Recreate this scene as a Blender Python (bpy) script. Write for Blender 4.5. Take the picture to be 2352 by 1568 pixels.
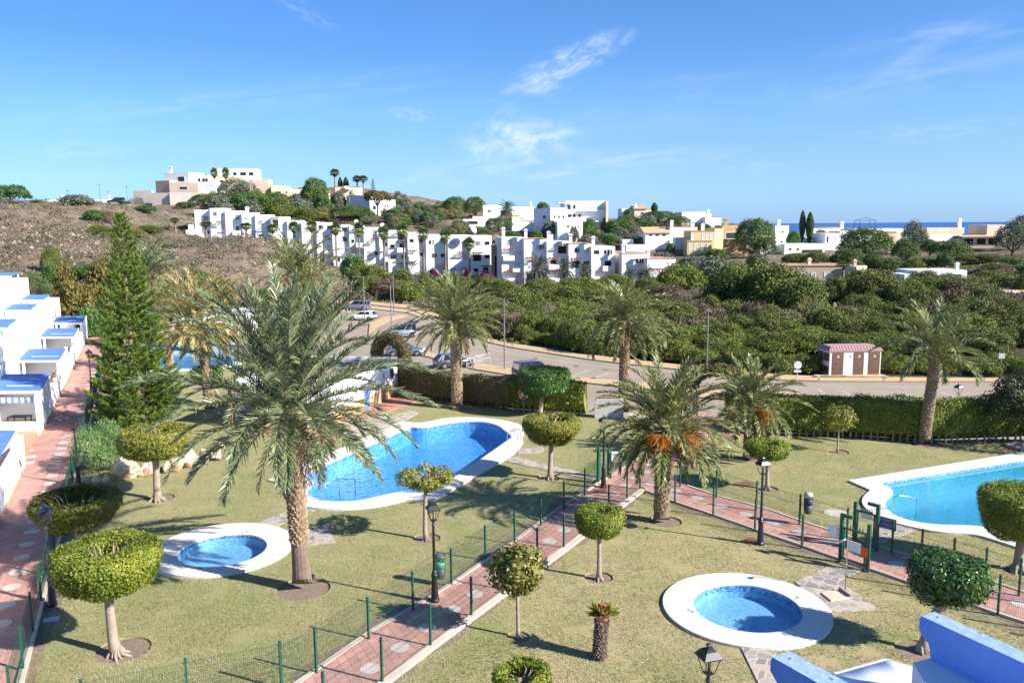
import bpy, bmesh, math, random
import numpy as np
from mathutils import Vector, Matrix
from mathutils.geometry import tessellate_polygon
S = bpy.context.scene
for o in list(bpy.data.objects): bpy.data.objects.remove(o)
COL = S.collection
rad = math.radians
rng = np.random.default_rng(7)
random.seed(7)

# ------------------------------------------------------------------ camera
FPX, CX, CY, HCAM, ROLL = 1898.0, 1176.0, 784.0, 13.5, 0.0073   # photo measured on a 2352 px wide copy
PITCH = math.atan(268.3 / FPX)
_r0 = np.array([1, 0, 0.]); _u0 = np.array([0, math.sin(PITCH), math.cos(PITCH)]); FW = np.array([0, math.cos(PITCH), -math.sin(PITCH)])
RT = math.cos(ROLL) * _r0 - math.sin(ROLL) * _u0
UP = math.sin(ROLL) * _r0 + math.cos(ROLL) * _u0
CAM = np.array([0, 0, HCAM])
cd = bpy.data.cameras.new('camera'); cam = bpy.data.objects.new('camera', cd); COL.objects.link(cam)
cd.sensor_width = 36.0; cd.lens = 36.0 * FPX / 2352.0; cd.clip_start = 0.1; cd.clip_end = 80000
cam.matrix_world = Matrix(((RT[0], UP[0], -FW[0], 0), (RT[1], UP[1], -FW[1], 0), (RT[2], UP[2], -FW[2], HCAM), (0, 0, 0, 1)))
S.camera = cam

# ------------------------------------------------------------------ sun and sky
SUN_EL, SUN_AZ = rad(32.0), math.atan2(-0.405, 0.915)      # from the right, a little behind the camera
SUNV = Vector((math.cos(SUN_EL) * math.cos(SUN_AZ), math.cos(SUN_EL) * math.sin(SUN_AZ), math.sin(SUN_EL)))
sd = bpy.data.lights.new('sun', 'SUN'); sd.energy = 4.75; sd.angle = rad(0.53); sd.color = (1.0, 0.955, 0.88)
so = bpy.data.objects.new('sun', sd); COL.objects.link(so); so.rotation_euler = SUNV.to_track_quat('Z', 'Y').to_euler()
S.view_settings.view_transform = 'Standard'; S.view_settings.look = 'None'
S.view_settings.exposure = 1.22; S.view_settings.gamma = 1.0; S.view_settings.use_curve_mapping = False
W = bpy.data.worlds.new('World'); S.world = W; W.use_nodes = True
W.cycles.sampling_method = 'MANUAL'; W.cycles.sample_map_resolution = 512
wn, wl = W.node_tree.nodes, W.node_tree.links
wn.clear()

def build_sky():
    out = wn.new('ShaderNodeOutputWorld'); bg = wn.new('ShaderNodeBackground'); bg.inputs[1].default_value = 0.082
    sky = wn.new('ShaderNodeTexSky'); sky.sky_type = 'NISHITA'; sky.sun_disc = False
    sky.sun_elevation = SUN_EL; sky.sun_rotation = math.pi / 2 - SUN_AZ
    sky.altitude = 0; sky.air_density = 1.0; sky.dust_density = 0.1; sky.ozone_density = 2.5
    hs = wn.new('ShaderNodeMix'); hs.data_type = 'RGBA'; hs.blend_type = 'MULTIPLY'; hs.inputs[0].default_value = 1.0
    wl.new(sky.outputs[0], hs.inputs[6]); 
    tn = wn.new('ShaderNodeTexCoord'); sz = wn.new('ShaderNodeSeparateXYZ'); wl.new(tn.outputs['Generated'], sz.inputs[0])
    tr = wn.new('ShaderNodeValToRGB'); te = tr.color_ramp.elements; 
    while len(te) < 7: te.new(.5)
    for e, (ps, c) in zip(te, [(0, (.31, .53, 1.18)), (.035, (.40, .595, 1.02)), (.08, (.455, .64, .93)), (.13, (.475, .685, .92)), (.20, (.39, .63, .97)), (.45, (.45, .72, 1.02)), (.8, (.55, .78, 1.02))]): e.position = ps; e.color = (*c, 1)
    xr = wn.new('ShaderNodeMapRange'); xr.inputs[1].default_value = -.6; xr.inputs[2].default_value = .1; wl.new(sz.outputs[0], xr.inputs[0])
    xm = wn.new('ShaderNodeMix'); xm.data_type = 'RGBA'; wl.new(xr.outputs[0], xm.inputs[0]); xm.inputs[6].default_value = (.80, .86, .97, 1); xm.inputs[7].default_value = (1, 1, 1, 1)
    xx = wn.new('ShaderNodeMix'); xx.data_type = 'RGBA'; xx.blend_type = 'MULTIPLY'; xx.inputs[0].default_value = 1; wl.new(tr.outputs[0], xx.inputs[6]); wl.new(xm.outputs[2], xx.inputs[7])
    wl.new(sz.outputs[2], tr.inputs[0]); wl.new(xx.outputs[2], hs.inputs[7])
    # thin high cirrus: masks in sky directions broken up by stretched noise
    geo = wn.new('ShaderNodeTexCoord'); dirv = geo.outputs['Generated']
    col = hs.outputs[2]
    def math_(op, a, b=None, c=None):
        n = wn.new('ShaderNodeMath'); n.operation = op
        for i, v in enumerate((a, b, c)):
            if v is None: continue
            if isinstance(v, (int, float)): n.inputs[i].default_value = v
            else: wl.new(v, n.inputs[i])
        return n.outputs[0]
    def vdot(v):
        n = wn.new('ShaderNodeVectorMath'); n.operation = 'DOT_PRODUCT'; wl.new(dirv, n.inputs[0]); n.inputs[1].default_value = v
        return n.outputs['Value']
    def cloud(px, py, ang, L, Wd, amt, seed, stretch=3.0, lo=0.42, det=4.0):
        d = FW + RT * (px - CX) / FPX + UP * (CY - py) / FPX; d /= np.linalg.norm(d)
        e1 = RT * math.cos(ang) + UP * math.sin(ang); e1 -= d * (e1 @ d); e1 /= np.linalg.norm(e1)
        e2 = np.cross(d, e1)
        a = vdot(tuple(e1)); b = vdot(tuple(e2)); f = vdot(tuple(d))
        u = math_('DIVIDE', a, f); v = math_('DIVIDE', b, f)
        cv = wn.new('ShaderNodeCombineXYZ'); wl.new(math_('MULTIPLY', u, 1.0 / stretch), cv.inputs[0]); wl.new(v, cv.inputs[1]); cv.inputs[2].default_value = seed
        nz = wn.new('ShaderNodeTexNoise'); nz.inputs['Scale'].default_value = 1.5 / Wd; nz.inputs['Detail'].default_value = det
        nz.inputs['Roughness'].default_value = 0.62; nz.inputs['Distortion'].default_value = 0.5
        wl.new(cv.outputs[0], nz.inputs['Vector'])
        uu = math_('DIVIDE', u, L); vv = math_('DIVIDE', v, Wd)
        r2 = math_('ADD', math_('MULTIPLY', uu, uu), math_('MULTIPLY', vv, vv))
        env = math_('MAXIMUM', math_('SUBTRACT', 1.0, r2), 0.0)
        env = math_('MULTIPLY', env, math_('GREATER_THAN', f, 0.0))
        m = wn.new('ShaderNodeMapRange'); m.interpolation_type = 'SMOOTHSTEP'
        m.inputs[1].default_value = lo - .03; m.inputs[2].default_value = 0.92; wl.new(nz.outputs[0], m.inputs[0])
        return math_('MULTIPLY', math_('MULTIPLY', m.outputs[0], env), amt)
    tot = None
    for c in [(1310, 140, rad(24), .085, .022, 1.0, 1.0, 2.2, .34), (1225, 205, rad(12), .06, .018, .55, 1.7, 2.5, .36),
              (1190, 325, rad(2), .085, .030, 1.15, 3.1, 1.6, .32), (1150, 285, rad(50), .03, .015, .6, 3.9, 2., .36),
              (945, 262, rad(-8), .03, .010, .5, 5.3, 2., .36), (1260, 385, rad(4), .26, .022, .55, 7.7, 5., .40),
              (2180, 110, rad(16), .22, .045, .36, 9.4, 4., .42), (500, 235, rad(7), .36, .022, .24, 12.2, 6., .40),
              (1700, 215, rad(8), .30, .040, .24, 14.6, 5., .42), (180, 350, rad(3), .06, .014, .35, 17.3, 3., .38),
              (2130, 305, rad(6), .13, .014, .25, 19.9, 4., .40), (1725, 388, rad(2), .05, .010, .28, 22.2, 3., .40),
              (680, 15, rad(-30), .06, .012, .25, 25.0, 3., .40), (120, 380, rad(0), .4, .05, .14, 27.0, 5., .36)]:
        k = cloud(*c); tot = k if tot is None else math_('ADD', tot, k)
    tot = math_('MINIMUM', tot, 0.8)
    mx = wn.new('ShaderNodeMix'); mx.data_type = 'RGBA'; wl.new(tot, mx.inputs[0]); wl.new(col, mx.inputs[6]); mx.inputs[7].default_value = (4.9, 5.5, 6.1, 1)
    wl.new(mx.outputs[2], bg.inputs[0]); wl.new(bg.outputs[0], out.inputs[0])
build_sky()

# ------------------------------------------------------------------ pixel helpers (measured points -> places in the world)
def ray(x, y): return FW + RT * (x - CX) / FPX + UP * (CY - y) / FPX
def G(x, y, z=0.0):
    d = ray(x, y); t = (z - HCAM) / d[2]; return CAM + d * t
def AT(x, y, Y):
    d = ray(x, y); return CAM + d * (Y / d[1])
def PX(p):
    v = np.asarray(p, float) - CAM; w = v @ FW
    return CX + FPX * (v @ RT) / w, CY - FPX * (v @ UP) / w, w
def ZAT(b, y):                       # height above b (straight up) that shows at row y
    lo, hi = -10.0, 80.0; b = np.asarray(b, float)
    for _ in range(50):
        m = (lo + hi) / 2
        if PX(b + np.array([0, 0, m]))[1] > y: lo = m
        else: hi = m
    return lo

# ------------------------------------------------------------------ objects
def tag(o, label=None, cat=None, group=None, kind=None):
    if label: o['label'] = label
    if cat: o['category'] = cat
    if group: o['group'] = group
    if kind: o['kind'] = kind
    return o
def thing(name, label, cat, loc=(0, 0, 0), rz=0.0, group=None):
    o = bpy.data.objects.new(name, None); COL.objects.link(o); o.empty_display_size = 0.3
    o.location = [float(v) for v in loc]; o.rotation_euler = (0, 0, rz)
    return tag(o, label, cat, group)
def dup(root, loc, rz=0.0, label=None, scale=None, group=None):
    def cp(o, par):
        c = o.copy(); COL.objects.link(c); c.parent = par
        for k in o.children: cp(k, c)
        return c
    r = cp(root, None); r.location = [float(v) for v in loc]; r.rotation_euler = (0, 0, rz)
    if scale is not None: r.scale = (scale,) * 3 if isinstance(scale, (int, float)) else scale
    if label: r['label'] = label
    if group: r['group'] = group
    return r

class MB:
    def __init__(s): s.v = []; s.f = []; s.m = []; s.mi = 0
    def add(s, vs, fs):
        n = len(s.v); s.v.extend([tuple(map(float, p)) for p in vs]); s.f.extend([tuple(i + n for i in f) for f in fs]); s.m.extend([s.mi] * len(fs)); return s
    def box(s, c, d, rz=0.0, M=None):
        x, y, z = d[0] / 2, d[1] / 2, d[2] / 2
        P = [(-x, -y, -z), (x, -y, -z), (x, y, -z), (-x, y, -z), (-x, -y, z), (x, -y, z), (x, y, z), (-x, y, z)]
        ca, sa = math.cos(rz), math.sin(rz)
        if M is not None: P = [tuple(M @ Vector(p)) for p in P]
        else: P = [(p[0] * ca - p[1] * sa, p[0] * sa + p[1] * ca, p[2]) for p in P]
        return s.add([(p[0] + c[0], p[1] + c[1], p[2] + c[2]) for p in P], [(0, 3, 2, 1), (4, 5, 6, 7), (0, 1, 5, 4), (1, 2, 6, 5), (2, 3, 7, 6), (3, 0, 4, 7)])
    def prism(s, poly, z0, z1):           # poly: xy points
        n = len(poly)
        if sum(poly[i][0] * poly[(i + 1) % n][1] - poly[(i + 1) % n][0] * poly[i][1] for i in range(n)) < 0: poly = poly[::-1]
        a = [(p[0], p[1], z0) for p in poly]; b = [(p[0], p[1], z1) for p in poly]
        fs = [(i, (i + 1) % n, n + (i + 1) % n, n + i) for i in range(n)]
        tri = tessellate_polygon([[Vector((p[0], p[1], 0)) for p in poly]])
        for t in tri:
            t = tuple(t)
            A = [poly[i] for i in t]
            if (A[1][0] - A[0][0]) * (A[2][1] - A[0][1]) - (A[2][0] - A[0][0]) * (A[1][1] - A[0][1]) < 0: t = t[::-1]
            fs.append(tuple(i + n for i in t)); fs.append(t[::-1])
        return s.add(a + b, fs)
    def cyl(s, p0, p1, r0, r1=None, n=10, caps=True):
        return s.tube([p0, p1], [r0, r0 if r1 is None else r1], n, caps)
    def tube(s, pts, rs, n=8, caps=True):
        pts = [Vector([float(c) for c in p]) for p in pts]; vs = []; fs = []
        if not hasattr(rs, '__len__'): rs = [rs] * len(pts)
        ref = None
        for i, p in enumerate(pts):
            t = (pts[min(i + 1, len(pts) - 1)] - pts[max(i - 1, 0)]).normalized()
            if ref is None: ref = Vector((1, 0, 0)) if abs(t.x) < .9 else Vector((0, 1, 0))
            a = (ref - t * ref.dot(t)).normalized(); b = t.cross(a); ref = a
            for k in range(n):
                q = 2 * math.pi * k / n; vs.append(p + (a * math.cos(q) + b * math.sin(q)) * rs[i])
        for i in range(len(pts) - 1):
            for k in range(n): fs.append((i * n + k, i * n + (k + 1) % n, (i + 1) * n + (k + 1) % n, (i + 1) * n + k))
        if caps: fs.append(tuple(range(n))[::-1]); fs.append(tuple(range((len(pts) - 1) * n, len(pts) * n)))
        return s.add(vs, fs)
    def lathe(s, prof, n=16, c=(0, 0, 0)):   # prof: (r,z)
        vs = []; fs = []
        for r, z in prof:
            for k in range(n):
                q = 2 * math.pi * k / n; vs.append((c[0] + r * math.cos(q), c[1] + r * math.sin(q), c[2] + z))
        for i in range(len(prof) - 1):
            for k in range(n): fs.append((i * n + k, i * n + (k + 1) % n, (i + 1) * n + (k + 1) % n, (i + 1) * n + k))
        fs.append(tuple(range(n))[::-1]); fs.append(tuple(range((len(prof) - 1) * n, len(prof) * n)))
        return s.add(vs, fs)
    def quad(s, a, b, c, d): return s.add([a, b, c, d], [(0, 1, 2, 3)])
    def build(s, name, mats, parent=None, smooth=False, bevel=0.0):
        me = bpy.data.meshes.new(name); me.from_pydata(s.v, [], s.f)
        if not isinstance(mats, (list, tuple)): mats = [mats]
        for m in mats: me.materials.append(m)
        if len(mats) > 1: me.polygons.foreach_set('material_index', s.m)
        if smooth: me.polygons.foreach_set('use_smooth', [True] * len(s.f))
        me.update()
        o = bpy.data.objects.new(name, me); COL.objects.link(o)
        if parent is not None: o.parent = parent
        if bevel:
            b = o.modifiers.new('bevel', 'BEVEL'); b.width = bevel; b.segments = 2; b.limit_method = 'ANGLE'
        return o
def quads_obj(name, V, mat, parent=None, n=4):      # V: (N*n,3) corners of N separate faces
    V = np.asarray(V, np.float32).reshape(-1, 3); N = len(V) // n
    me = bpy.data.meshes.new(name); me.vertices.add(len(V)); me.vertices.foreach_set('co', V.ravel())
    me.loops.add(len(V)); me.loops.foreach_set('vertex_index', np.arange(len(V), dtype=np.int32))
    me.polygons.add(N); me.polygons.foreach_set('loop_start', np.arange(0, len(V), n, dtype=np.int32))
    me.polygons.foreach_set('loop_total', np.full(N, n, np.int32)); me.update(calc_edges=True)
    for m in (mat if isinstance(mat, (list, tuple)) else [mat]): me.materials.append(m)
    o = bpy.data.objects.new(name, me); COL.objects.link(o)
    if parent is not None: o.parent = parent
    return o
def unit(a): return a / (np.linalg.norm(a, axis=-1, keepdims=True) + 1e-9)
def cards(c, size, nrm=None, spread=0.9, aspect=0.5, r=rng, upbias=0.0, var=0.4):
    c = np.asarray(c, float); N = len(c)
    n = unit(r.normal(size=(N, 3)))
    if nrm is not None: n = unit(nrm + n * spread)
    t = r.normal(size=(N, 3)); t[:, 2] += upbias
    d = unit(t - n * np.sum(t * n, 1, keepdims=True)); w = np.cross(n, d)
    s = (np.asarray(size) * (1 + var * (r.random(N) * 2 - 1)))[:, None] * 0.5
    return np.stack([c - d * s, c + w * s * aspect, c + d * s, c - w * s * aspect], 1).reshape(-1, 3)

# ------------------------------------------------------------------ materials
MATS = {}
def nt(name):
    m = bpy.data.materials.new(name); m.use_nodes = True; t = m.node_tree; t.nodes.clear()
    o = t.nodes.new('ShaderNodeOutputMaterial'); return m, t.nodes, t.links, o
def ramp(n, stops):
    r = n.new('ShaderNodeValToRGB'); e = r.color_ramp.elements
    while len(e) < len(stops): e.new(0.5)
    for k, (p, c) in zip(e, stops): k.position = p; k.color = (*c, 1)
    return r
def mat(name, col, rough=0.8, col2=None, scale=4.0, bump=0.0, bscale=None, metal=0.0, spec=0.4, detail=5, c3=None, s3=0.6, coat=0.0):
    """plain surface: colour wandering between col and col2 by noise, and a fine bump"""
    if name in MATS: return MATS[name]
    m, n, l, o = nt(name); b = n.new('ShaderNodeBsdfPrincipled'); l.new(b.outputs[0], o.inputs[0])
    b.inputs['Roughness'].default_value = rough; b.inputs['Metallic'].default_value = metal; b.inputs['Specular IOR Level'].default_value = spec
    b.inputs['Coat Weight'].default_value = coat
    tc = n.new('ShaderNodeTexCoord'); ob = tc.outputs['Object']
    if col2 is None: b.inputs['Base Color'].default_value = (*col, 1)
    else:
        z = n.new('ShaderNodeTexNoise'); z.inputs['Scale'].default_value = scale; z.inputs['Detail'].default_value = detail; l.new(ob, z.inputs['Vector'])
        r = ramp(n, [(0.32, col), (0.68, col2)]); l.new(z.outputs[0], r.inputs[0]); last = r.outputs[0]
        if c3 is not None:
            z2 = n.new('ShaderNodeTexNoise'); z2.inputs['Scale'].default_value = s3; z2.inputs['Detail'].default_value = 4; l.new(ob, z2.inputs['Vector'])
            mr = n.new('ShaderNodeMapRange'); mr.inputs[1].default_value = .45; mr.inputs[2].default_value = .7; l.new(z2.outputs[0], mr.inputs[0])
            mx = n.new('ShaderNodeMix'); mx.data_type = 'RGBA'; l.new(mr.outputs[0], mx.inputs[0]); l.new(last, mx.inputs[6]); mx.inputs[7].default_value = (*c3, 1); last = mx.outputs[2]
        l.new(last, b.inputs['Base Color'])
    if bump:
        z = n.new('ShaderNodeTexNoise'); z.inputs['Scale'].default_value = bscale or scale * 6; z.inputs['Detail'].default_value = 6; l.new(ob, z.inputs['Vector'])
        bp = n.new('ShaderNodeBump'); bp.inputs['Strength'].default_value = bump; bp.inputs['Distance'].default_value = 0.05
        l.new(z.outputs[0], bp.inputs['Height']); l.new(bp.outputs[0], b.inputs['Normal'])
    MATS[name] = m; return m
def leaf(name, c_lo, c_mid, c_hi, trans=0.25, rough=0.55, nscale=0.8, accent=None, acc_amt=0.0, spec=0.3):
    """foliage: each leaf gets its own tone between three, drifting slowly through the crown"""
    if name in MATS: return MATS[name]
    m, n, l, o = nt(name)
    g = n.new('ShaderNodeNewGeometry'); tc = n.new('ShaderNodeTexCoord')
    z = n.new('ShaderNodeTexNoise'); z.inputs['Scale'].default_value = nscale; z.inputs['Detail'].default_value = 3; l.new(tc.outputs['Object'], z.inputs['Vector'])
    a = n.new('ShaderNodeMath'); a.operation = 'MULTIPLY_ADD'; l.new(g.outputs['Random Per Island'], a.inputs[0]); a.inputs[1].default_value = 0.55
    s = n.new('ShaderNodeMath'); s.operation = 'MULTIPLY_ADD'; l.new(z.outputs[0], s.inputs[0]); s.inputs[1].default_value = 1.3; s.inputs[2].default_value = -0.42
    l.new(s.outputs[0], a.inputs[2])
    stops = [(0.1, c_lo), (0.5, c_mid), (0.9, c_hi)]
    r = ramp(n, stops); l.new(a.outputs[0], r.inputs[0]); last = r.outputs[0]
    if accent is not None:
        gt = n.new('ShaderNodeMath'); gt.operation = 'LESS_THAN'; l.new(g.outputs['Random Per Island'], gt.inputs[0]); gt.inputs[1].default_value = acc_amt
        mx = n.new('ShaderNodeMix'); mx.data_type = 'RGBA'; l.new(gt.outputs[0], mx.inputs[0]); l.new(last, mx.inputs[6]); mx.inputs[7].default_value = (*accent, 1); last = mx.outputs[2]
    b = n.new('ShaderNodeBsdfPrincipled'); b.inputs['Roughness'].default_value = rough; b.inputs['Specular IOR Level'].default_value = spec; l.new(last, b.inputs['Base Color'])
    t = n.new('ShaderNodeBsdfTranslucent'); l.new(last, t.inputs[0])
    mx = n.new('ShaderNodeMixShader'); mx.inputs[0].default_value = trans; l.new(b.outputs[0], mx.inputs[1]); l.new(t.outputs[0], mx.inputs[2]); l.new(mx.outputs[0], o.inputs[0])
    MATS[name] = m; return m

WHITE = mat('white_render', (.85, .85, .84), .9, (.80, .80, .79), .5, .15, 14)
WHITE2 = mat('aged_white_render', (.80, .79, .77), .9, (.70, .69, .67), .35, .2, 10)
CREAM = mat('cream_render', (.66, .55, .40), .9, (.60, .49, .35), .3, .2, 10)
SAND = mat('sand_render', (.64, .51, .37), .9, (.58, .46, .33), .3, .2, 10)
OCHRE = mat('ochre_render', (.50, .35, .16), .9, (.45, .31, .14), .3, .2, 10)
PINKISH = mat('salmon_render', (.62, .43, .31), .9, (.56, .38, .27), .3, .2, 10)
ORANGE = mat('orange_plinth', (.62, .36, .18), .9, (.56, .32, .16), .5, .1, 10)
TILE = mat('terracotta_tile', (.47, .27, .16), .85, (.38, .21, .13), 2.5, .4, 8)
GLASS = mat('window_glass', (.02, .025, .03), .08, spec=.6)
SHUT = mat('pale_shutter', (.62, .60, .57), .7, (.55, .54, .52), 3)
DARK = mat('dark_opening', (.03, .028, .026), .8)
BEAM = mat('timber_beam', (.22, .10, .05), .8, (.17, .08, .04), 3)
IRON = mat('black_iron', (.012, .013, .016), .45, spec=.5)
BLUEIRON = mat('navy_iron', (.015, .02, .045), .4, spec=.5)
GREENM = mat('green_enamel', (.012, .085, .055), .4, spec=.5)
STEEL = mat('brushed_steel', (.62, .62, .62), .28, metal=1.0)
GREYM = mat('grey_steel', (.20, .215, .22), .5, (.16, .17, .18), 3, metal=.3)
PALEGREY = mat('pale_grey_paint', (.5, .5, .5), .6)
BARK = mat('pale_bark', (.36, .29, .23), .9, (.26, .20, .155), 5, .5, 30)
BARK2 = mat('dark_bark', (.12, .085, .06), .95, (.08, .055, .04), 5, .5, 30)
PBARK = mat('palm_bark', (.22, .165, .125), .95, (.13, .09, .065), 7, .6, 40, c3=(.27, .2, .15), s3=1.3)
PBOOT = mat('palm_boot', (.40, .29, .18), .9, (.24, .16, .10), 9, .4, 40)
ROCK = mat('limestone', (.60, .52, .40), .95, (.40, .32, .23), 2.6, .9, 7, c3=(.44, .25, .12), s3=1.1)
SOIL = mat('tree_soil', (.25, .19, .14), 1.0, (.17, .125, .095), 6, .6, 30)
COPING = mat('pool_coping', (.60, .575, .535), .85, (.53, .50, .455), 1.2, .12, 25, c3=(.56, .515, .46), s3=.5)
BLUE = mat('blue_slat_paint', (.12, .25, .60), .6, (.10, .21, .53), 1.5, .1)
WPAINT = mat('white_paint', (.80, .80, .80), .5)
RED = mat('red_plastic', (.55, .06, .03), .45)
TERRA = mat('terracotta_pot', (.50, .22, .12), .85, (.42, .18, .10), 6)
# ------------------------------------------------------------------ terrain
def inpoly(px, py, poly):
    px = np.asarray(px); py = np.asarray(py); r = np.zeros(px.shape, bool); n = len(poly)
    for i in range(n):
        x1, y1 = poly[i][:2]; x2, y2 = poly[(i + 1) % n][:2]
        c = ((y1 > py) != (y2 > py)); xi = (x2 - x1) * (py - y1) / ((y2 - y1) if y2 != y1 else 1e-9) + x1
        r ^= c & (px < xi)
    return r
ZR = -1.0                                    # level of the car park
SLAB = [(45, 8), (45, 49.6), (36, 50.2), (25.7, 50.2), (21.6, 51.7), (16.3, 52.4), (14.2, 53.1), (5.0, 58.2), (-0.07, 60.0), (-7.0, 64.5),
        (-9.3, 67.6), (-13, 70), (-19.6, 80.5), (-23.5, 90), (-29, 112), (-62, 122), (-75, 110), (-75, 30), (-45, 8)]
ROADPX = [(560, 712), (680, 692), (758, 690), (850, 694), (948, 702), (1000, 722), (1070, 759), (1125, 780), (1176, 791), (1260, 802), (1351, 816), (1460, 829), (1576, 841), (1680, 852), (1789, 861), (1900, 865), (2046, 867), (2259, 870), (2900, 875)]
ROADFAR = [G(x, y, ZR)[:2] for x, y in ROADPX]
ROADNEAR = [(60, 50.5), (36, 50.8), (25.7, 50.9), (21.6, 52.3), (16.3, 53.0), (14.2, 53.7), (5.2, 58.9), (-0.07, 60.6), (-6.8, 65.1), (-8.9, 68), (-12.6, 70.4), (-19.1, 80.8), (-23, 90.2), (-28.5, 112.4)]
ROADPOLY = [tuple(p) for p in ROADFAR] + ROADNEAR
TP = []                                      # (px, py, depth Y) seen ground points
def tp(*pts):
    for x, y, Y in pts: TP.append(tuple(AT(x, y, Y)))
for p in ROADFAR: TP.append((p[0], p[1], ZR - .05))
for p in ROADNEAR: TP.append((p[0], p[1], ZR - .05))
for p in [(0, 90), (-10, 100), (-20, 130), (10, 75), (25, 65), (45, 60), (-30, 150), (-40, 125), (-62, 122), (-80, 110), (-85, 60), (60, 48)]: TP.append((p[0], p[1], ZR - .05))
tp((-300, 480, 185), (0, 484, 190), (60, 482, 195), (100, 484, 200), (180, 480, 205), (270, 474, 215), (310, 470, 225), (400, 492, 245), (445, 510, 262),
   (-300, 560, 150), (0, 540, 160), (90, 560, 155), (180, 560, 160), (270, 560, 170), (330, 560, 190), (0, 610, 135), (120, 650, 130), (230, 650, 135), (350, 620, 150), (390, 570, 190),
   (430, 549, 194), (500, 545, 190), (580, 543, 186), (640, 564, 180), (700, 595, 174), (760, 622, 168), (560, 610, 160), (450, 610, 155), (650, 650, 158), (760, 662, 164), (330, 690, 132),
   (-300, 520, 300), (0, 520, 320), (200, 515, 320),
   # apartment terraces
   (430, 545, 217), (520, 560, 216), (600, 585, 214), (700, 604, 212), (800, 618, 211), (900, 626, 209), (1000, 630, 207), (1130, 632, 205), (1160, 648, 192), (1300, 648, 189), (1410, 646, 186), (1480, 650, 184), (1550, 640, 186),
   # slope between car park and apartments
   (800, 668, 178), (900, 680, 172), (1000, 690, 160), (1100, 690, 155), (1200, 690, 150), (1300, 690, 145), (1400, 680, 150), (1500, 675, 150), (1600, 670, 155),
   (1200, 770, 108), (1300, 780, 105), (1400, 770, 112), (1500, 780, 110), (1600, 760, 115), (1700, 740, 120), (1800, 780, 100), (1850, 700, 125), (1950, 760, 105), (2100, 760, 103), (2250, 760, 100), (2352, 740, 102), (2500, 740, 100),
   (1700, 660, 150), (1900, 650, 145), (2100, 655, 140), (2250, 660, 130), (2400, 660, 125), (2600, 660, 125),
   # middle slope behind the apartments
   (450, 512, 268), (520, 500, 284), (650, 505, 280), (720, 510, 272), (330, 471, 306), (391, 471, 306), (476, 470, 305), (820, 515, 270), (900, 520, 262), (1000, 530, 255), (1100, 535, 250), (1180, 545, 245), (1290, 560, 232), (1400, 545, 240), (1480, 570, 225), (1550, 590, 212), (1600, 590, 205),
   (1680, 590, 200), (1750, 590, 198), (1850, 588, 200), (1950, 600, 190), (2050, 610, 180), (2150, 600, 180), (2300, 590, 175), (2400, 590, 170), (1850, 640, 160), (2000, 630, 165), (2200, 635, 150),
   # ridge
   (310, 476, 305), (380, 446, 332), (480, 443, 336), (560, 446, 340), (620, 474, 326), (690, 476, 320), (640, 440, 356), (700, 430, 350), (763, 428, 335), (820, 436, 325), (870, 455, 315), (910, 468, 310), (1000, 486, 300), (1060, 492, 300), (1110, 500, 290), (1170, 512, 275),
   (1230, 530, 262), (1310, 535, 255), (1400, 520, 262), (1450, 506, 272), (1550, 505, 280), (1650, 520, 285), (1700, 528, 275), (1800, 540, 265), (1900, 545, 255), (2000, 545, 250), (2100, 546, 245), (2200, 546, 240), (2300, 544, 235), (2450, 540, 230), (2700, 540, 230))
for x, z in ((-240, 4), (-120, 8), (-40, 6), (20, -10), (100, -14), (200, -16), (300, -16)): TP.append((x, 430, z)); TP.append((x * 1.25, 560, z - 22))
TPA = np.array(TP)
def _warp(x, y): return np.stack([np.asarray(x) / np.maximum(np.asarray(y), 30.) * 170.0, np.asarray(y) * 0.8], -1)
_Q = _warp(TPA[:, 0], TPA[:, 1])
_K = np.linalg.norm(_Q[:, None] - _Q[None], axis=-1) + np.eye(len(_Q)) * -1.2
_A = np.block([[_K, np.ones((len(_Q), 1))], [np.ones((1, len(_Q))), np.zeros((1, 1))]])
_w = np.linalg.solve(_A, np.concatenate([TPA[:, 2], [0]]))
_ph = rng.random((40, 3)) * 6.283; _fr = np.exp(rng.uniform(np.log(.025), np.log(.6), 40)); _dr = rng.random(40) * 6.283
def bumps(x, y):
    r = np.zeros(np.shape(x))
    for f, d, p in zip(_fr, _dr, _ph):
        r += np.sin((x * np.cos(d) + y * np.sin(d)) * f * 6.28 + p[0] + 1.5 * np.sin((x * np.sin(d) - y * np.cos(d)) * f * 4 + p[1])) * (.06 / f) ** .72 * .055
    return r
def TZ(x, y):
    x = np.atleast_1d(np.asarray(x, float)); y = np.atleast_1d(np.asarray(y, float)); sh = x.shape
    q = _warp(x.ravel(), y.ravel()); z = np.empty(len(q))
    for i in range(0, len(q), 4000):
        z[i:i + 4000] = np.linalg.norm(q[i:i + 4000, None] - _Q[None], axis=-1) @ _w[:-1] + _w[-1]
    z = z.reshape(sh); road = inpoly(x, y, ROADPOLY) | (y < 62)
    near = np.clip((y - 110) / 60, 0, 1)
    z = np.where(road, ZR - .08, z + bumps(x, y) * near)
    z = np.where(inpoly(x, y, SLAB), -2.6, z)
    return z
def tz(x, y): return float(TZ(x, y)[0])
def on(px, Y, py=560):                       # ground point under image column px at depth Y
    p = AT(px, py, Y); return np.array([p[0], p[1], tz(p[0], p[1])])

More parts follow.
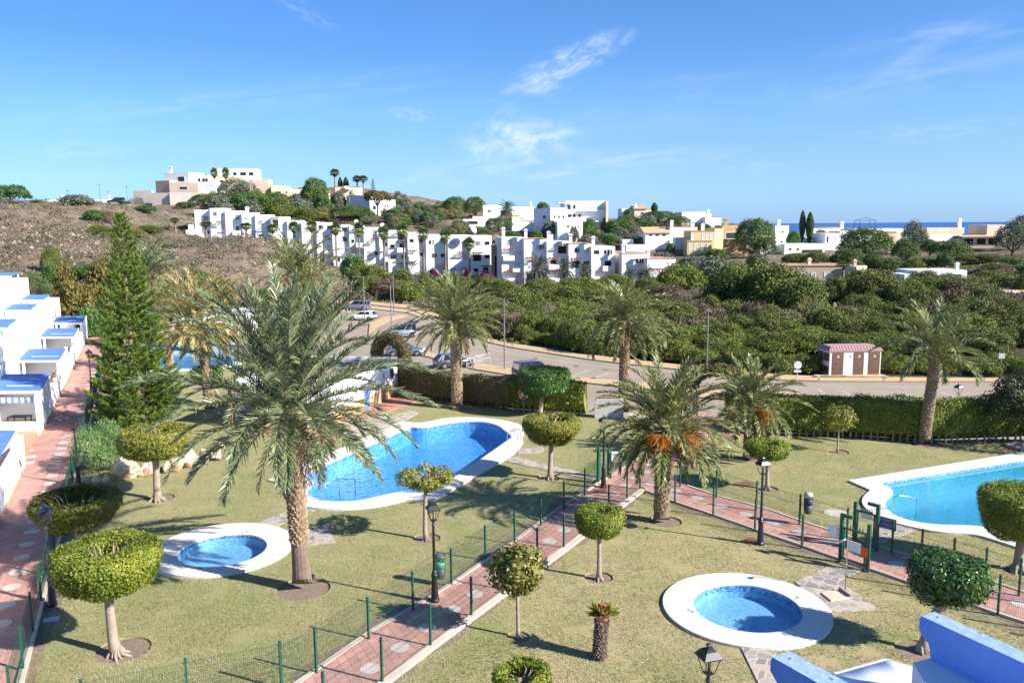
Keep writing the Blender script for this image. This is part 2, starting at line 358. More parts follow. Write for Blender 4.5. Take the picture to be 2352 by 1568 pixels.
def ground_material():
    m, n, l, o = nt('dry_hillside'); b = n.new('ShaderNodeBsdfPrincipled'); b.inputs['Roughness'].default_value = 1; b.inputs['Specular IOR Level'].default_value = .1
    tc = n.new('ShaderNodeTexCoord')
    def noise(s, d=6, rr=.6):
        z = n.new('ShaderNodeTexNoise'); z.inputs['Scale'].default_value = s; z.inputs['Detail'].default_value = d; z.inputs['Roughness'].default_value = rr; l.new(tc.outputs['Object'], z.inputs['Vector']); return z.outputs[0]
    a = ramp(n, [(.3, (.165, .12, .088)), (.5, (.215, .16, .118)), (.72, (.275, .215, .16))]); l.new(noise(.35, 8, .7), a.inputs[0])
    c = ramp(n, [(.45, (0, 0, 0)), (.62, (1, 1, 1))]); l.new(noise(.06, 5), c.inputs[0])
    g = ramp(n, [(.3, (.075, .073, .042)), (.7, (.14, .125, .078))]); l.new(noise(.9, 6), g.inputs[0])
    mx = n.new('ShaderNodeMix'); mx.data_type = 'RGBA'; l.new(c.outputs[0], mx.inputs[0]); l.new(a.outputs[0], mx.inputs[6]); l.new(g.outputs[0], mx.inputs[7])
    sp = n.new('ShaderNodeSeparateXYZ'); l.new(tc.outputs['Object'], sp.inputs[0])      # leaf litter under the thicket
    def rng_(o, a, b):
        k = n.new('ShaderNodeMapRange'); k.inputs[1].default_value = a; k.inputs[2].default_value = b; l.new(o, k.inputs[0]); return k.outputs[0]
    def mul(a, b):
        k = n.new('ShaderNodeMath'); k.operation = 'MULTIPLY'; l.new(a, k.inputs[0]); l.new(b, k.inputs[1]); return k.outputs[0]
    lit = mul(mul(rng_(sp.outputs[0], -45, -15), rng_(sp.outputs[1], 210, 160)), rng_(noise(.25, 4), .25, .45))
    m2 = n.new('ShaderNodeMix'); m2.data_type = 'RGBA'; l.new(lit, m2.inputs[0]); l.new(mx.outputs[2], m2.inputs[6]); m2.inputs[7].default_value = (.085, .078, .042, 1)
    l.new(m2.outputs[2], b.inputs[0])
    bp = n.new('ShaderNodeBump'); bp.inputs['Strength'].default_value = .9; bp.inputs['Distance'].default_value = .6; l.new(noise(1.1, 8, .7), bp.inputs['Height']); l.new(bp.outputs[0], b.inputs['Normal'])
    l.new(b.outputs[0], o.inputs[0]); return m
def build_terrain():
    us = np.concatenate([np.linspace(-1.6, -.72, 12)[:-1], np.linspace(-.72, .72, 330), np.linspace(.72, 1.6, 12)[1:]])
    ys = np.concatenate([np.array([-30, 5, 30, 46]), np.linspace(49, 120, 60), np.linspace(121, 345, 190), np.linspace(350, 560, 20), [640, 760, 900]])
    X, Y = us[None] * np.maximum(ys, 30)[:, None], np.repeat(ys[:, None], len(us), 1)
    Z = TZ(X, Y); Z = np.where(Y > 560, -45 - (Y - 560) * .1, Z)
    nr, nc = X.shape; V = np.stack([X, Y, Z], -1).reshape(-1, 3)
    i = np.arange(nr * nc).reshape(nr, nc); F = np.stack([i[:-1, :-1], i[:-1, 1:], i[1:, 1:], i[1:, :-1]], -1).reshape(-1, 4)
    me = bpy.data.meshes.new('hillside'); me.from_pydata(V.tolist(), [], F.tolist()); me.materials.append(ground_material())
    me.polygons.foreach_set('use_smooth', [True] * len(F)); me.update()
    o = bpy.data.objects.new('hillside', me); COL.objects.link(o); tag(o, 'dry brown hillside behind the car park', 'terrain', kind='structure')
build_terrain()
def sea():
    m, n, l, o = nt('sea_water'); b = n.new('ShaderNodeBsdfPrincipled'); b.inputs['Base Color'].default_value = (.030, .10, .26, 1); b.inputs['Roughness'].default_value = .45; b.inputs['Specular IOR Level'].default_value = .25
    tc = n.new('ShaderNodeTexCoord'); mp = n.new('ShaderNodeMapping'); mp.inputs['Scale'].default_value = (.004, .02, 1); l.new(tc.outputs['Object'], mp.inputs[0])
    z = n.new('ShaderNodeTexNoise'); z.inputs['Scale'].default_value = 1; z.inputs['Detail'].default_value = 6; l.new(mp.outputs[0], z.inputs['Vector'])
    bp = n.new('ShaderNodeBump'); bp.inputs['Strength'].default_value = .6; bp.inputs['Distance'].default_value = 4; l.new(z.outputs[0], bp.inputs['Height']); l.new(bp.outputs[0], b.inputs['Normal']); l.new(b.outputs[0], o.inputs[0])
    q = MB(); q.quad((-60000, 600, -62), (60000, 600, -62), (60000, 70000, -62), (-60000, 70000, -62))
    tag(q.build('sea', m), 'deep blue sea along the horizon', 'sea', kind='structure')
sea()

# ------------------------------------------------------------------ pools (measured outlines)
def smooth_loop(pts, it=2, keep=()):
    pts = [np.array(p[:2], float) for p in pts]
    keep = set(keep)
    for _ in range(it):
        out = []; nk = set()
        n = len(pts)
        for i in range(n):
            a, b = pts[i], pts[(i + 1) % n]
            if i in keep: nk.add(len(out)); out.append(a)
            else: pass
            p1 = a * .75 + b * .25; p2 = a * .25 + b * .75
            if i in keep: p1 = None
            if (i + 1) % n in keep: p2 = None
            if p1 is not None: out.append(p1)
            if p2 is not None: out.append(p2)
        pts, keep = out, nk
    return [tuple(p) for p in pts]
ZC = 0.10                                    # coping level
def gp(l, z=ZC): return [G(x, y, z)[:2] for x, y in l]
POOLS = {}
A_OUT = smooth_loop(gp([(615, 1101), (923, 967), (943, 969), (970, 970), (988, 966), (1025, 959), (1075, 956), (1138, 961), (1176, 968), (1200, 976), (1205, 990), (1199, 1004), (1203, 1016), (1176, 1044), (998, 1147), (933, 1146), (888, 1157), (838, 1165), (775, 1169), (708, 1165), (663, 1150), (653, 1130), (657, 1112)]), 2, (0, 1, 13, 14, 15))
A_IN = smooth_loop(gp([(702, 1087), (943, 980), (965, 981), (988, 979), (1023, 971), (1075, 966), (1120, 969), (1147, 977), (1157, 986), (1170, 996), (1176, 1003), (1138, 1030), (998, 1127), (960, 1131), (938, 1130), (913, 1129), (875, 1137), (825, 1149), (783, 1151), (738, 1149), (712, 1139), (704, 1127), (716, 1116), (721, 1107), (712, 1097)]), 2, (0, 1, 10, 12))
D_OUT = smooth_loop(gp([(1948, 1102), (2352, 1037), (2480, 1016), (2530, 1100), (2500, 1300), (2400, 1279), (2341, 1257), (2289, 1240), (2239, 1225), (2164, 1222), (2109, 1212), (2064, 1202), (2014, 1187), (1994, 1172), (1979, 1155), (1981, 1140), (1999, 1124)]), 2, (0, 1, 2, 3, 4, 16))
D_IN = smooth_loop(gp([(2019, 1107), (2352, 1055), (2455, 1040), (2490, 1100), (2470, 1268), (2400, 1252), (2341, 1232), (2276, 1212), (2239, 1205), (2151, 1204), (2089, 1195), (2051, 1180), (2034, 1164), (2033, 1150), (2054, 1131), (2047, 1120)]), 2, (0, 1, 2, 3, 4))
def circ(c, r, n=56, e=1.0): return [(c[0] + r * math.cos(2 * math.pi * k / n), c[1] + e * r * math.sin(2 * math.pi * k / n)) for k in range(n)]
def fit(l):
    P = np.array(gp(l)); a = np.c_[2 * P, np.ones(len(P))]; s = np.linalg.lstsq(a, (P ** 2).sum(1), rcond=None)[0]; return s[:2], math.sqrt(s[2] + s[0] ** 2 + s[1] ** 2)
bc, br = fit([(367, 1242), (402, 1226), (470, 1210), (575, 1202), (635, 1208), (670, 1258), (620, 1290), (540, 1315), (450, 1327), (385, 1302)])
bc2, br2 = fit([(402, 1272), (430, 1252), (480, 1234), (560, 1227), (610, 1240), (617, 1255), (590, 1276), (540, 1292), (480, 1301), (420, 1292)])
cc, cr = fit([(1517, 1388), (1560, 1345), (1640, 1320), (1720, 1317), (1800, 1328), (1917, 1400), (1900, 1440), (1850, 1466), (1740, 1487), (1620, 1466), (1545, 1430)])
cc2, cr2 = fit([(1588, 1388), (1630, 1356), (1720, 1345), (1790, 1358), (1830, 1378), (1843, 1400), (1810, 1435), (1730, 1450), (1650, 1436), (1600, 1410)])
POOLS['A'] = (A_OUT, A_IN); POOLS['D'] = (D_OUT, D_IN); POOLS['B'] = (circ(bc, br), circ(bc2, br2)); POOLS['C'] = (circ(cc, cr), circ(cc2, cr2))
E_IN = [G(x, y, ZC)[:2] for x, y in [(362, 846), (355, 797), (430, 786), (560, 792), (600, 815), (480, 846)]]
ec = np.mean(E_IN, 0); E_OUT = [tuple(ec + (np.array(p) - ec) * 1.16) for p in E_IN]
POOLS['E'] = (E_OUT, E_IN)

# ------------------------------------------------------------------ places of trees that stand in a round pit of soil
PIT = {}
def pit(key, px, r, dx=0.0, dy=0.0): b = G(*px); PIT[key] = ((b[0] + dx, b[1] + dy), r); return b
B_P1 = pit('P1', (695, 1353), 1.0, .02, .05); B_P4 = pit('P4', (1519, 1198), .75, .2, .05); B_P5 = pit('P5', (1722, 1054), .6); B_P6 = pit('P6', (2123, 1020), .95, .1); B_P2 = pit('P2', (1050, 938), .9, .3)
B_T1 = pit('T1', (269, 1500), .85, .08, .25); B_T3 = pit('T3', (362, 1146), .75, 0, .15); B_T4 = pit('T4', (979, 1238), .62, .0, .1); B_T5 = pit('T5', (1263, 1098), .62, -.1, .0)
B_T7 = pit('T7', (1376, 1328), .55, .0, .1); B_T8 = pit('T8', (1190, 1462), .40); B_T9 = pit('T9', (1762, 1122), .55); B_T10 = pit('T10', (2116, 1492), .7, -.1); B_T11 = pit('T11', (2338, 1308), .6); B_T13 = pit('T13', (1923, 1037), .62, .05)

# ------------------------------------------------------------------ lawn: one sheet with openings for pools and tree pits
def lawn_material():
    m, n, l, o = nt('lawn_grass'); b = n.new('ShaderNodeBsdfPrincipled'); b.inputs['Roughness'].default_value = .95; b.inputs['Specular IOR Level'].default_value = .15
    tc = n.new('ShaderNodeTexCoord')
    def noise(s, d=5, rr=.6, sx=1., rot=0):
        mp = n.new('ShaderNodeMapping'); mp.inputs['Scale'].default_value = (sx, 1, 1); mp.inputs['Rotation'].default_value = (0, 0, rot); l.new(tc.outputs['Object'], mp.inputs[0])
        z = n.new('ShaderNodeTexNoise'); z.inputs['Scale'].default_value = s; z.inputs['Detail'].default_value = d; z.inputs['Roughness'].default_value = rr; l.new(mp.outputs[0], z.inputs['Vector']); return z.outputs[0]
    a = ramp(n, [(.28, (.145, .155, .064)), (.5, (.295, .275, .132)), (.72, (.46, .41, .235))]); l.new(noise(15, 8, .9), a.inputs[0])
    c = ramp(n, [(.30, (.72, .86, .62)), (.50, (1, 1, 1)), (.72, (1.16, 1.04, 1.04))]); l.new(noise(.33, 6, .62), c.inputs[0])
    mx = n.new('ShaderNodeMix'); mx.data_type = 'RGBA'; mx.blend_type = 'MULTIPLY'; mx.inputs[0].default_value = 1; l.new(a.outputs[0], mx.inputs[6]); l.new(c.outputs[0], mx.inputs[7])
    c2 = ramp(n, [(.2, (.80, .90, .70)), (.55, (1, 1, 1)), (.8, (1.12, 1.05, 1.0))]); l.new(noise(2.6, 5, .6, .35, .6), c2.inputs[0])
    m2 = n.new('ShaderNodeMix'); m2.data_type = 'RGBA'; m2.blend_type = 'MULTIPLY'; m2.inputs[0].default_value = .8; l.new(mx.outputs[2], m2.inputs[6]); l.new(c2.outputs[0], m2.inputs[7])
    # drier towards the near lawn on the right of the walk
    sp = n.new('ShaderNodeSeparateXYZ'); l.new(tc.outputs['Object'], sp.inputs[0])
    def mr_(o, a, b):
        k = n.new('ShaderNodeMapRange'); k.interpolation_type = 'SMOOTHSTEP'; k.inputs[1].default_value = a; k.inputs[2].default_value = b; l.new(o, k.inputs[0]); return k.outputs[0]
    dn = n.new('ShaderNodeMath'); dn.operation = 'MULTIPLY'; l.new(mr_(sp.outputs[1], 41, 31), dn.inputs[0]); l.new(mr_(sp.outputs[0], -6, 3), dn.inputs[1])
    m3 = n.new('ShaderNodeMix'); m3.data_type = 'RGBA'; m3.blend_type = 'MULTIPLY'; l.new(dn.outputs[0], m3.inputs[0]); l.new(m2.outputs[2], m3.inputs[6]); m3.inputs[7].default_value = (1.22, 1.10, 1.20, 1)
    l.new(m3.outputs[2], b.inputs[0])
    bp = n.new('ShaderNodeBump'); bp.inputs['Strength'].default_value = .8; bp.inputs['Distance'].default_value = .05; l.new(noise(24, 6, .7), bp.inputs['Height']); l.new(bp.outputs[0], b.inputs['Normal'])
    l.new(b.outputs[0], o.inputs[0]); return m
def shrink(loop, d):
    c = np.mean(np.array(loop), 0); return [tuple(c + (np.array(p) - c) * (1 - d / max(np.linalg.norm(np.array(p) - c), .01))) for p in loop]
def build_lawn():
    holes = [shrink(v[0], .12) for v in POOLS.values()] + [circ(c, r, 28) for c, r in PIT.values()]
    loops = [SLAB] + holes
    flat = [p for L in loops for p in L]
    tri = tessellate_polygon([[Vector((p[0], p[1], 0)) for p in L] for L in loops])
    vs = [(p[0], p[1], 0.0) for p in flat]; fs = []
    for t in tri:
        a, b, c = [flat[i] for i in t]
        fs.append(tuple(t) if (b[0] - a[0]) * (c[1] - a[1]) - (c[0] - a[0]) * (b[1] - a[1]) > 0 else tuple(t)[::-1])
    q = MB(); q.add(vs, fs); st = 0
    for L in loops:                          # edges drop below the turf
        n = len(L); dz = -1.4 if L is SLAB else -.13
        q.add([(p[0], p[1], 0) for p in L] + [(p[0], p[1], dz) for p in L], [(i, (i + 1) % n, n + (i + 1) % n, n + i) for i in range(n)])
    tag(q.build('lawn', lawn_material()), 'mown yellow green lawn around the pools', 'lawn', kind='structure')
    q = MB()
    for c, r in PIT.values():
        P_ = circ(c, r + .05, 28); q.add([(p[0], p[1], -.055) for p in P_], [tuple(range(28))])
    tag(q.build('tree_pit_soil', SOIL, smooth=True), 'bare brown soil in the round tree pits', 'soil', kind='structure')
build_lawn()

# ------------------------------------------------------------------ pool shells and water
def mosaic(name, a, b, c, scale=9.0, cs=.5):
    m, n, l, o = nt(name); bs = n.new('ShaderNodeBsdfPrincipled'); bs.inputs['Roughness'].default_value = .35
    tc = n.new('ShaderNodeTexCoord'); v = n.new('ShaderNodeTexVoronoi'); v.inputs['Scale'].default_value = scale; v.distance = 'CHEBYCHEV'; v.inputs['Randomness'].default_value = .8; l.new(tc.outputs['Object'], v.inputs['Vector'])
    sp = n.new('ShaderNodeSeparateXYZ'); l.new(v.outputs['Color'], sp.inputs[0])
    r = ramp(n, [(.15, a), (.55, b), (.9, c)]); l.new(sp.outputs[0], r.inputs[0])
    z = n.new('ShaderNodeTexNoise'); z.inputs['Scale'].default_value = cs; z.inputs['Detail'].default_value = 3; l.new(tc.outputs['Object'], z.inputs['Vector'])
    r2 = ramp(n, [(.35, (.86, .9, .95)), (.65, (1.06, 1.04, 1.02))]); l.new(z.outputs[0], r2.inputs[0])
    mx = n.new('ShaderNodeMix'); mx.data_type = 'RGBA'; mx.blend_type = 'MULTIPLY'; mx.inputs[0].default_value = 1; l.new(r.outputs[0], mx.inputs[6]); l.new(r2.outputs[0], mx.inputs[7])
    l.new(mx.outputs[2], bs.inputs[0]); l.new(bs.outputs[0], o.inputs[0]); return m
def water(name, tint, bump=.35, scale=3.0, refl=1.0):
    m, n, l, o = nt(name); t = n.new('ShaderNodeBsdfRefraction'); t.inputs[0].default_value = (*tint, 1); t.inputs['IOR'].default_value = 1.33; t.inputs['Roughness'].default_value = .0
    tr = n.new('ShaderNodeBsdfTransparent'); tr.inputs[0].default_value = (*tint, 1)
    g = n.new('ShaderNodeBsdfGlossy'); g.inputs['Roughness'].default_value = .02
    tc = n.new('ShaderNodeTexCoord'); z = n.new('ShaderNodeTexNoise'); z.inputs['Scale'].default_value = scale; z.inputs['Detail'].default_value = 4; z.inputs['Distortion'].default_value = .8; l.new(tc.outputs['Object'], z.inputs['Vector'])
    bp = n.new('ShaderNodeBump'); bp.inputs['Strength'].default_value = bump; bp.inputs['Distance'].default_value = .08; l.new(z.outputs[0], bp.inputs['Height']); l.new(bp.outputs[0], g.inputs['Normal'])
    gm = n.new('ShaderNodeNewGeometry'); dt = n.new('ShaderNodeVectorMath'); dt.operation = 'DOT_PRODUCT'; l.new(gm.outputs['Incoming'], dt.inputs[0]); l.new(bp.outputs[0], dt.inputs[1])
    def mth(op, a, v, w=None):
        k = n.new('ShaderNodeMath'); k.operation = op; l.new(a, k.inputs[0]) if not isinstance(a, float) else None
        if isinstance(v, float): k.inputs[1].default_value = v
        elif v is not None: l.new(v, k.inputs[1])
        if w is not None: k.inputs[2].default_value = w
        return k.outputs[0]
    ab = mth('ABSOLUTE', dt.outputs['Value'], None); inv = mth('MULTIPLY_ADD', ab, -1.0, 1.0); f5 = mth('POWER', inv, 5.0); fr = mth('MULTIPLY_ADD', f5, .98, .02)
    k = n.new('ShaderNodeMath'); k.operation = 'MULTIPLY'; k.inputs[1].default_value = refl; l.new(fr, k.inputs[0])
    mx = n.new('ShaderNodeMixShader'); l.new(k.outputs[0], mx.inputs[0]); l.new(tr.outputs[0], mx.inputs[1]); l.new(g.outputs[0], mx.inputs[2]); l.new(mx.outputs[0], o.inputs[0]); return m
MOS_BAND = mosaic('border_mosaic', (.03, .10, .30), (.09, .28, .52), (.16, .42, .60), 14)
def make_pool(key, label, depth, floor_mat, water_mat, wl=-.06, band=.17):
    out, inn = POOLS[key]; c = np.mean(np.array(inn), 0)
    L = [(p[0] - c[0], p[1] - c[1]) for p in inn]; O = [(p[0] - c[0], p[1] - c[1]) for p in out]
    t = thing('swimming_pool', label, 'swimming pool', (c[0], c[1], 0))
    def ccw(P): return P if sum(P[i][0] * P[(i + 1) % len(P)][1] - P[(i + 1) % len(P)][0] * P[i][1] for i in range(len(P))) > 0 else P[::-1]
    L, O = ccw(L), ccw(O); q = MB(); n = len(O)
    flat = O + L
    tri = tessellate_polygon([[Vector((p[0], p[1], 0)) for p in O], [Vector((p[0], p[1], 0)) for p in L]])
    fs = []
    for f in tri:
        a, b, d = [flat[i] for i in f]
        fs.append(tuple(f) if (b[0] - a[0]) * (d[1] - a[1]) - (d[0] - a[0]) * (b[1] - a[1]) > 0 else tuple(f)[::-1])
    q.add([(p[0], p[1], ZC) for p in flat], fs)
    q.add([(p[0], p[1], ZC) for p in O] + [(p[0], p[1], -.3) for p in O], [(i, n + i, n + (i + 1) % n, (i + 1) % n) for i in range(n)])
    k = len(L); q.add([(p[0], p[1], ZC) for p in L] + [(p[0], p[1], ZC - .06) for p in L], [(i, (i + 1) % k, k + (i + 1) % k, k + i) for i in range(k)])
    q.build('coping', COPING, t)
    q = MB(); q.add([(p[0], p[1], ZC - .06) for p in L] + [(p[0], p[1], ZC - .06 - band) for p in L], [(i, (i + 1) % k, k + (i + 1) % k, k + i) for i in range(k)]); q.build('mosaic_band', MOS_BAND, t)
    q = MB(); q.add([(p[0], p[1], ZC - .06 - band) for p in L] + [(p[0], p[1], -depth) for p in L], [(i, (i + 1) % k, k + (i + 1) % k, k + i) for i in range(k)])
    tri = tessellate_polygon([[Vector((p[0], p[1], 0)) for p in L]])
    fs = []
    for f in tri:
        a, b, d = [L[i] for i in f]
        fs.append(tuple(f) if (b[0] - a[0]) * (d[1] - a[1]) - (d[0] - a[0]) * (b[1] - a[1]) > 0 else tuple(f)[::-1])
    q.add([(p[0], p[1], -depth) for p in L], fs); q.build('basin', floor_mat, t)
    W2 = shrink(L, .003); q = MB(); q.add([(p[0], p[1], wl) for p in W2], fs); q.build('water_surface', water_mat, t)
    return t, c
MOS_A = mosaic('blue_ripple_mosaic', (.045, .25, .56), (.085, .355, .68), (.17, .47, .77), 11)  # pale tiles among the blue also paint in light broken by ripples
MOS_D = mosaic('aqua_mosaic', (.055, .275, .41), (.075, .305, .44), (.105, .34, .465), 9)
MOS_K = mosaic('speckled_mosaic', (.145, .335, .53), (.185, .40, .59), (.26, .475, .66), 16)
WAT_A = water('rippled_water', (.78, .92, .97), .9, 2.4); WAT_D = water('calm_water', (.72, .95, .98), .08, 2.0); WAT_K = water('shallow_water', (.86, .95, .99), .30, 3.5)
TA, CA_ = make_pool('A', 'large rippled blue swimming pool with rounded ends behind the tall palm', 1.05, MOS_A, WAT_A)
TD, CD_ = make_pool('D', 'calm turquoise swimming pool cut by the right edge', 1.1, MOS_D, WAT_D, -.09, .2)
TB, CB_ = make_pool('B', 'round paddling pool left of the tall palm trunk, shadows on its rim', .42, MOS_K, WAT_K, -.02, .12)
TC, CC_ = make_pool('C', 'round paddling pool beside the shower on the near right lawn', .42, MOS_K, water('still_water', (.86, .95, .99), .06, 2.0), -.12, .22)
TE, CE_ = make_pool('E', 'pale distant swimming pool behind the norfolk pine', 1.0, MOS_D, WAT_D)

# ------------------------------------------------------------------ paved walks
def paver(name, ang, a=(.49, .275, .225), b=(.42, .225, .185)):
    m, n, l, o = nt(name); bs = n.new('ShaderNodeBsdfPrincipled'); bs.inputs['Roughness'].default_value = .9; bs.inputs['Specular IOR Level'].default_value = .2
    tc = n.new('ShaderNodeTexCoord'); mp = n.new('ShaderNodeMapping'); mp.inputs['Rotation'].default_value = (0, 0, ang); l.new(tc.outputs['Object'], mp.inputs[0])
    br = n.new('ShaderNodeTexBrick'); br.inputs['Color1'].default_value = (*a, 1); br.inputs['Color2'].default_value = (*b, 1); br.inputs['Mortar'].default_value = (.20, .11, .09, 1)
    br.inputs['Scale'].default_value = 1.0; br.inputs['Brick Width'].default_value = .6; br.inputs['Row Height'].default_value = .3; br.inputs['Mortar Size'].default_value = .008; l.new(mp.outputs[0], br.inputs['Vector'])
    z = n.new('ShaderNodeTexNoise'); z.inputs['Scale'].default_value = 1.2; z.inputs['Detail'].default_value = 6; l.new(tc.outputs['Object'], z.inputs['Vector'])
    r = ramp(n, [(.3, (.82, .84, .86)), (.7, (1.14, 1.12, 1.12))]); l.new(z.outputs[0], r.inputs[0])
    mx = n.new('ShaderNodeMix'); mx.data_type = 'RGBA'; mx.blend_type = 'MULTIPLY'; mx.inputs[0].default_value = 1; l.new(br.outputs[0], mx.inputs[6]); l.new(r.outputs[0], mx.inputs[7]); l.new(mx.outputs[2], bs.inputs[0])
    l.new(bs.outputs[0], o.inputs[0]); return m
DISC = mat('paving_disc', (.53, .48, .42), .9, (.43, .39, .34), 3, .1)
KERB = mat('kerb_stone', (.55, .47, .38), .9, (.44, .37, .30), 1.5, .2, 12)
def strip(name, left, right, z, m, label=None, kind='structure', thick=.25):
    q = MB(); n = min(len(left), len(right))
    vs = [(p[0], p[1], z) for p in left] + [(p[0], p[1], z) for p in right]; N = len(left)
    for i in range(N - 1):
        a, b, c, d = left[i], left[i + 1], right[i + 1], right[i]
        q.add([(a[0], a[1], z), (d[0], d[1], z), (c[0], c[1], z), (b[0], b[1], z), (a[0], a[1], z - thick), (d[0], d[1], z - thick), (c[0], c[1], z - thick), (b[0], b[1], z - thick)],
              [(0, 1, 2, 3), (1, 5, 6, 2), (0, 3, 7, 4)] + ([(0, 4, 5, 1)] if i == 0 else []) + ([(3, 2, 6, 7)] if i == N - 2 else []))
    o = q.build(name, m)
    if kind: o['kind'] = kind
    if label: o['label'] = label
    return o
def lerp_line(pts, ts):
    P = np.array([p[:2] for p in pts]); s = np.r_[0, np.cumsum(np.linalg.norm(np.diff(P, axis=0), axis=1))]; ts = np.asarray(ts) * s[-1]
    return [(np.interp(t, s, P[:, 0]), np.interp(t, s, P[:, 1])) for t in ts]
def offset(pts, d):
    P = np.array([p[:2] for p in pts], float); T = np.gradient(P, axis=0); T = unit(T); N = np.stack([-T[:, 1], T[:, 0]], 1); return [tuple(p) for p in P + N * d]
E1 = np.array([-.4055, .914]); E2 = np.array([-1.0, 0.0]); HO = np.array([-23.9, 36.94])   # left row: along, away
WALK_L = [tuple(HO + E1 * s) for s in (-24, 0, 25, 50, 78, 86)]                             # foot of the house fronts
WALK_R = [tuple(HO + E1 * s + np.array([2.85, 0])) for s in (-24, 0, 25, 50, 78, 86)]
strip('left_walk', [(p[0] - .5, p[1]) for p in WALK_L], WALK_R, .05, paver('walk_paver_left', math.atan2(E1[1], E1[0])))
CPL = [(-8.0, 19.8)] + [tuple(G(*p)[:2]) for p in [(698, 1566), (858, 1453), (998, 1373), (1175, 1253), (1288, 1170), (1401, 1097), (1496, 1037)]] + [(10.9, 52.3), (13.2, 56.4)]
CPR = [(-5.9, 19.8)] + [tuple(G(*p)[:2]) for p in [(875, 1566), (988, 1481), (1163, 1353), (1296, 1257), (1473, 1122)]] + [(8.75, 44.6), (10.4, 47.4), (13.0, 51.7), (15.4, 55.3)]
tt = np.linspace(0, 1, 24)
PAV_C = paver('walk_paver_centre', math.atan2(4.94, 2.5))
strip('centre_walk', lerp_line(CPL, tt), lerp_line(CPR, tt), .06, PAV_C)
RPN = [tuple(G(*p)[:2]) for p in [(1473, 1122), (1548, 1152), (1636, 1181), (1763, 1226), (1844, 1254), (1929, 1284), (1994, 1305), (2096, 1340), (2251, 1396), (2352, 1428)]] + [(21.5, 21.3)]
RPF = [(8.75, 44.55), (8.95, 41.3)] + [tuple(G(*p)[:2]) for p in [(1643, 1141), (1764, 1173), (1844, 1202), (1939, 1232), (2046, 1270), (2120, 1287), (2266, 1336), (2352, 1365)]] + [(23.4, 22.6)]
strip('right_walk', lerp_line(RPF, tt), lerp_line(RPN, tt), .064, paver('walk_paver_right', math.atan2(-2.2, 1.9)))
strip('entrance_walk', [(10.3, 51.6), (12.2, 58)], [(15.8, 51.6), (16.6, 57)], .052, PAV_C)
for nm, ln, d, w, h in (('kerb_strip', CPL[:8], 0.0, .16, .10), ('kerb_strip', CPR[:6], 0.0, -.30, .10), ('kerb_strip', RPN, 0.0, -.14, .10), ('kerb_strip', RPF[1:], 0.0, .14, .10), ('kerb_strip', WALK_R, 0.0, -.20, .14)):
    a = lerp_line(ln, tt); b = offset(a, w)
    strip(nm, b if w > 0 else a, a if w > 0 else b, h, KERB)
for nm, ln, w in (('bare_soil', CPL[1:8], .62), ('bare_soil', WALK_R, -.66), ('bare_soil', RPN, -.40), ('bare_soil', CPR[1:6], -.46)):
    a = lerp_line(ln, tt); jit = [.14 * math.sin(i * 2.3) + .08 * math.sin(i * 5.1) for i in range(24)]; b = [tuple(p) for p in (np.array(offset(a, w)) + (np.array(offset(a, w)) - np.array(a)) * (np.array(jit)[:, None] / abs(w)))]
    strip(nm, b if w > 0 else a, a if w > 0 else b, .006, SOIL, thick=.1)
def disc(q, c, r, z, n=20): q.lathe([(r, z - .02), (r, z), (0.001, z)], n, (c[0], c[1], 0))
q = MB()
for x, y in [(760, 1592), (849, 1533), (918, 1485), (980, 1440), (1038, 1398), (1090, 1363), (1138, 1328), (1184, 1297), (1226, 1267), (1261, 1241), (1295, 1216), (1330, 1190), (1358, 1170), (1383, 1152), (1412, 1132), (1436, 1114), (1458, 1097), (1481, 1082), (1493, 1066), (1510, 1053),
             (1496, 1110), (1551, 1126), (1601, 1143), (1656, 1161), (1713, 1180), (1775, 1200), (1835, 1221), (1906, 1244), (1976, 1267), (2059, 1294), (2140, 1322), (2235, 1352), (2344, 1386)]:
    disc(q, G(x, y, .07), .31, .07)
for x, y in [(66, 1034), (71, 1048), (67, 1062), (150, 1002), (145, 1015), (142, 1029), (136, 1042), (130, 1057), (125, 1074), (119, 1091), (114, 1109), (109, 1129), (96, 1160), (80, 1195), (72, 1220), (62, 1249), (51, 1279), (40, 1312), (26, 1347), (15, 1388), (5, 1431)]:
    disc(q, G(x, y, .06), .31, .06)
for s in np.arange(22, 80, 2.1): disc(q, HO + E1 * s + np.array([2.1, 0]), .3, .06)
tag(q.build('paving_discs', DISC), kind='structure', label='pale round paving discs set in the pink walks')

def flag_mat():
    m, n, l, o = nt('flagstone'); bs = n.new('ShaderNodeBsdfPrincipled'); bs.inputs['Roughness'].default_value = .85
    tc = n.new('ShaderNodeTexCoord'); v = n.new('ShaderNodeTexVoronoi'); v.feature = 'DISTANCE_TO_EDGE'; v.inputs['Scale'].default_value = 2.6; l.new(tc.outputs['Object'], v.inputs['Vector'])
    v2 = n.new('ShaderNodeTexVoronoi'); v2.inputs['Scale'].default_value = 2.6; l.new(tc.outputs['Object'], v2.inputs['Vector'])
    sp = n.new('ShaderNodeSeparateXYZ'); l.new(v2.outputs['Color'], sp.inputs[0])
    r = ramp(n, [(.1, (.20, .185, .17)), (.5, (.30, .265, .23)), (.9, (.40, .33, .27))]); l.new(sp.outputs[0], r.inputs[0])
    e = n.new('ShaderNodeMath'); e.operation = 'LESS_THAN'; e.inputs[1].default_value = .045; l.new(v.outputs['Distance'], e.inputs[0])
    mx = n.new('ShaderNodeMix'); mx.data_type = 'RGBA'; l.new(e.outputs[0], mx.inputs[0]); l.new(r.outputs[0], mx.inputs[6]); mx.inputs[7].default_value = (.46, .39, .31, 1)
    l.new(mx.outputs[2], bs.inputs[0]); l.new(bs.outputs[0], o.inputs[0]); return m
FLAG = flag_mat()
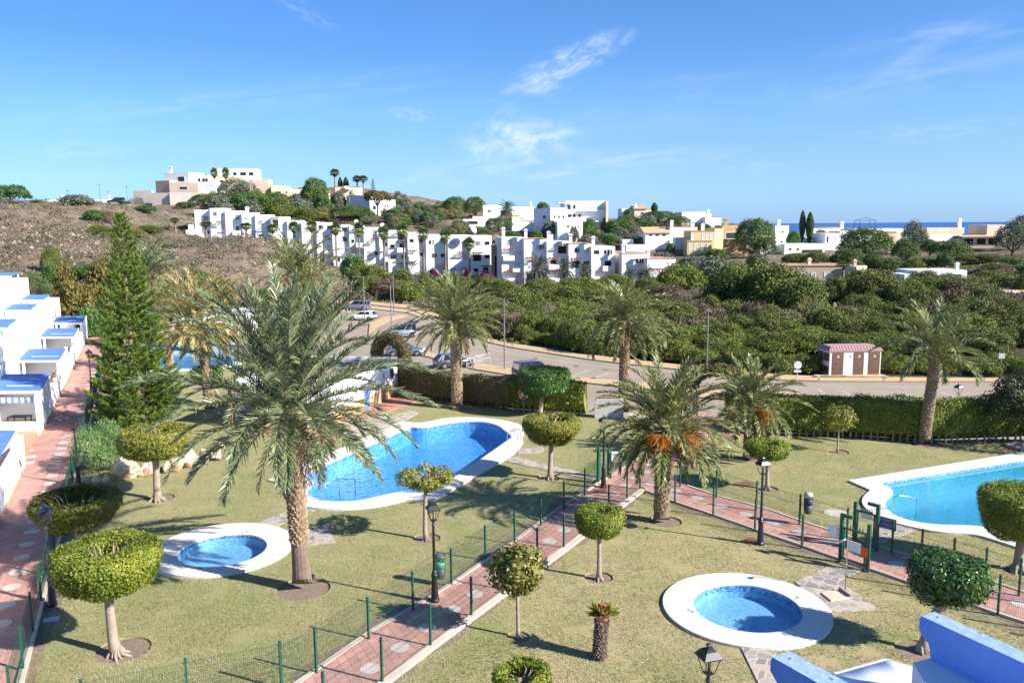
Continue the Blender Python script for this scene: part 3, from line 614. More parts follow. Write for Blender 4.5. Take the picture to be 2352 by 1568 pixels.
for i, px in enumerate([[(590, 1202), (637, 1207), (690, 1180), (735, 1167), (706, 1162), (640, 1180)], [(690, 1222), (750, 1207), (772, 1245), (660, 1256)], [(1160, 1043), (1160, 1058), (1361, 1102), (1372, 1093)], [(1188, 1030), (1252, 1026), (1244, 1038), (1190, 1041)],
           [(1826, 1336), (1899, 1301), (1984, 1307), (1926, 1332), (2011, 1393), (2010, 1399), (1931, 1404), (1905, 1404), (1840, 1350)], [(1700, 1482), (1781, 1487), (1795, 1568), (1830, 1760), (1795, 1760), (1742, 1568)], [(2010, 1215), (2049, 1198), (2112, 1213), (2014, 1250)],
           [(760, 985), (800, 962), (905, 955), (945, 940), (962, 948), (925, 968), (860, 985), (820, 1000)]]):
    tag(MB().prism([tuple(G(x, y, .03)[:2]) for x, y in px], -.1, .03 + .002 * i).build('flagstone_path', FLAG), kind='structure')
PINKPAV = paver('terrace_paver', .4, (.46, .22, .16), (.42, .20, .15))
for i, px in enumerate([[(520, 978), (590, 975), (640, 1018), (700, 1025), (840, 988), (880, 950), (965, 918), (905, 905), (700, 930), (560, 950)], [(400, 778), (560, 772), (650, 790), (700, 800), (560, 760), (420, 768)]]):
    tag(MB().prism([tuple(G(x, y, .03)[:2]) for x, y in px], -.1, .034 + .003 * i).build('tiled_terrace', PINKPAV), kind='structure')

# ------------------------------------------------------------------ car park and road
ASPH = mat('sun_bleached_asphalt', (.285, .228, .172), .95, (.325, .262, .20), .35, .25, 25, c3=(.255, .205, .155), s3=.12)
SIDE = mat('ochre_pavement', (.50, .355, .195), .95, (.44, .31, .17), 1.3, .15, 12)
KERBD = mat('car_park_kerb', (.30, .23, .17), .95, (.25, .19, .14), 1.2)
LINE = mat('road_paint', (.62, .58, .54), .8, (.42, .385, .35), 3.0)
def flat(poly, z, m, name, thick=.05):
    return tag(MB().prism([tuple(p[:2]) for p in poly], z - thick, z).build(name, m), kind='structure')
flat(ROADPOLY, ZR, ASPH, 'car_park_asphalt', .04)
def gr(l): return [tuple(G(x, y, ZR + .12)[:2]) for x, y in l]
def pave(poly, name='pavement'):
    P = gr(poly); c = np.mean(P, 0)
    flat(P, ZR + .115, KERBD, 'kerb', .14)
    P2 = [tuple(np.array(p) + (c - np.array(p)) * min(.14 / max(np.linalg.norm(c - np.array(p)), .1), .2)) for p in P]
    flat(P2, ZR + .122, SIDE, name, .05)
fo = [(700, 686), (758, 688), (850, 692), (948, 700), (1000, 719), (1070, 755), (1125, 777), (1176, 788), (1260, 800), (1351, 813), (1460, 826), (1576, 838), (1680, 849), (1789, 859), (1880, 863), (2030, 865), (2259, 867), (2700, 870)]
fi = [(700, 692), (758, 695), (850, 699), (940, 708), (985, 728), (1060, 763), (1125, 786), (1176, 797), (1260, 810), (1351, 824), (1460, 837), (1576, 849), (1680, 859), (1789, 871), (1880, 874), (2030, 875), (2259, 875), (2700, 878)]
for i in range(0, len(fo) - 1): pave([fo[i], fo[i + 1], fi[i + 1], fi[i]])
pave([(1872, 859), (2024, 858), (2050, 866), (1860, 866)])
for P in ([(848, 742), (883, 727), (925, 722), (936, 724), (890, 737), (862, 752), (852, 776), (846, 770)], [(735, 718), (792, 706), (800, 709), (780, 716), (738, 724)], [(842, 702), (943, 712), (990, 730), (985, 734), (938, 718), (842, 707)],
          [(960, 801), (1010, 813), (1010, 825), (960, 813)], [(1010, 813), (1085, 830), (1085, 846), (1010, 825)], [(1085, 830), (1176, 846), (1176, 861), (1085, 846)], [(1176, 846), (1313, 863), (1313, 875), (1176, 861)], [(1313, 863), (1426, 873), (1426, 886), (1313, 875)], [(1426, 873), (1530, 883), (1530, 897), (1426, 886)], [(1530, 883), (1690, 893), (1690, 918), (1530, 905)], [(1690, 893), (1838, 902), (1852, 912), (1690, 918)], [(2110, 914), (2260, 912), (2260, 922), (2110, 922)]): pave(P)
def lines():
    q = MB()
    def ln(x0, y0, x1, y1, w=.12):
        a = G(x0, y0, ZR)[:2]; b = G(x1, y1, ZR)[:2]; t = b - a; t /= np.linalg.norm(t); nn = np.array([-t[1], t[0]]) * w / 2; z = ZR + .006
        q.add([(a[0] - nn[0], a[1] - nn[1], z), (b[0] - nn[0], b[1] - nn[1], z), (b[0] + nn[0], b[1] + nn[1], z), (a[0] + nn[0], a[1] + nn[1], z)], [(0, 1, 2, 3)])
    def R(ox, oy, l):
        for a, b, c, d in l: ln(ox + a / 4, oy + b / 4, ox + c / 4, oy + d / 4)
    R(588, 673.75, [(1485, 497, 1650, 460), (1500, 523, 1720, 483), (1650, 547, 1900, 520), (1900, 565, 2025, 548), (1370, 640, 1500, 612), (1530, 665, 1640, 648), (1895, 705, 2010, 688), (2050, 733, 2170, 712), (2200, 757, 2340, 735), (2180, 610, 2230, 597), (2270, 640, 2352, 625), (1600, 340, 1740, 415), (1740, 415, 1990, 480), (1990, 480, 2352, 550), (1520, 420, 1600, 445), (1630, 462, 1655, 465), (1705, 480, 1740, 487),
                         (570, 240, 700, 210), (620, 262, 760, 228), (540, 275, 640, 250), (1020, 170, 1140, 150), (1110, 200, 1280, 165), (1200, 185, 1330, 165), (600, 215, 720, 190), (660, 190, 790, 170), (760, 150, 830, 140), (1060, 150, 1250, 185), (1250, 185, 1370, 190)])
    R(1176, 673.75, [(0, 555, 500, 630), (500, 630, 1000, 690), (1100, 700, 1500, 745), (560, 755, 720, 705), (740, 780, 885, 735), (1200, 825, 1300, 785), (0, 690, 60, 675), (660, 700, 730, 712), (840, 728, 950, 740), (0, 615, 60, 620), (1380, 850, 1460, 800)])
    R(1764, 673.75, [(180, 870, 250, 872), (240, 870, 340, 950), (410, 880, 500, 886), (455, 883, 585, 960), (640, 893, 695, 897), (690, 897, 820, 970), (880, 855, 1300, 858), (1350, 858, 1800, 862), (1180, 895, 1430, 975), (1590, 905, 1740, 955)])
    tag(q.build('parking_bay_lines', LINE), kind='structure')
    q = MB()                                # iron covers in the road
    for x, y in [(1230, 823), (1252, 801), (1323, 841), (1364, 871), (1327, 871), (1938, 867), (1980, 868), (2030, 869)]:
        c = G(x, y, ZR); z = ZR + (.008 if y < 860 else .128); q.lathe([(.32, z - .02), (.32, z), (.001, z)], 12, (c[0], c[1], 0))
    tag(q.build('road_covers', mat('cast_cover', (.10, .075, .06), .8)), kind='structure')
lines()

# ------------------------------------------------------------------ grass blades on the nearer lawns: nobody could count them
def blades(N=330000):
    r = np.random.default_rng(12); v = r.random(N); Y = 19 + 41 * v ** 1.25; X = (r.random(N) * 1.34 - .66) * Y * 1.02
    X2, Y2 = X, Y; keep = inpoly(X2, Y2, SLAB)
    for o, i in POOLS.values(): keep &= ~inpoly(X2, Y2, o)
    for c, rr in PIT.values(): keep &= (X2 - c[0]) ** 2 + (Y2 - c[1]) ** 2 > rr * rr
    for L_, R_ in ((offset(CPL, .18), offset(CPR, -.32)), (offset(RPF, .16), offset(RPN, -.16)), ([(p[0] - 12, p[1]) for p in WALK_L], [(p[0] + .25, p[1]) for p in WALK_R])): keep &= ~inpoly(X2, Y2, list(L_) + list(R_)[::-1])
    X, Y = X[keep], Y[keep]; n = len(X); keep2 = np.ones(n, bool); k = bumps(X * 9, Y * 9) + r.normal(size=n) * .08; keep2 = k > -.25
    X, Y = X[keep2], Y[keep2]; n = len(X); a = r.random(n) * 6.283; ln = .05 + .06 * r.random(n); h = .015 + .03 * r.random(n); s = .009 + .006 * r.random(n)
    b = np.stack([X, Y, np.full(n, .001)], 1); t = b + np.stack([np.cos(a) * ln, np.sin(a) * ln, h], 1); w = np.stack([-np.sin(a) * s, np.cos(a) * s, 0 * a], 1)
    o = quads_obj('grass', np.stack([b - w, b + w, t + w * .3, t - w * .3], 1).reshape(-1, 3), leaf('lawn_blade', (.155, .17, .062), (.32, .30, .14), (.55, .47, .29), .25, .8, .35)); tag(o, 'short mown grass blades of the lawns', 'grass', kind='stuff')
blades()

DEPTH = mat('depth_mark_blue', (.05, .07, .16), .7)
def depth_mark(txt, px, ang, par, c, size=.17):
    cu = bpy.data.curves.new('depth_mark', 'FONT'); cu.body = txt; cu.size = size; cu.align_x = 'CENTER'; cu.extrude = .002; cu.materials.append(DEPTH)
    o = bpy.data.objects.new('depth_mark', cu); COL.objects.link(o); p = G(*px, ZC + .003); bpy.context.view_layer.update(); me = bpy.data.meshes.new_from_object(o.evaluated_get(bpy.context.evaluated_depsgraph_get())); bpy.data.objects.remove(o)
    o = bpy.data.objects.new('depth_mark', me); COL.objects.link(o); o.parent = par; o.location = (p[0] - c[0], p[1] - c[1], ZC + .003); o.rotation_euler = (0, 0, ang)
depth_mark('0.70', (455, 1306), .1, TB, CB_); depth_mark('0.70', (562, 1222), .05, TB, CB_); depth_mark('0.70', (1583, 1403), -1.0, TC, CC_); depth_mark('0.70', (1834, 1373), .9, TC, CC_)
# ------------------------------------------------------------------ foliage kinds
L_FICUS = leaf('ficus_leaf', (0.072, 0.109, 0.014), (0.168, 0.221, 0.026), (0.349, 0.343, 0.048), .22, .45, 1.1)
L_YELLOW = leaf('yellowing_leaf', (0.086, 0.115, 0.018), (0.202, 0.218, 0.034), (0.364, 0.328, 0.063), .22, .5, 1.0, (.42, .27, .07), .03)
L_DARK = leaf('dark_green_leaf', (0.030, 0.072, 0.014), (0.066, 0.138, 0.026), (0.120, 0.204, 0.042), .18, .4, 1.2)
L_GLOSS = leaf('glossy_leaf', (0.024, 0.061, 0.014), (0.054, 0.115, 0.022), (0.115, 0.189, 0.038), .12, .22, 1.2, spec=.6)
L_ELAST = leaf('broad_leaf', (.07, .10, .02), (.16, .175, .035), (.34, .27, .08), .2, .4, 1.2, (.38, .20, .06), .05)
L_HEDGE = leaf('hedge_leaf', (0.058, 0.089, 0.013), (0.144, 0.184, 0.025), (0.287, 0.297, 0.051), .2, .5, .5)
L_DRYH = leaf('dry_hedge_leaf', (0.083, 0.066, 0.028), (0.127, 0.110, 0.039), (0.176, 0.171, 0.044), .15, .7, .35, (.17, .115, .07), .35)
L_OLEA = leaf('oleander_leaf', (0.061, 0.124, 0.035), (0.131, 0.229, 0.070), (0.229, 0.334, 0.124), .2, .45, 1.0)
L_PINE = leaf('norfolk_needle', (0.047, 0.088, 0.014), (0.115, 0.182, 0.024), (0.203, 0.270, 0.041), .18, .5, .5)
L_PALM = leaf('palm_leaflet', (0.048, 0.077, 0.036), (0.145, 0.184, 0.086), (0.370, 0.396, 0.203), .16, .36, .7, (.48, .40, .19), .05, spec=.5)
L_PALM2 = leaf('green_palm_leaflet', (0.074, 0.100, 0.035), (0.167, 0.200, 0.066), (0.347, 0.340, 0.127), .18, .4, .7, (.38, .28, .11), .08, spec=.45)
L_PALMY = leaf('yellow_palm_leaflet', (0.143, 0.143, 0.050), (0.297, 0.259, 0.088), (0.462, 0.374, 0.154), .2, .4, .6, (.45, .30, .10), .08, spec=.45)
L_FAN = leaf('fan_palm_leaf', (0.054, 0.081, 0.027), (0.115, 0.162, 0.047), (0.230, 0.257, 0.081), .2, .45, .8)
L_DEAD = mat('dead_palm_leaf', (.25, .16, .08), .9, (.16, .10, .05), 5)
L_ORANGE = leaf('orange_fruit_strand', (0.396, 0.098, 0.010), (0.490, 0.158, 0.016), (0.533, 0.225, 0.040), .2, .5, 2)
RACHIS = mat('palm_rachis', (.34, .32, .14), .6, (.26, .25, .11), 3)
L_SCRUB = leaf('thicket_leaf', (0.044, 0.067, 0.016), (0.111, 0.140, 0.026), (0.215, 0.223, 0.048), .15, .6, .22)
L_SCRUB2 = leaf('bright_thicket_leaf', (0.056, 0.078, 0.014), (0.137, 0.172, 0.026), (0.231, 0.247, 0.050), .15, .6, .22)
L_OLIVE = leaf('olive_thicket_leaf', (0.079, 0.087, 0.030), (0.165, 0.172, 0.056), (0.266, 0.258, 0.093), .15, .7, .25, (.14, .10, .05), .2)
L_FPINE = leaf('far_pine_needle', (0.036, 0.069, 0.017), (0.082, 0.137, 0.028), (0.167, 0.225, 0.048), .1, .6, .25)
L_GREY = leaf('grey_brush_twig', (.13, .105, .09), (.21, .175, .15), (.29, .25, .21), .05, .9, .4)
L_BROWN = leaf('brown_bush_twig', (.085, .06, .04), (.14, .10, .065), (.19, .145, .09), .05, .9, .4)
L_AUT = leaf('autumn_leaf', (0.065, 0.072, 0.019), (0.150, 0.137, 0.034), (0.260, 0.215, 0.058), .2, .6, .5, (.15, .075, .03), .15)
L_CYP = leaf('cypress_leaf', (0.018, 0.042, 0.015), (0.039, 0.075, 0.024), (0.075, 0.120, 0.036), .05, .7, .6)
L_EUC = leaf('eucalyptus_leaf', (0.069, 0.088, 0.056), (0.138, 0.156, 0.100), (0.225, 0.244, 0.163), .15, .6, .5)
L_BOUG = leaf('bougainvillea_bract', (0.080, 0.006, 0.052), (0.136, 0.010, 0.096), (0.180, 0.020, 0.132), .2, .6, 1)

def profile_pts(prof, N, r=rng):             # random points and outward normals on a surface of revolution
    P = np.array(prof, float); d = np.diff(P, axis=0); ln = np.linalg.norm(d, axis=1); w = ln * (P[:-1, 0] + P[1:, 0] + .02); w /= w.sum()
    k = r.choice(len(d), N, p=w); t = r.random(N); a0, a1 = P[k, 0], P[k + 1, 0]
    rr = np.sqrt(a0 ** 2 + t * (a1 ** 2 - a0 ** 2) + 1e-9); f = np.where(np.abs(a1 - a0) > 1e-4, (rr - a0) / np.where(np.abs(a1 - a0) > 1e-4, a1 - a0, 1), t); rr = np.where(np.abs(a1 - a0) > 1e-4, rr, a0)
    z = P[k, 1] + f * d[k, 1]; q = r.random(N) * 6.2832
    n = np.stack([d[k, 1] / ln[k], -d[k, 0] / ln[k]], 1)
    return np.stack([rr * np.cos(q), rr * np.sin(q), z], 1), np.stack([n[:, 0] * np.cos(q), n[:, 0] * np.sin(q), n[:, 1]], 1), q
def lumps(q, z, seed, amp):
    rr = np.random.default_rng(seed); s = np.zeros_like(q)
    for _ in range(7): k = rr.integers(1, 9); s += np.sin(k * q + rr.random() * 6.28 + z * rr.uniform(-4, 4)) / (1 + .2 * k)
    return s * amp / 2.2
def drum_profile(R, h, hol, flare=0.92, bowl=.25, depth=.6):
    rb = R * flare; e = min(.28 * h, .35)
    p = [(.02, -h / 2 - bowl * .0), (rb * .55, -h / 2), (rb - e, -h / 2 + e * .12), (rb - e * .25, -h / 2 + e * .55), (rb + (R - rb) * .35, -h / 2 + e * 1.5), (R, h * .18), (R * .995, h / 2 - e * .7), (R - e * .35, h / 2 - e * .12), (R - e * .9, h / 2)]
    if hol > 0: p += [(R * hol + .12, h / 2), (R * hol, h / 2 - .12), (R * hol * .9, h / 2 - depth * h), (.02, h / 2 - depth * h - .03)]
    else: p += [(.02, h / 2 + .03)]
    return p
def core_quads(prof, k=.92, n=22):
    P = np.array(prof); V = []
    c = np.array([0, P[:, 1].mean()])
    Q = [(max(r - .10, .01), z - (.08 if z > c[1] else -.08)) for r, z in prof]
    if prof[-1][0] > .1 and len(prof) == 12: Q[-3:] = [(prof[-3][0] + .08, prof[-3][1] - .10), (prof[-2][0] + .10, prof[-2][1] - .05), (prof[-1][0] + .10, prof[-1][1])]
    for i in range(len(Q) - 1):
        for j in range(n):
            a, b = 2 * math.pi * j / n, 2 * math.pi * (j + 1) / n
            for (r, z), t in ((Q[i], a), (Q[i], b), (Q[i + 1], b), (Q[i + 1], a)): V.append((r * math.cos(t), r * math.sin(t), z))
    return np.array(V)
def trunk_mesh(pts, rs, n=10, roots=0, rr=.5, seed=1):
    q = MB(); q.tube(pts, rs, n); r = random.Random(seed); b = pts[0]
    for k in range(roots):
        a = 6.283 * k / roots + r.uniform(-.4, .4); L = rr * r.uniform(.6, 1.2); w = rs[0] * r.uniform(.22, .4)
        q.tube([(b[0] + math.cos(a) * rs[0] * .3, b[1] + math.sin(a) * rs[0] * .3, b[2] + rs[0] * 1.3), (b[0] + math.cos(a) * rs[0] * 1.0, b[1] + math.sin(a) * rs[0] * 1.0, b[2] + .07), (b[0] + math.cos(a + .2) * L * .7, b[1] + math.sin(a + .2) * L * .7, b[2] - .03), (b[0] + math.cos(a + .3) * L, b[1] + math.sin(a + .3) * L, b[2] - .10)], [w, w * .9, w * .55, w * .2], 5)
    return q
def topiary(label, base, x0, x1, yt, yb, mt, N, ls, hol=.4, tr=.13, roots=7, flare=.92, depth=.6, lump=.06, twigs=0, asp=.62, shape='drum', hmul=1.0, tilt=None, seed=1, bend=.0, cat='topiary tree', holes=0.0, squash=None):
    r = np.random.default_rng(seed + 100)
    c = AT((x0 + x1) / 2, (yt + yb) / 2, base[1]); d = PX(c)[2]; R = (x1 - x0) / FPX * d / 2 * .935; ext = (yb - yt) / FPX * d
    dep = math.atan2(HCAM - c[2], math.hypot(c[0], c[1])); h = max((ext - 2 * R * math.sin(dep) * .93) / math.cos(dep), .45) * hmul
    if shape == 'ball':
        h = ext
        prof = [(max(R * math.sin(a), .01), -math.cos(a) * h / 2) for a in np.linspace(.02, math.pi - .02, 14)]
    else: prof = drum_profile(R, h, hol, flare, depth=depth)
    t = thing('topiary_tree', label, cat, base)
    cl = c - base
    if hol > 0 and shape == 'drum': prof = prof[:-1]      # the hollow stays open down to the limbs
    P, Nn, q = profile_pts(prof, N, r)
    P += Nn * (lumps(q, P[:, 2], seed, lump) + r.normal(size=N) * ls * .55 - .01)[:, None]
    if holes:
        cut = lumps(q, P[:, 2] * 3, seed + 9, 1.0) > holes; P, Nn = P[~cut], Nn[~cut]
    V = cards(P, ls, Nn, .75, asp, r)
    if not holes: V = np.concatenate([core_quads(prof), V])
    if tilt is not None:
        M = np.array(Matrix.Rotation(tilt[1], 3, 'X') @ Matrix.Rotation(tilt[0], 3, 'Y')); V = V @ M.T
    o = quads_obj('crown', V, mt, t); o.location = cl
    top = cl[2] - h / 2 + (.15 if hol == 0 else .1)
    rad_ = tr
    pts = [(0, 0, -.06), (cl[0] * .12 + bend, 0, top * .18), (cl[0] * .45 + bend * .8, cl[1] * .4, top * .6), (cl[0] * .9, cl[1] * .9, top), (cl[0], cl[1], top + h * .5)]
    qm = trunk_mesh(pts, [tr * 1.55, tr * 1.08, tr * .95, tr, tr * .6], 10, roots, tr * 4.2, seed); qm.build('trunk', BARK, t, True)
    if twigs:
        q2 = MB(); rr = random.Random(seed)
        for k in range(twigs):
            a = rr.random() * 6.28; z0 = cl[2] + h / 2 - depth * h; e = rr.uniform(.4, .95) * R * max(hol, .35)
            q2.tube([(cl[0], cl[1], top), (cl[0] + math.cos(a) * e * .5, cl[1] + math.sin(a) * e * .5, z0 + .1), (cl[0] + math.cos(a) * e, cl[1] + math.sin(a) * e, cl[2] + h / 2 - rr.uniform(0, .35)), (cl[0] + math.cos(a + .3) * e * 1.15, cl[1] + math.sin(a + .3) * e * 1.15, cl[2] + h / 2 + rr.uniform(-.2, .05))], [.03, .022, .014, .006], 5)
        q2.build('branches', BARK, t)
    return t
topiary('big clipped ficus drum with hollow top at front left, brown soil ring', B_T1, 120, 367, 1218, 1385, L_FICUS, 36000, .075, .42, .15, 9, .86, .95, .08, 22, seed=1, bend=-.08)
B_T2 = G(190, 1288)
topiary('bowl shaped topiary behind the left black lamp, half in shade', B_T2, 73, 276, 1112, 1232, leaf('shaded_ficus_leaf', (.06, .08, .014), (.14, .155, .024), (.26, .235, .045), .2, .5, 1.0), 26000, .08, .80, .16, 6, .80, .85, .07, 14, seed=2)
topiary('clipped drum with thick pale trunk beside the boulders', B_T3, 272, 438, 968, 1062, L_YELLOW, 22000, .085, .55, .17, 8, .93, .55, .08, 8, seed=3)
topiary('ragged sparse cup shaped tree behind the middle lamp post', B_T4, 908, 1048, 1068, 1142, L_YELLOW, 5200, .10, .62, .09, 5, .35, .75, .16, 12, seed=4, holes=.55, bend=-.05)
topiary('yellowing bowl topiary on a forked trunk by the pool ladder', B_T5, 1197, 1337, 945, 1031, L_YELLOW, 17000, .09, .62, .13, 6, .72, .35, .06, 18, seed=5)
topiary('dark green clipped drum in front of the long hedge', G(1240, 952), 1186, 1312, 838, 912, L_DARK, 14000, .11, 0, .16, 4, .97, .5, .05, 0, seed=6)
topiary('small bright ficus drum with slim pale trunk right of the centre walk', B_T7, 1317, 1436, 1153, 1243, L_FICUS, 17000, .065, .36, .085, 7, .92, .5, .05, 6, seed=7)
topiary('loose round broad leaved tree beside the centre walk', B_T8, 1130, 1245, 1257, 1356, L_ELAST, 2600, .17, 0, .055, 3, .9, .5, .14, 8, .5, 'ball', seed=8)
topiary('flat ring shaped topiary behind the right lamp post', B_T9, 1709, 1815, 1005, 1060, L_FICUS, 11000, .08, .45, .10, 5, .92, .5, .05, 4, seed=9)
topiary('dark glossy leaved drum on a leaning trunk above the blue wall', B_T10, 2092, 2266, 1262, 1402, L_GLOSS, 7200, .125, .2, .13, 3, .90, .25, .10, 4, .5, seed=10, lump=.1) if False else topiary('dark glossy leaved drum on a leaning trunk above the blue wall', B_T10, 2092, 2266, 1262, 1402, L_GLOSS, 7600, .125, 0, .13, 3, .88, .25, .12, 4, .5, seed=10)
topiary('large flat topped topiary cut by the right edge beside the pool', B_T11, 2252, 2452, 1103, 1257, L_FICUS, 24000, .075, .22, .18, 6, .82, .4, .06, 4, seed=11)
B_T12 = G(1192, 1705)
topiary('clipped bush with tufted top at the bottom edge', B_T12, 1124, 1264, 1512, 1618, L_FICUS, 9000, .08, .6, .09, 4, .9, .55, .12, 10, seed=12)
topiary('thin young sapling with a small sparse crown on the far lawn', B_T13, 1895, 1962, 934, 987, L_YELLOW, 1500, .13, 0, .05, 0, .9, .4, .25, 4, .6, 'ball', seed=13, holes=.9, cat='young tree')
topiary('dark round topiary half hidden by palm fronds left of the pool house', G(513, 930), 440, 512, 838, 886, L_DARK, 6000, .13, 0, .13, 3, .9, .4, .05, 0, seed=14)

# ------------------------------------------------------------------ date palms
def frond(p0, az, e0, droop, L, r, nl=64, lf=.5, wd=.035, twist=0.0, start=.14):
    n = 16; t = np.linspace(0, 1, n); el = e0 - droop * t ** 1.35
    ds = L / (n - 1); dx = np.cos(el) * ds; dz = np.sin(el) * ds
    s = np.r_[0, np.cumsum(dx)[:-1]]; z = np.r_[0, np.cumsum(dz)[:-1]]
    H = np.array([math.cos(az), math.sin(az), 0]); Sd = np.array([-math.sin(az), math.cos(az), 0])
    side = twist * t ** 2 * L * .2
    C = p0 + s[:, None] * H + np.stack([0 * z, 0 * z, z], 1) + side[:, None] * Sd
    T = unit(np.gradient(C, axis=0)); Nn = unit(np.cross(T, np.cross(np.array([0, 0, 1.0]) + 0 * T, T) + 1e-6)); Nn = unit(np.array([0, 0, 1.0]) - T * T[:, 2:3] + 1e-6 * H)
    out = []
    w = np.interp(t, [0, .15, 1], [.075, .035, .008])[:, None]
    Sv = np.cross(Nn, T)
    for v in (Sv, Nn):
        a = C - v * w * .5; b = C + v * w * .5; out.append(np.stack([a[:-1], b[:-1], b[1:], a[1:]], 1).reshape(-1, 3))
    rach = np.concatenate(out)
    tl = np.linspace(start, .985, nl) + r.normal(size=nl) * .004; tl = np.clip(tl, 0, .999)
    ci = np.stack([np.interp(tl, t, C[:, k]) for k in range(3)], 1); Ti = unit(np.stack([np.interp(tl, t, T[:, k]) for k in range(3)], 1))
    Ni = unit(np.stack([np.interp(tl, t, Nn[:, k]) for k in range(3)], 1)); Si = np.cross(Ni, Ti)
    ll = lf * (.30 + .75 * np.sin(np.pi * np.clip(tl * .88 + .07, 0, 1)) ** .8)
    leaves = []
    for sg in (-1, 1):
        al = np.interp(tl, [0, .3, 1], [1.15, .92, .45]) + r.normal(size=nl) * .13; be = .48 + r.normal(size=nl) * .3
        D = Ti * np.cos(al)[:, None] + (Si * sg * np.cos(be)[:, None] + Ni * np.sin(be)[:, None]) * np.sin(al)[:, None]
        l = (ll * (1 + r.normal(size=nl) * .1))[:, None]; wv = unit(np.cross(D, Ni + .6 * r.normal(size=(nl, 3)))) * wd * .5
        m = ci + D * l * .5; D2 = unit(D + np.array([0, 0, -.20])); e = m + D2 * l * .5
        leaves.append(np.stack([ci - wv * .6, ci + wv * .6, m + wv, m - wv], 1).reshape(-1, 3)); leaves.append(np.stack([m - wv, m + wv, e + wv * .12, e - wv * .12], 1).reshape(-1, 3))
    return rach, np.concatenate(leaves)
def palm_trunk(h, r0, lean, seed, boots=True, flare=1.35, nb=None, low=.22):
    q = MB(); rr = random.Random(seed)
    zs = np.linspace(-.1, h, 22)
    def cen(z): k = z / h; return np.array([lean[0] * k ** 1.4, lean[1] * k ** 1.4, z])
    def rad_(z): k = z / h; return r0 * (1 + (flare - 1) * math.exp(-max(z, 0) / .35) + .16 * math.exp(-((k - 1) / .10) ** 2))
    q.tube([cen(z) for z in zs], [rad_(z) * .93 for z in zs], 16)
    q.mi = 1
    if boots:
        nb = nb or int(h * r0 * 210); zlo = h * low
        for k in range(nb):
            f = k / nb; z = zlo + (h - zlo) * f; a = k * 2.39996 + rr.uniform(-.1, .1); R = rad_(z); c = cen(z)
            o = np.array([math.cos(a), math.sin(a), 0]); s = np.array([-math.sin(a), math.cos(a), 0]); w = r0 * .30 * rr.uniform(.75, 1.15); hh = r0 * .40 * rr.uniform(.7, 1.2); out = r0 * .17 * rr.uniform(.6, 1.5)
            b = c + o * R * .9
            tip = b + o * (out + .02) + np.array([0, 0, hh * .75]) + s * rr.uniform(-.3, .3) * w
            q.add([b - s * w + [0, 0, 0], b + [0, 0, -hh * .45], b + s * w, b + [0, 0, hh], tip], [(0, 1, 4), (1, 2, 4), (2, 3, 4), (3, 0, 4)])
    return q, cen(h)
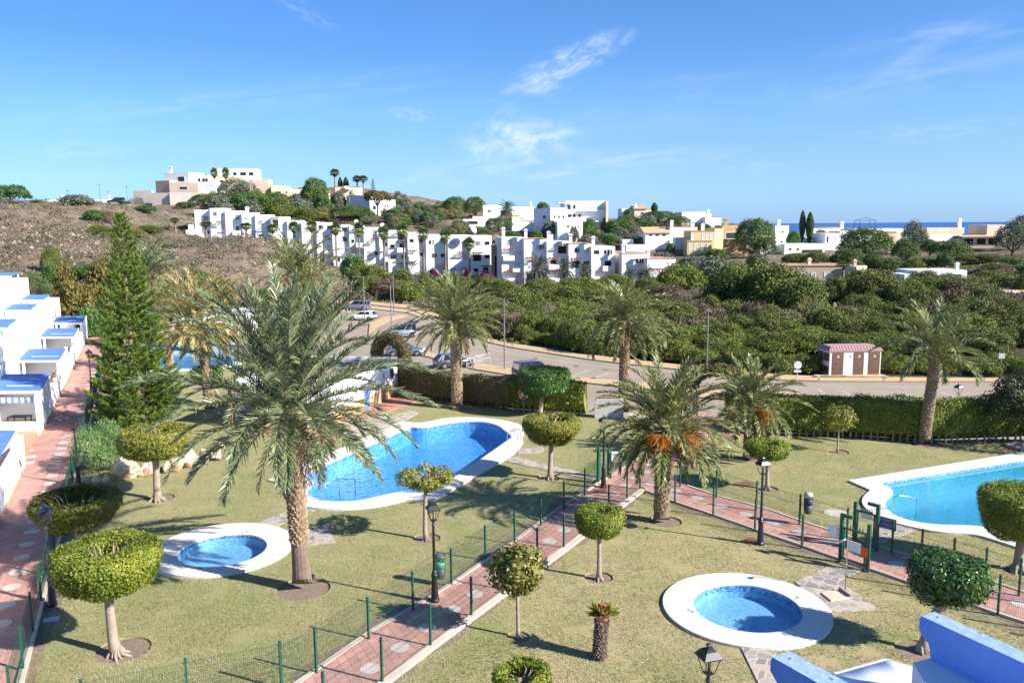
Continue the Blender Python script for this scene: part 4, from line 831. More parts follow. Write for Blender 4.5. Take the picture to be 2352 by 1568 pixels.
def phoenix(label, base, zc, L, tr, nf, mt=L_PALM, seed=1, lean=(0, 0), fruit=0, droop=1.25, nl=64, lf=.48, wd=.036, boots=True, emin=-.65, emax=1.42, low=.22, dead=6, name='date_palm', pine=0.0, flare=1.35, esc=1.0, up=0):
    r = np.random.default_rng(seed); t = thing(name, label, 'palm tree', base)
    q, top = palm_trunk(zc, tr, lean, seed, boots, flare, low=low); q.build('trunk', [PBARK, PBOOT], t)
    if pine:                                # cut frond stubs below the crown
        q = MB(); rr = random.Random(seed + 5)
        for k in range(95):
            a = k * 2.39996; f = k / 95; z = zc - pine + pine * 1.15 * f; R = tr * (.95 + .30 * math.sin(f * 2.6)); o = Vector((math.cos(a), math.sin(a), 0)); c = Vector((top[0], top[1], z)) + o * R * .75
            L2 = rr.uniform(.22, .42); q.tube([c, c + o * L2 * .5 + Vector((0, 0, L2 * .7)), c + o * L2 * .62 + Vector((0, 0, L2 * 1.15))], [.085, .06, .035], 5)
        q.build('frond_stubs', PBOOT, t)
    RA, LV = [], []
    for k in range(nf):
        f = (k + .5) / nf; e = emax - (emax - emin) * f ** 1.12 + r.normal() * .08; az = k * 2.39996 + r.normal() * .18
        LL = L * (.86 + .24 * math.sin(math.pi * (f * .8 + .15))) * (1 - .24 * max(f - .55, 0) / .45) * r.uniform(.88, 1.08)
        p0 = top + np.array([math.cos(az), math.sin(az), 0]) * tr * .55 * f + np.array([0, 0, .35 * (1 - f)])
        a, b = frond(p0, az, e * esc, droop * r.uniform(.75, 1.2) * (.5 + .65 * math.cos(max(e, 0) * .9)) * (1 - .5 * min(max(-e, 0), 1)), LL, r, nl, lf * r.uniform(.9, 1.1), wd, r.normal() * .35)
        RA.append(a); LV.append(b)
    quads_obj('fronds', np.concatenate(LV), mt, t); quads_obj('frond_ribs', np.concatenate(RA), RACHIS, t)
    if dead:
        DL = []
        for k in range(dead):
            az = r.random() * 6.28; a, b = frond(top + np.array([math.cos(az), math.sin(az), 0]) * tr * .7 - [0, 0, .2], az, -.5 - r.random() * .4, .7, L * .5, r, 26, lf * .7, wd); DL += [a, b]
        quads_obj('dead_fronds', np.concatenate(DL), L_DEAD, t)
    for k in range(fruit):
        az = k * 6.283 / fruit + r.normal() * .3; F = []
        c0 = top + np.array([0, 0, -.1]); H = np.array([math.cos(az), math.sin(az), 0])
        Ls = L * .30 * r.uniform(.85, 1.15); mid = c0 + H * Ls * .85 + np.array([0, 0, Ls * .10])
        for j in range(3):
            o = r.normal(size=3) * .03; pts = np.array([c0 + o, c0 + H * Ls * .4 + [0, 0, Ls * .16] + o, mid + o]); w = np.array([-H[1], H[0], 0]) * .035
            F.append(np.stack([pts[:-1] - w, pts[:-1] + w, pts[1:] + w, pts[1:] - w], 1).reshape(-1, 3))
        n = 240; a2 = az + r.normal(size=n) * .5; ln = Ls * r.uniform(.35, .95, n); D = np.stack([np.cos(a2), np.sin(a2), r.normal(size=n) * .35 - .15], 1)
        a = mid + r.normal(size=(n, 3)) * .04; m = a + D * ln[:, None] * .5; e = m + (D + [0, 0, -.9]) * ln[:, None] * .45; w = unit(np.cross(D, r.normal(size=(n, 3)))) * .0085
        F.append(np.stack([a - w, a + w, m + w, m - w], 1).reshape(-1, 3)); F.append(np.stack([m - w, m + w, e + w, e - w], 1).reshape(-1, 3))
        quads_obj('fruit_stalk', np.concatenate(F), L_ORANGE, t)
    return t
phoenix('tallest foreground date palm with a thick scaly trunk beside the paddling pool', B_P1, 6.6, 5.2, .34, 88, L_PALM, 11, (-.25, .1), 0, .92, 114, .58, .036, emin=-.34, emax=1.54, dead=9, pine=1.3, low=.27, flare=1.55)
phoenix('dense date palm with a straight trunk in front of the hedge behind the pool', B_P2, 6.1, 3.9, .40, 84, L_PALM2, 12, (-.02, 0), 0, 1.1, 60, .50, .045, emin=-.32, emax=1.5, pine=.8, low=.1)
phoenix('date palm rising behind the entrance with fronds over the road', np.array([7.9, 57.6, 0]), 6.55, 3.7, .36, 56, L_PALM2, 13, (.1, 0), 0, 1.35, 56, .50, .055, emin=-.9, low=.1)
phoenix('date palm with orange fruit stalks where the two walks meet', B_P4, 4.15, 3.5, .34, 68, L_PALM2, 14, (.05, 0), 7, 1.2, 64, .48, .045, emin=-.75, low=.12)
phoenix('shorter date palm with orange fruit against the right hedge', B_P5, 2.95, 3.1, .36, 52, L_PALM2, 15, (0, 0), 4, 1.2, 56, .46, .05, emin=-.7, low=.12)
phoenix('slender open crowned date palm standing alone before the right hedge', B_P6, 5.35, 3.6, .33, 30, L_PALM2, 16, (.42, .0), 0, 1.25, 60, .54, .055, emin=-.10, low=.1, dead=0)
phoenix('yellowing date palm with orange fruit behind the tallest palm', G(482, 945), 6.3, 4.3, .36, 58, L_PALMY, 17, (-.3, 0), 3, 1.1, 56, .54, .06, emin=-.6, low=.1)
phoenix('drooping date palm by the far pool beside the norfolk pine', G(390, 853), 6.1, 3.3, .42, 34, L_PALM2, 18, (-.4, 0), 0, 1.7, 46, .48, .05, emin=-.9, low=.1)
phoenix('distant date palm with orange stalks right of the norfolk pine tip', G(352, 800), 8.4, 4.2, .42, 60, L_PALM, 19, (-.1, 0), 3, 1.0, 42, .6, .075, emin=-.6, low=.1)
phoenix('distant date palm with orange stalks behind the tallest palm crown', G(694, 832), 8.3, 4.9, .42, 60, L_PALM2, 20, (0, 0), 3, 1.0, 42, .65, .07, emin=-.5, low=.1)

# ------------------------------------------------------------------ norfolk island pine
def norfolk():
    base = G(318, 985); Htop = ZAT(base, 492); r = np.random.default_rng(5)
    t = thing('norfolk_pine', 'tall norfolk island pine in tiers left of the tallest palm', 'conifer tree', base)
    lean = (PX(base + [0, 0, Htop])[0] - 275) / FPX * 54 * -1
    def cen(z): k = z / Htop; return np.array([lean * (k ** 1.3), 0, z])
    q = MB(); q.tube([cen(z) for z in np.linspace(-.05, Htop, 14)], list(np.interp(np.linspace(0, 1, 14), [0, 1], [.26, .02])), 9); q.build('trunk', mat('reddish_bark', (.33, .22, .15), .9, (.22, .14, .10), 5, .5, 30), t, True)
    V = []; BR = MB()
    z = .75; k = 0
    while z < Htop - .1:
        f = z / Htop; Rb = 3.05 * (1 - f) ** .80 * (1.0 if f > .12 else .75 + 2 * f) + .10; nb = 7 if f < .75 else 5; a0 = r.random() * 6.28
        for j in range(nb):
            a = a0 + 6.283 * j / nb + r.normal() * .12; L = Rb * r.uniform(.78, 1.12); H = np.array([math.cos(a), math.sin(a), 0]); S = np.array([-math.sin(a), math.cos(a), 0]); c = cen(z)
            u = np.linspace(0, 1, 7); up = np.interp(f, [0, .5, 1], [-.10, .05, .55])
            pts = c + H * (u * L)[:, None] + np.stack([0 * u, 0 * u, L * (up * u - .10 * np.sin(u * 3.14) + .20 * u ** 3)], 1)
            BR.tube(pts, list(np.linspace(.028, .010, 7)), 4, False)
            ntw = max(int(L * 5.2), 2)                            # rope-like foliage along the branch and on side twigs
            ropes = [(pts[2] if L > 1.2 else pts[1], pts[-1] + H * .12 + np.array([0, 0, .07]))]
            for m in range(ntw):
                w = r.uniform(.38, .96); p = np.array([np.interp(w, u, pts[:, i]) for i in range(3)]); sg = 1 if m % 2 else -1; l = min(.18 + .42 * L * (1 - .55 * w), 1.0) * r.uniform(.7, 1.15)
                ropes.append((p, p + (S * sg * .70 + H * .62) * l * .85 + np.array([0, 0, .30 * l + r.normal() * .04])))
            for p, e in ropes:
                ln = np.linalg.norm(e - p); n = int(ln * 62) + 6; s = r.random(n)[:, None]; D = (e - p) / ln
                cpt = p + (e - p) * s + np.array([0, 0, .10]) * (s ** 2); rd = unit(r.normal(size=(n, 3)) + [0, 0, .5]); rd = unit(rd - D * (rd @ D)[:, None]); nd = unit(rd + D * .8)
                lf = .16 * r.uniform(.7, 1.2, n)[:, None]; wv = unit(np.cross(nd, r.normal(size=(n, 3)))) * .022
                V.append(np.stack([cpt - wv, cpt + wv, cpt + nd * lf + wv * .4, cpt + nd * lf - wv * .4], 1).reshape(-1, 3))
        z += np.interp(f, [0, .6, 1], [.42, .46, .30]) * r.uniform(.9, 1.1); k += 1
    quads_obj('needles', np.concatenate(V), L_PINE, t); BR.build('branches', BARK2, t)
norfolk()

# ------------------------------------------------------------------ hedges, oleander, dark tree
def hedge(label, line, h, w, N, mt, ls=.11, z0=.45, stems=True, seed=1, hend=None, name='clipped_hedge', base_z=0.0):
    r = np.random.default_rng(seed); P = np.array([p[:2] for p in line], float); sl = np.r_[0, np.cumsum(np.linalg.norm(np.diff(P, axis=0), axis=1))]; Lt = sl[-1]
    b = np.array([P[0, 0], P[0, 1], base_z]); t = thing(name, label, 'hedge', b)
    def at(s, o, z):
        x = np.interp(s, sl, P[:, 0]); y = np.interp(s, sl, P[:, 1]); i = np.clip(np.searchsorted(sl, s, 'right') - 1, 0, len(P) - 2); T = unit(P[i + 1] - P[i]); N2 = np.stack([T[:, 1], -T[:, 0]], 1)
        return np.stack([x + N2[:, 0] * o - b[0], y + N2[:, 1] * o - b[1], z], 1), N2
    A = np.array([h - z0, w, h - z0, .3]); k = r.choice(4, N, p=A / A.sum() * np.array([1, 1, 1, 1])); s = r.random(N) * Lt
    z = z0 + (h - z0) * r.random(N); o = np.where(k == 0, w / 2, np.where(k == 2, -w / 2, (r.random(N) - .5) * w)); hv = h + .06 * np.sin(s * 1.3 + seed) + .04 * np.sin(s * 3.1)
    z = np.where(k == 1, hv, np.where(k == 3, z0, np.where(k == 2, r.random(N) * h, z))); p, n2 = at(s, o, z)  # back leaves reach the ground, added to darken the gap behind the stems
    nn = np.zeros((N, 3)); nn[:, :2] = n2 * np.where(k == 0, 1, np.where(k == 2, -1, 0))[:, None]; nn[:, 2] = np.where(k == 1, 1, np.where(k == 3, -1, 0))
    p += nn * (r.normal(size=N) * ls * .6 + .05 * np.sin(s * 2.2 + z * 3))[:, None]
    V = [cards(p, ls, nn, .8, .62, r)]
    m = 40; ss = np.linspace(0, Lt, m); C = [at(ss, np.full(m, oo), np.full(m, zz))[0] for oo, zz in ((w / 2 - .12, z0 + .1), (w / 2 - .12, h - .12), (-w / 2 + .12, h - .12), (-w / 2 + .12, .02))]
    for i in range(4): a, c = C[i], C[(i + 1) % 4]; V.append(np.stack([a[:-1], a[1:], c[1:], c[:-1]], 1).reshape(-1, 3))
    for e in (0, -1): V.append(np.stack([C[0][e], C[1][e], C[2][e], C[3][e]]))
    quads_obj('foliage', np.concatenate(V[:1] + V[1:]), mt, t)
    if stems:
        nst = min(int(Lt / .42), 70); proto = None; rr = random.Random(seed)
        for i in range(nst):
            pp, _ = at(np.array([(i + .5) * Lt / nst]), np.array([rr.uniform(.15, .36) * w]), np.array([0.]))
            if proto is None:
                q = MB(); q.tube([(0, 0, -.05), (.03, 0, .3), (-.06, .03, .75)], [.085, .05, .045], 6); q.tube([(0, 0, .1), (.12, .02, .7)], [.05, .035], 5); proto = q.build('stem', BARK2 if 'dry' in label else BARK, t); o2 = proto
            else: o2 = proto.copy(); COL.objects.link(o2); o2.parent = t
            o2.location = pp[0]; o2.rotation_euler = (0, 0, rr.random() * 6.28); o2.scale = (1, 1, rr.uniform(.85, 1.1))
    return t
def gl(l): return [tuple(G(x, y)[:2]) for x, y in l]
HL = [(p[0], p[1] + .45) for p in gl([(918, 901), (965, 917), (1080, 932), (1175, 944)])]
hedge('dry brown stretch of clipped hedge behind the big pool', HL, 2.25, 1.0, 17000, L_DRYH, .12, .42, seed=1)
hedge('greener stretch of clipped hedge behind the dark topiary drum', [HL[-1]] + [(p[0], p[1] + .45) for p in gl([(1250, 949), (1345, 956)])], 2.3, 1.0, 11000, L_HEDGE, .12, .42, seed=2)
HR = [(p[0], p[1] + .5) for p in gl([(1668, 994), (1764, 1001), (1964, 1007)])]
hedge('short dark hedge stub between the pale entrance wall and the arch', [(10.0, 56.6), (11.6, 55.9)], 2.1, .9, 3500, L_HEDGE, .12, .3, seed=9)
hedge('tall green clipped hedge behind the young sapling', HR, 2.5, 1.1, 17000, L_HEDGE, .12, .45, seed=3)
hedge('shaded dark end of the right hedge under the dark tree', [HR[-1]] + [(p[0], p[1] + .5) for p in gl([(2139, 1019), (2352, 1012), (2560, 1000)])], 2.65, 1.1, 22000, L_HEDGE, .12, .45, seed=4)
def arch(label, a, b, h0, rise, N, mt, seed=1, w=.9, th=.55):      # clipped arch over a gate
    r = np.random.default_rng(seed); a, b = np.array(a[:2]), np.array(b[:2]); c = (a + b) / 2; Rr = np.linalg.norm(b - a) / 2; T = unit(b - a); Nn = np.array([T[1], -T[0]])
    t = thing('hedge_arch', label, 'hedge', (c[0], c[1], 0)); q = r.random(N) * math.pi; phi = r.random(N) * 6.283
    rr = Rr + np.cos(phi) * th; up = h0 + np.sin(q) * (rr / Rr) * rise; P = np.zeros((N, 3)); P[:, :2] = T * (np.cos(q) * rr)[:, None] + Nn * (np.sin(phi) * w / 2)[:, None]; P[:, 2] = up
    side = r.random(N) < .35; zz = r.random(N) * h0; P[side, 2] = zz[side] + .3; P[side, :2] = (T * (np.sign(np.cos(q)) * rr)[:, None] + Nn * (np.sin(phi) * w / 2)[:, None])[side]
    nn = np.zeros((N, 3)); nn[:, :2] = T * (np.cos(q) * np.cos(phi))[:, None] + Nn * np.sin(phi)[:, None]; nn[:, 2] = np.sin(q) * np.cos(phi)
    P += r.normal(size=(N, 3)) * .06; quads_obj('foliage', cards(P, .13, nn, .8, .62, r), mt, t)
    return t
arch('clipped dry arch over the main entrance behind the fruiting palm', (11.9, 54.6), (15.6, 53.0), 2.6, 1.3, 9000, L_DRYH, 5)
arch('dry arched hedge over the side gate behind the pool house', (-11.6, 70.2), (-9.0, 68.3), 2.6, 1.5, 9000, L_DRYH, 6)

def blob_pts(blobs, N, r, jit=.12):          # points on the outside of a heap of ellipsoids
    B = np.array(blobs, float); A = (B[:, 3] * B[:, 4]) ** 1.0; k = r.choice(len(B), N, p=A / A.sum()); d = unit(r.normal(size=(N, 3)))
    d[:, 2] = np.where(d[:, 2] < -.35, -d[:, 2] * .6, d[:, 2]); d = unit(d)
    rad3 = np.stack([B[k, 3], B[k, 3], B[k, 4]], 1); p = B[k, :3] + d * rad3 * (1 + r.normal(size=(N, 1)) * jit)
    ins = np.zeros(N, bool)
    for i in range(len(B)):
        q = (p - B[i, :3]) / np.array([B[i, 3], B[i, 3], B[i, 4]]); ins |= (np.sum(q * q, 1) < .62) & (k != i)
    return p[~ins], d[~ins]
def rand_blobs(r, R, H, n, rel=.45, z0=.0, flat=.8):
    out = []
    for i in range(n):
        a = i * 2.39996 + r.normal() * .3; el = math.asin(min((i + .5) / n * (1.0 if z0 < 1 else 1.0), .999)) * (.9 if i % 5 else .5); rr = R * rel * r.uniform(.7, 1.15); d = math.cos(el) * max(R - rr * .85, .05) * r.uniform(.8, 1.0)
        zc = z0 + rr * flat * .45 + math.sin(el) * max(H - z0 - rr * flat * 1.4, .1) * r.uniform(.88, 1.0)
        out.append((math.cos(a) * d, math.sin(a) * d, zc, rr, rr * flat))
    return out
def bush_proto(name, label, cat, mt, R, H, nb, N, ls, seed, rel=.42, z0=0.0, trunk=0.0, asp=.5, flat=.8, jit=.14, bark=None, upb=.6):
    r = np.random.default_rng(seed); bl = rand_blobs(r, R, H, nb, rel, z0, flat); p, d = blob_pts(bl, N, r, jit)
    t = thing(name, label, cat); o = quads_obj('crown', cards(p, ls, d, 1.0, asp, r, upb), mt, t)
    q = MB(); rr = random.Random(seed); tr = trunk or R * .05
    q.tube([(0, 0, -.5), (rr.uniform(-.1, .1) * R, 0, z0 * .6 + .2), (rr.uniform(-.12, .12) * R, 0, max(z0, .3) + (H - z0) * .35)], [tr * 1.3, tr, tr * .6], 7)
    for i in range(min(nb, 6)): b = bl[i]; q.tube([(0, 0, max(z0 * .7, .1)), (b[0] * .5, b[1] * .5, (b[2] + z0) * .5), (b[0], b[1], b[2])], [tr * .6, tr * .4, tr * .15], 5)
    q.build('trunk', bark or BARK2, t)
    return t
ol = G(226, 1090)
t = bush_proto('oleander_bush', 'tall oleander bush behind the boulders beside the left walk', 'shrub', L_OLEA, 1.75, 2.9, 12, 13000, .17, 31, .45, .1, 0, .22, 1.0, .2, BARK2, 2.2); t.location = ol + np.array([-.1, .9, 0])
t = bush_proto('dark_tree', 'dark dense shadowed tree cut by the right edge over the hedge', 'tree', leaf('shadowed_crown_leaf', (.016, .026, .012), (.035, .05, .018), (.07, .085, .03), .1, .4, .8), 3.5, 5.1, 22, 26000, .17, 33, .38, .9, .25); t.location = G(2350, 1012) + np.array([.6, -1.0, 0])  # crown shadow is put into these near-black leaf greens
# ------------------------------------------------------------------ far houses, measured on the picture and set at their distance
class House:
    SH = 0.0
    def __init__(s, name, label, cat, x, y, Y, group=None):
        Y += House.SH; s.o = AT(x, y, Y); s.t = thing(name, label, cat, s.o, 0, group); s.rr = random.Random(hash_(label))
    def vol(s, x0, x1, yt, yb, Y, depth=8, yaw=0.0, m=WHITE, name='wall', sink=1.5, roof=None, par=.0):
        Y += House.SH; xm = (x0 + x1) / 2; c = AT(xm, yb, Y); yw = rad(yaw); T = np.array([math.cos(yw), math.sin(yw), 0]); N = np.array([math.sin(yw), -math.cos(yw), 0])
        def hit(x):
            d = ray(x, yb); k = ((c - CAM) @ N) / (d @ N); return CAM + d * k
        A, B = hit(x0), hit(x1); L = (B - A) @ T; zt = AT(xm, yt, Y)[2]; zb = c[2]
        s.A, s.T, s.N, s.L, s.zb, s.zt, s.dep = A, T, N, L, zb, zt, depth
        Bk = -N * depth; P = [A, A + T * L, A + T * L + Bk, A + Bk]; q = MB(); q.prism([(p[0] - s.o[0], p[1] - s.o[1]) for p in P], zb - sink - s.o[2], zt - s.o[2]); q.build(name, m, s.t)
        if roof is not None:                 # capping slab / tile verge, proud of the wall
            q = MB(); e = .12; P = [A - T * e + N * e, A + T * (L + e) + N * e, A + T * (L + e) + Bk - N * e, A - T * e + Bk - N * e]; q.prism([(p[0] - s.o[0], p[1] - s.o[1]) for p in P], zt + .003 - s.o[2], zt + .14 - s.o[2]); q.build('roof', roof, s.t)
        return s
    def pt(s, u, z, out=0.0, face='F'):
        if face == 'F': p = s.A + s.T * u + s.N * out
        elif face == 'R': p = s.A + s.T * (s.L + out) - s.N * u
        else: p = s.A - s.T * out - s.N * u
        return np.array([p[0] - s.o[0], p[1] - s.o[1], z - s.o[2]])
    def wuv(s, u0, u1, z0, z1, m=GLASS, fr=None, face='F', name='window', depth=.06, arch=0):
        fr = fr or WPAINT; q = MB(); f = min(.12, (u1 - u0) * .14); d = depth
        P = lambda u, z, o: s.pt(u, z, o, face)
        us = [(u0, z0), (u1, z0), (u1, z1), (u0, z1)]; ui = [(u0 + f, z0 + f), (u1 - f, z0 + f), (u1 - f, z1 - f), (u0 + f, z1 - f)]
        vs = [P(u, z, -.02) for u, z in us] + [P(u, z, d) for u, z in us] + [P(u, z, d) for u, z in ui] + [P(u, z, .012) for u, z in ui]
        fs = [(i, (i + 1) % 4, 4 + (i + 1) % 4, 4 + i) for i in range(4)] + [(4 + i, 4 + (i + 1) % 4, 8 + (i + 1) % 4, 8 + i) for i in range(4)] + [(8 + i, 8 + (i + 1) % 4, 12 + (i + 1) % 4, 12 + i) for i in range(4)]
        if face == 'L': fs = [f2[::-1] for f2 in fs]
        q.add(vs, fs); q.mi = 1; q.f.append(tuple(12 + i for i in range(4))); q.m.append(1)
        q.build(name, [fr, m], s.t); return s
    def win(s, x0, y0, x1, y1, m=GLASS, face='F', name='window', fr=None):
        pl = s.A if face in 'FL' else s.A + s.T * s.L; nn = s.N if face == 'F' else s.T
        def hit(x, y): d = ray(x, y); k = ((pl - CAM) @ nn) / (d @ nn); return CAM + d * k
        a, b = hit(x0, y1), hit(x1, y0); ax = s.T if face == 'F' else -s.N; u0, u1 = sorted(((a - pl) @ ax, (b - pl) @ ax)); z0, z1 = sorted((a[2], b[2]))
        return s.wuv(u0, u1, z0, z1, m, fr, face, name)
    def bar(s, u0, u1, o0, o1, z0, z1, m, name):
        q = MB(); P = [s.pt(u0, 0, o0), s.pt(u1, 0, o0), s.pt(u1, 0, o1), s.pt(u0, 0, o1)]; q.prism([(p[0], p[1]) for p in P], z0 - s.o[2], z1 - s.o[2]); q.build(name, m, s.t); return s
    def pergola(s, u0, u1, z, out=2.2, m=BEAM, n=None):
        n = n or max(int((u1 - u0) / .55), 3); q = MB()
        for i in range(n):
            u = u0 + (u1 - u0) * (i + .5) / n; P = [s.pt(u - .07, 0, -.02), s.pt(u + .07, 0, -.02), s.pt(u + .07, 0, out), s.pt(u - .07, 0, out)]; q.prism([(p[0], p[1]) for p in P], z - s.o[2], z + .17 - s.o[2])
        P = [s.pt(u0, 0, out - .3), s.pt(u1, 0, out - .3), s.pt(u1, 0, out - .15), s.pt(u0, 0, out - .15)]; q.prism([(p[0], p[1]) for p in P], z - .16 - s.o[2], z + .04 - s.o[2])
        q.build('pergola', m, s.t); return s
    def chimney(s, u, o, h=1.6, w=.6, m=WHITE, cap=True):
        q = MB(); p = s.pt(u, s.zt, -o); q.box((p[0], p[1], p[2] + h / 2 - .2), (w, w, h + .4)); 
        if cap: q.box((p[0], p[1], p[2] + h + .10), (w * 1.35, w * 1.35, .2)); q.box((p[0], p[1], p[2] + h + .3), (w * .8, w * .8, .25))
        q.build('chimney', m, s.t); return s
def hash_(t): return sum(ord(c) * (i + 1) for i, c in enumerate(t)) % 100000

def apt_module(H, x0, x1, yt, yb, Y, yaw, seed, m=WHITE, trim=None, pm=BEAM, nocol=False, depth=11):
    r = random.Random(seed); H.vol(x0, x1, yt, yb, Y, depth, yaw, m, roof=trim, sink=4); L, zb, zt = H.L, H.zb, H.zt; fl = max(int(round((zt - zb) / 2.95)), 1); fh = (zt - zb) / fl
    base = (H.A.copy(), H.T, H.N, H.L, H.zb, H.zt)
    for k in range(fl):
        z = zb + k * fh
        side = r.random() < .5
        a0, a1 = (.05 * L, .55 * L) if side else (.45 * L, .95 * L); b0, b1 = (.64 * L, .92 * L) if side else (.08 * L, .36 * L)
        typ = r.random()
        if k < fl - 1 and typ < .62:         # balcony block standing out of the wall
            o = r.choice([.8, 1.1, 1.5]); H.bar(a0, a1, .0, o, z - .15, z + 1.0, m, 'balcony'); H.wuv(a0 + .5, a1 - .5, z + .25, z + 2.2, r.choice([SHUT, GLASS, SHUT, SHUT]), m)
            if r.random() < .55: H.pergola(a0, a1, z + 2.45, o + .2, pm)
        elif typ < .8: H.wuv(a0 + .3, a0 + 1.9, z + .8, z + 2.0, r.choice([GLASS, SHUT, SHUT, SHUT]), m); H.wuv(a1 - 1.7, a1 - .3, z + .8, z + 2.0, r.choice([GLASS, SHUT, SHUT]), m)
        else:
            H.wuv(a0 + .2, a1 - .2, z + .2, z + 2.1, r.choice([SHUT, SHUT, DARK]), m); H.pergola(a0, a1, z + 2.4, 1.6, pm)
        if r.random() < .8: H.wuv(b0, min(b0 + 1.5, b1), z + .85, z + 1.95, r.choice([GLASS, SHUT, SHUT, SHUT]), m)
    if r.random() < .2: H.chimney(L * r.uniform(.2, .8), depth * r.uniform(.2, .6), 1.1, .7, m)
def Yb1(x): return 217 - (x - 430) * (12 / 700.)
H = House('apartment_block', 'white stepped apartments highest on the slope at the left end of the row', 'apartment block', 520, 545, 215)
H.vol(427, 447, 528, 548, 216, 6, 4).vol(434, 458, 516, 548, 216.6, 6, 4)
for i, (a, b, t) in enumerate([(450, 486, 482), (486, 521, 478), (521, 559, 484), (559, 590, 488), (590, 626, 493), (626, 663, 498)]): apt_module(H, a, b, t, 546 + (a - 450) * .28, Yb1(a) - (i % 2) * .4, 9, 100 + i, depth=9)
H = House('apartment_block', 'middle white apartment block behind the fan palms, below the dry bank', 'apartment block', 780, 612, 211)
for i, (a, b, t) in enumerate([(663, 696, 506), (696, 730, 509), (730, 766, 511), (766, 805, 516), (805, 838, 518), (838, 873, 522), (873, 893, 526)]): apt_module(H, a, b, t, 598 + (a - 663) * .12, Yb1(a) - (i % 2) * .4, 9, 210 + i)
H = House('apartment_block', 'white flat roofed apartment block with a satellite dish behind the last fan palms', 'apartment block', 1010, 628, 207)
for i, (a, b, t) in enumerate([(893, 938, 529), (938, 980, 534), (980, 1030, 539), (1030, 1082, 540), (1082, 1130, 541)]): apt_module(H, a, b, t, 627 + i * 1.5, Yb1(a) - (i % 2) * .4, 9, 325 + i)
q = MB(); c = AT(1086, 533, 206) - H.o
for i in range(6):
    pass
q.lathe([(1.15, .0), (.8, -.22), (.05, -.32), (.8, -.26), (1.15, -.04)], 18); dsh = q.build('satellite_dish', PALEGREY, H.t, True); dsh.location = c + np.array([0, -2, .4]); dsh.rotation_euler = (rad(80), 0, rad(20))
PW = mat('pinkish_white_render', (.80, .745, .71), .9, (.76, .70, .66), .4, .15, 12); RB = mat('red_pergola_beam', (.36, .13, .07), .8)
H = House('apartment_block', 'pinkish white apartment block with brick red pergolas and tall chimneys', 'apartment block', 1290, 646, 190)
for i, (a, b, t) in enumerate([(1153, 1204, 545), (1204, 1256, 549), (1256, 1306, 554), (1306, 1358, 560), (1358, 1412, 566)]):
    apt_module(H, a, b, t, 648, 192 - i * 1.3, 9, 440 + i, PW if i % 2 == 0 else WHITE, TILE if i % 2 else None, RB); H.chimney(.5, .4, 1.9, .75, PW)
H.vol(1130, 1153, 563, 648, 200, 3, 4, mat('brown_stair_wall', (.40, .25, .15), .9)); H.wuv(.5, 2.0, H.zb + 1.5, H.zb + 6.5, DARK, CREAM)
H = House('white_house', 'low pair of white houses with red pergolas at the right end of the apartments', 'house', 1490, 642, 186)
apt_module(H, 1428, 1486, 582, 645, 185, 9, 551, PW, TILE, RB); H.chimney(.4, .5, 1.7, .7, PW); apt_module(H, 1486, 1551, 595, 643, 183, 9, 555, WHITE, TILE, RB); H.chimney(.4, .6, 1.8, .7, WHITE)

House.SH = 42.0
H = House('hilltop_villa', 'cream villa with salmon wings on the left hilltop', 'house', 420, 443, 268)
H.vol(379, 436, 397, 443, 272, 9, -18, WHITE).win(408, 405, 424, 418).chimney(2.5, 1, 2, .9, CREAM)
H.vol(434, 479, 402, 443, 274, 8, -4, WHITE, roof=TILE); [H.win(x, 409, x + 7, 418) for x in (443, 454, 464, 471)]
H.vol(390, 456, 419, 444, 267, 6, -4, CREAM).win(412, 428, 431, 436, DARK); H.vol(456, 496, 419, 441, 268, 5, -4, WHITE).win(462, 424, 490, 428, SHUT)
H.vol(359, 391, 415, 447, 269, 6, -22, PINKISH)
H = House('retaining_wall', 'long beige retaining wall below the hilltop villa', 'wall', 390, 467, 262)
H.vol(307, 350, 438, 466, 268, 1.2, -8, mat('beige_render', (.62, .52, .45), .95, (.55, .46, .39), .2, .2, 8), sink=4); BG = MATS['beige_render']; H.vol(350, 391, 443, 470, 264, 1.2, -8, BG, sink=4).vol(391, 476, 442, 470, 263, 1.2, 6, BG, sink=4)
H = House('modern_villa', 'white modern villa with a flat roof, highest on the hilltop', 'house', 540, 420, 285)
H.vol(500, 589, 388, 416, 285, 9, 5, WHITE, roof=WHITE); [H.win(a, 395, b, 404) for a, b in ((517, 526), (535, 544), (551, 566), (571, 583))]
H.vol(487, 502, 389, 404, 288, 4, 5, WHITE); H.vol(496, 560, 405, 436, 281, 7, 5, CREAM); H.win(505, 413, 514, 424, DARK); H.vol(560, 618, 412, 436, 280, 7, 5, SAND)
H = House('apartment_house', 'tall peach coloured house on the hill flank above the white row', 'house', 640, 484, 280)
H.vol(625, 670, 428, 484, 280, 10, 14, SAND); H.win(632, 439, 646, 446); H.win(632, 457, 648, 464, SHUT); H.win(655, 439, 661, 445); H.vol(604, 627, 427, 486, 283, 8, -38, SAND); H.win(614, 441, 619, 446); H.win(614, 460, 619, 466)
H.vol(669, 696, 434, 470, 282, 8, 10, CREAM); H.win(676, 444, 686, 449, DARK)
House.SH = 0.0
H = House('domed_villa', 'white domed villa with arches on the central hill slope', 'house', 850, 490, 290)
H.vol(797, 852, 449, 492, 292, 10, -24, WHITE2).win(798, 455, 802, 463, DARK); H.vol(850, 909, 459, 497, 288, 10, 12, WHITE); [H.win(a, 470, a + 4, 476) for a in (883, 889)]; H.win(856, 472, 864, 482, DARK)
H.vol(770, 828, 429, 450, 312, 8, 4, CREAM, roof=TILE); H.vol(742, 753, 436, 452, 308, 4, 0, CREAM).win(744, 440, 751, 451, SHUT)
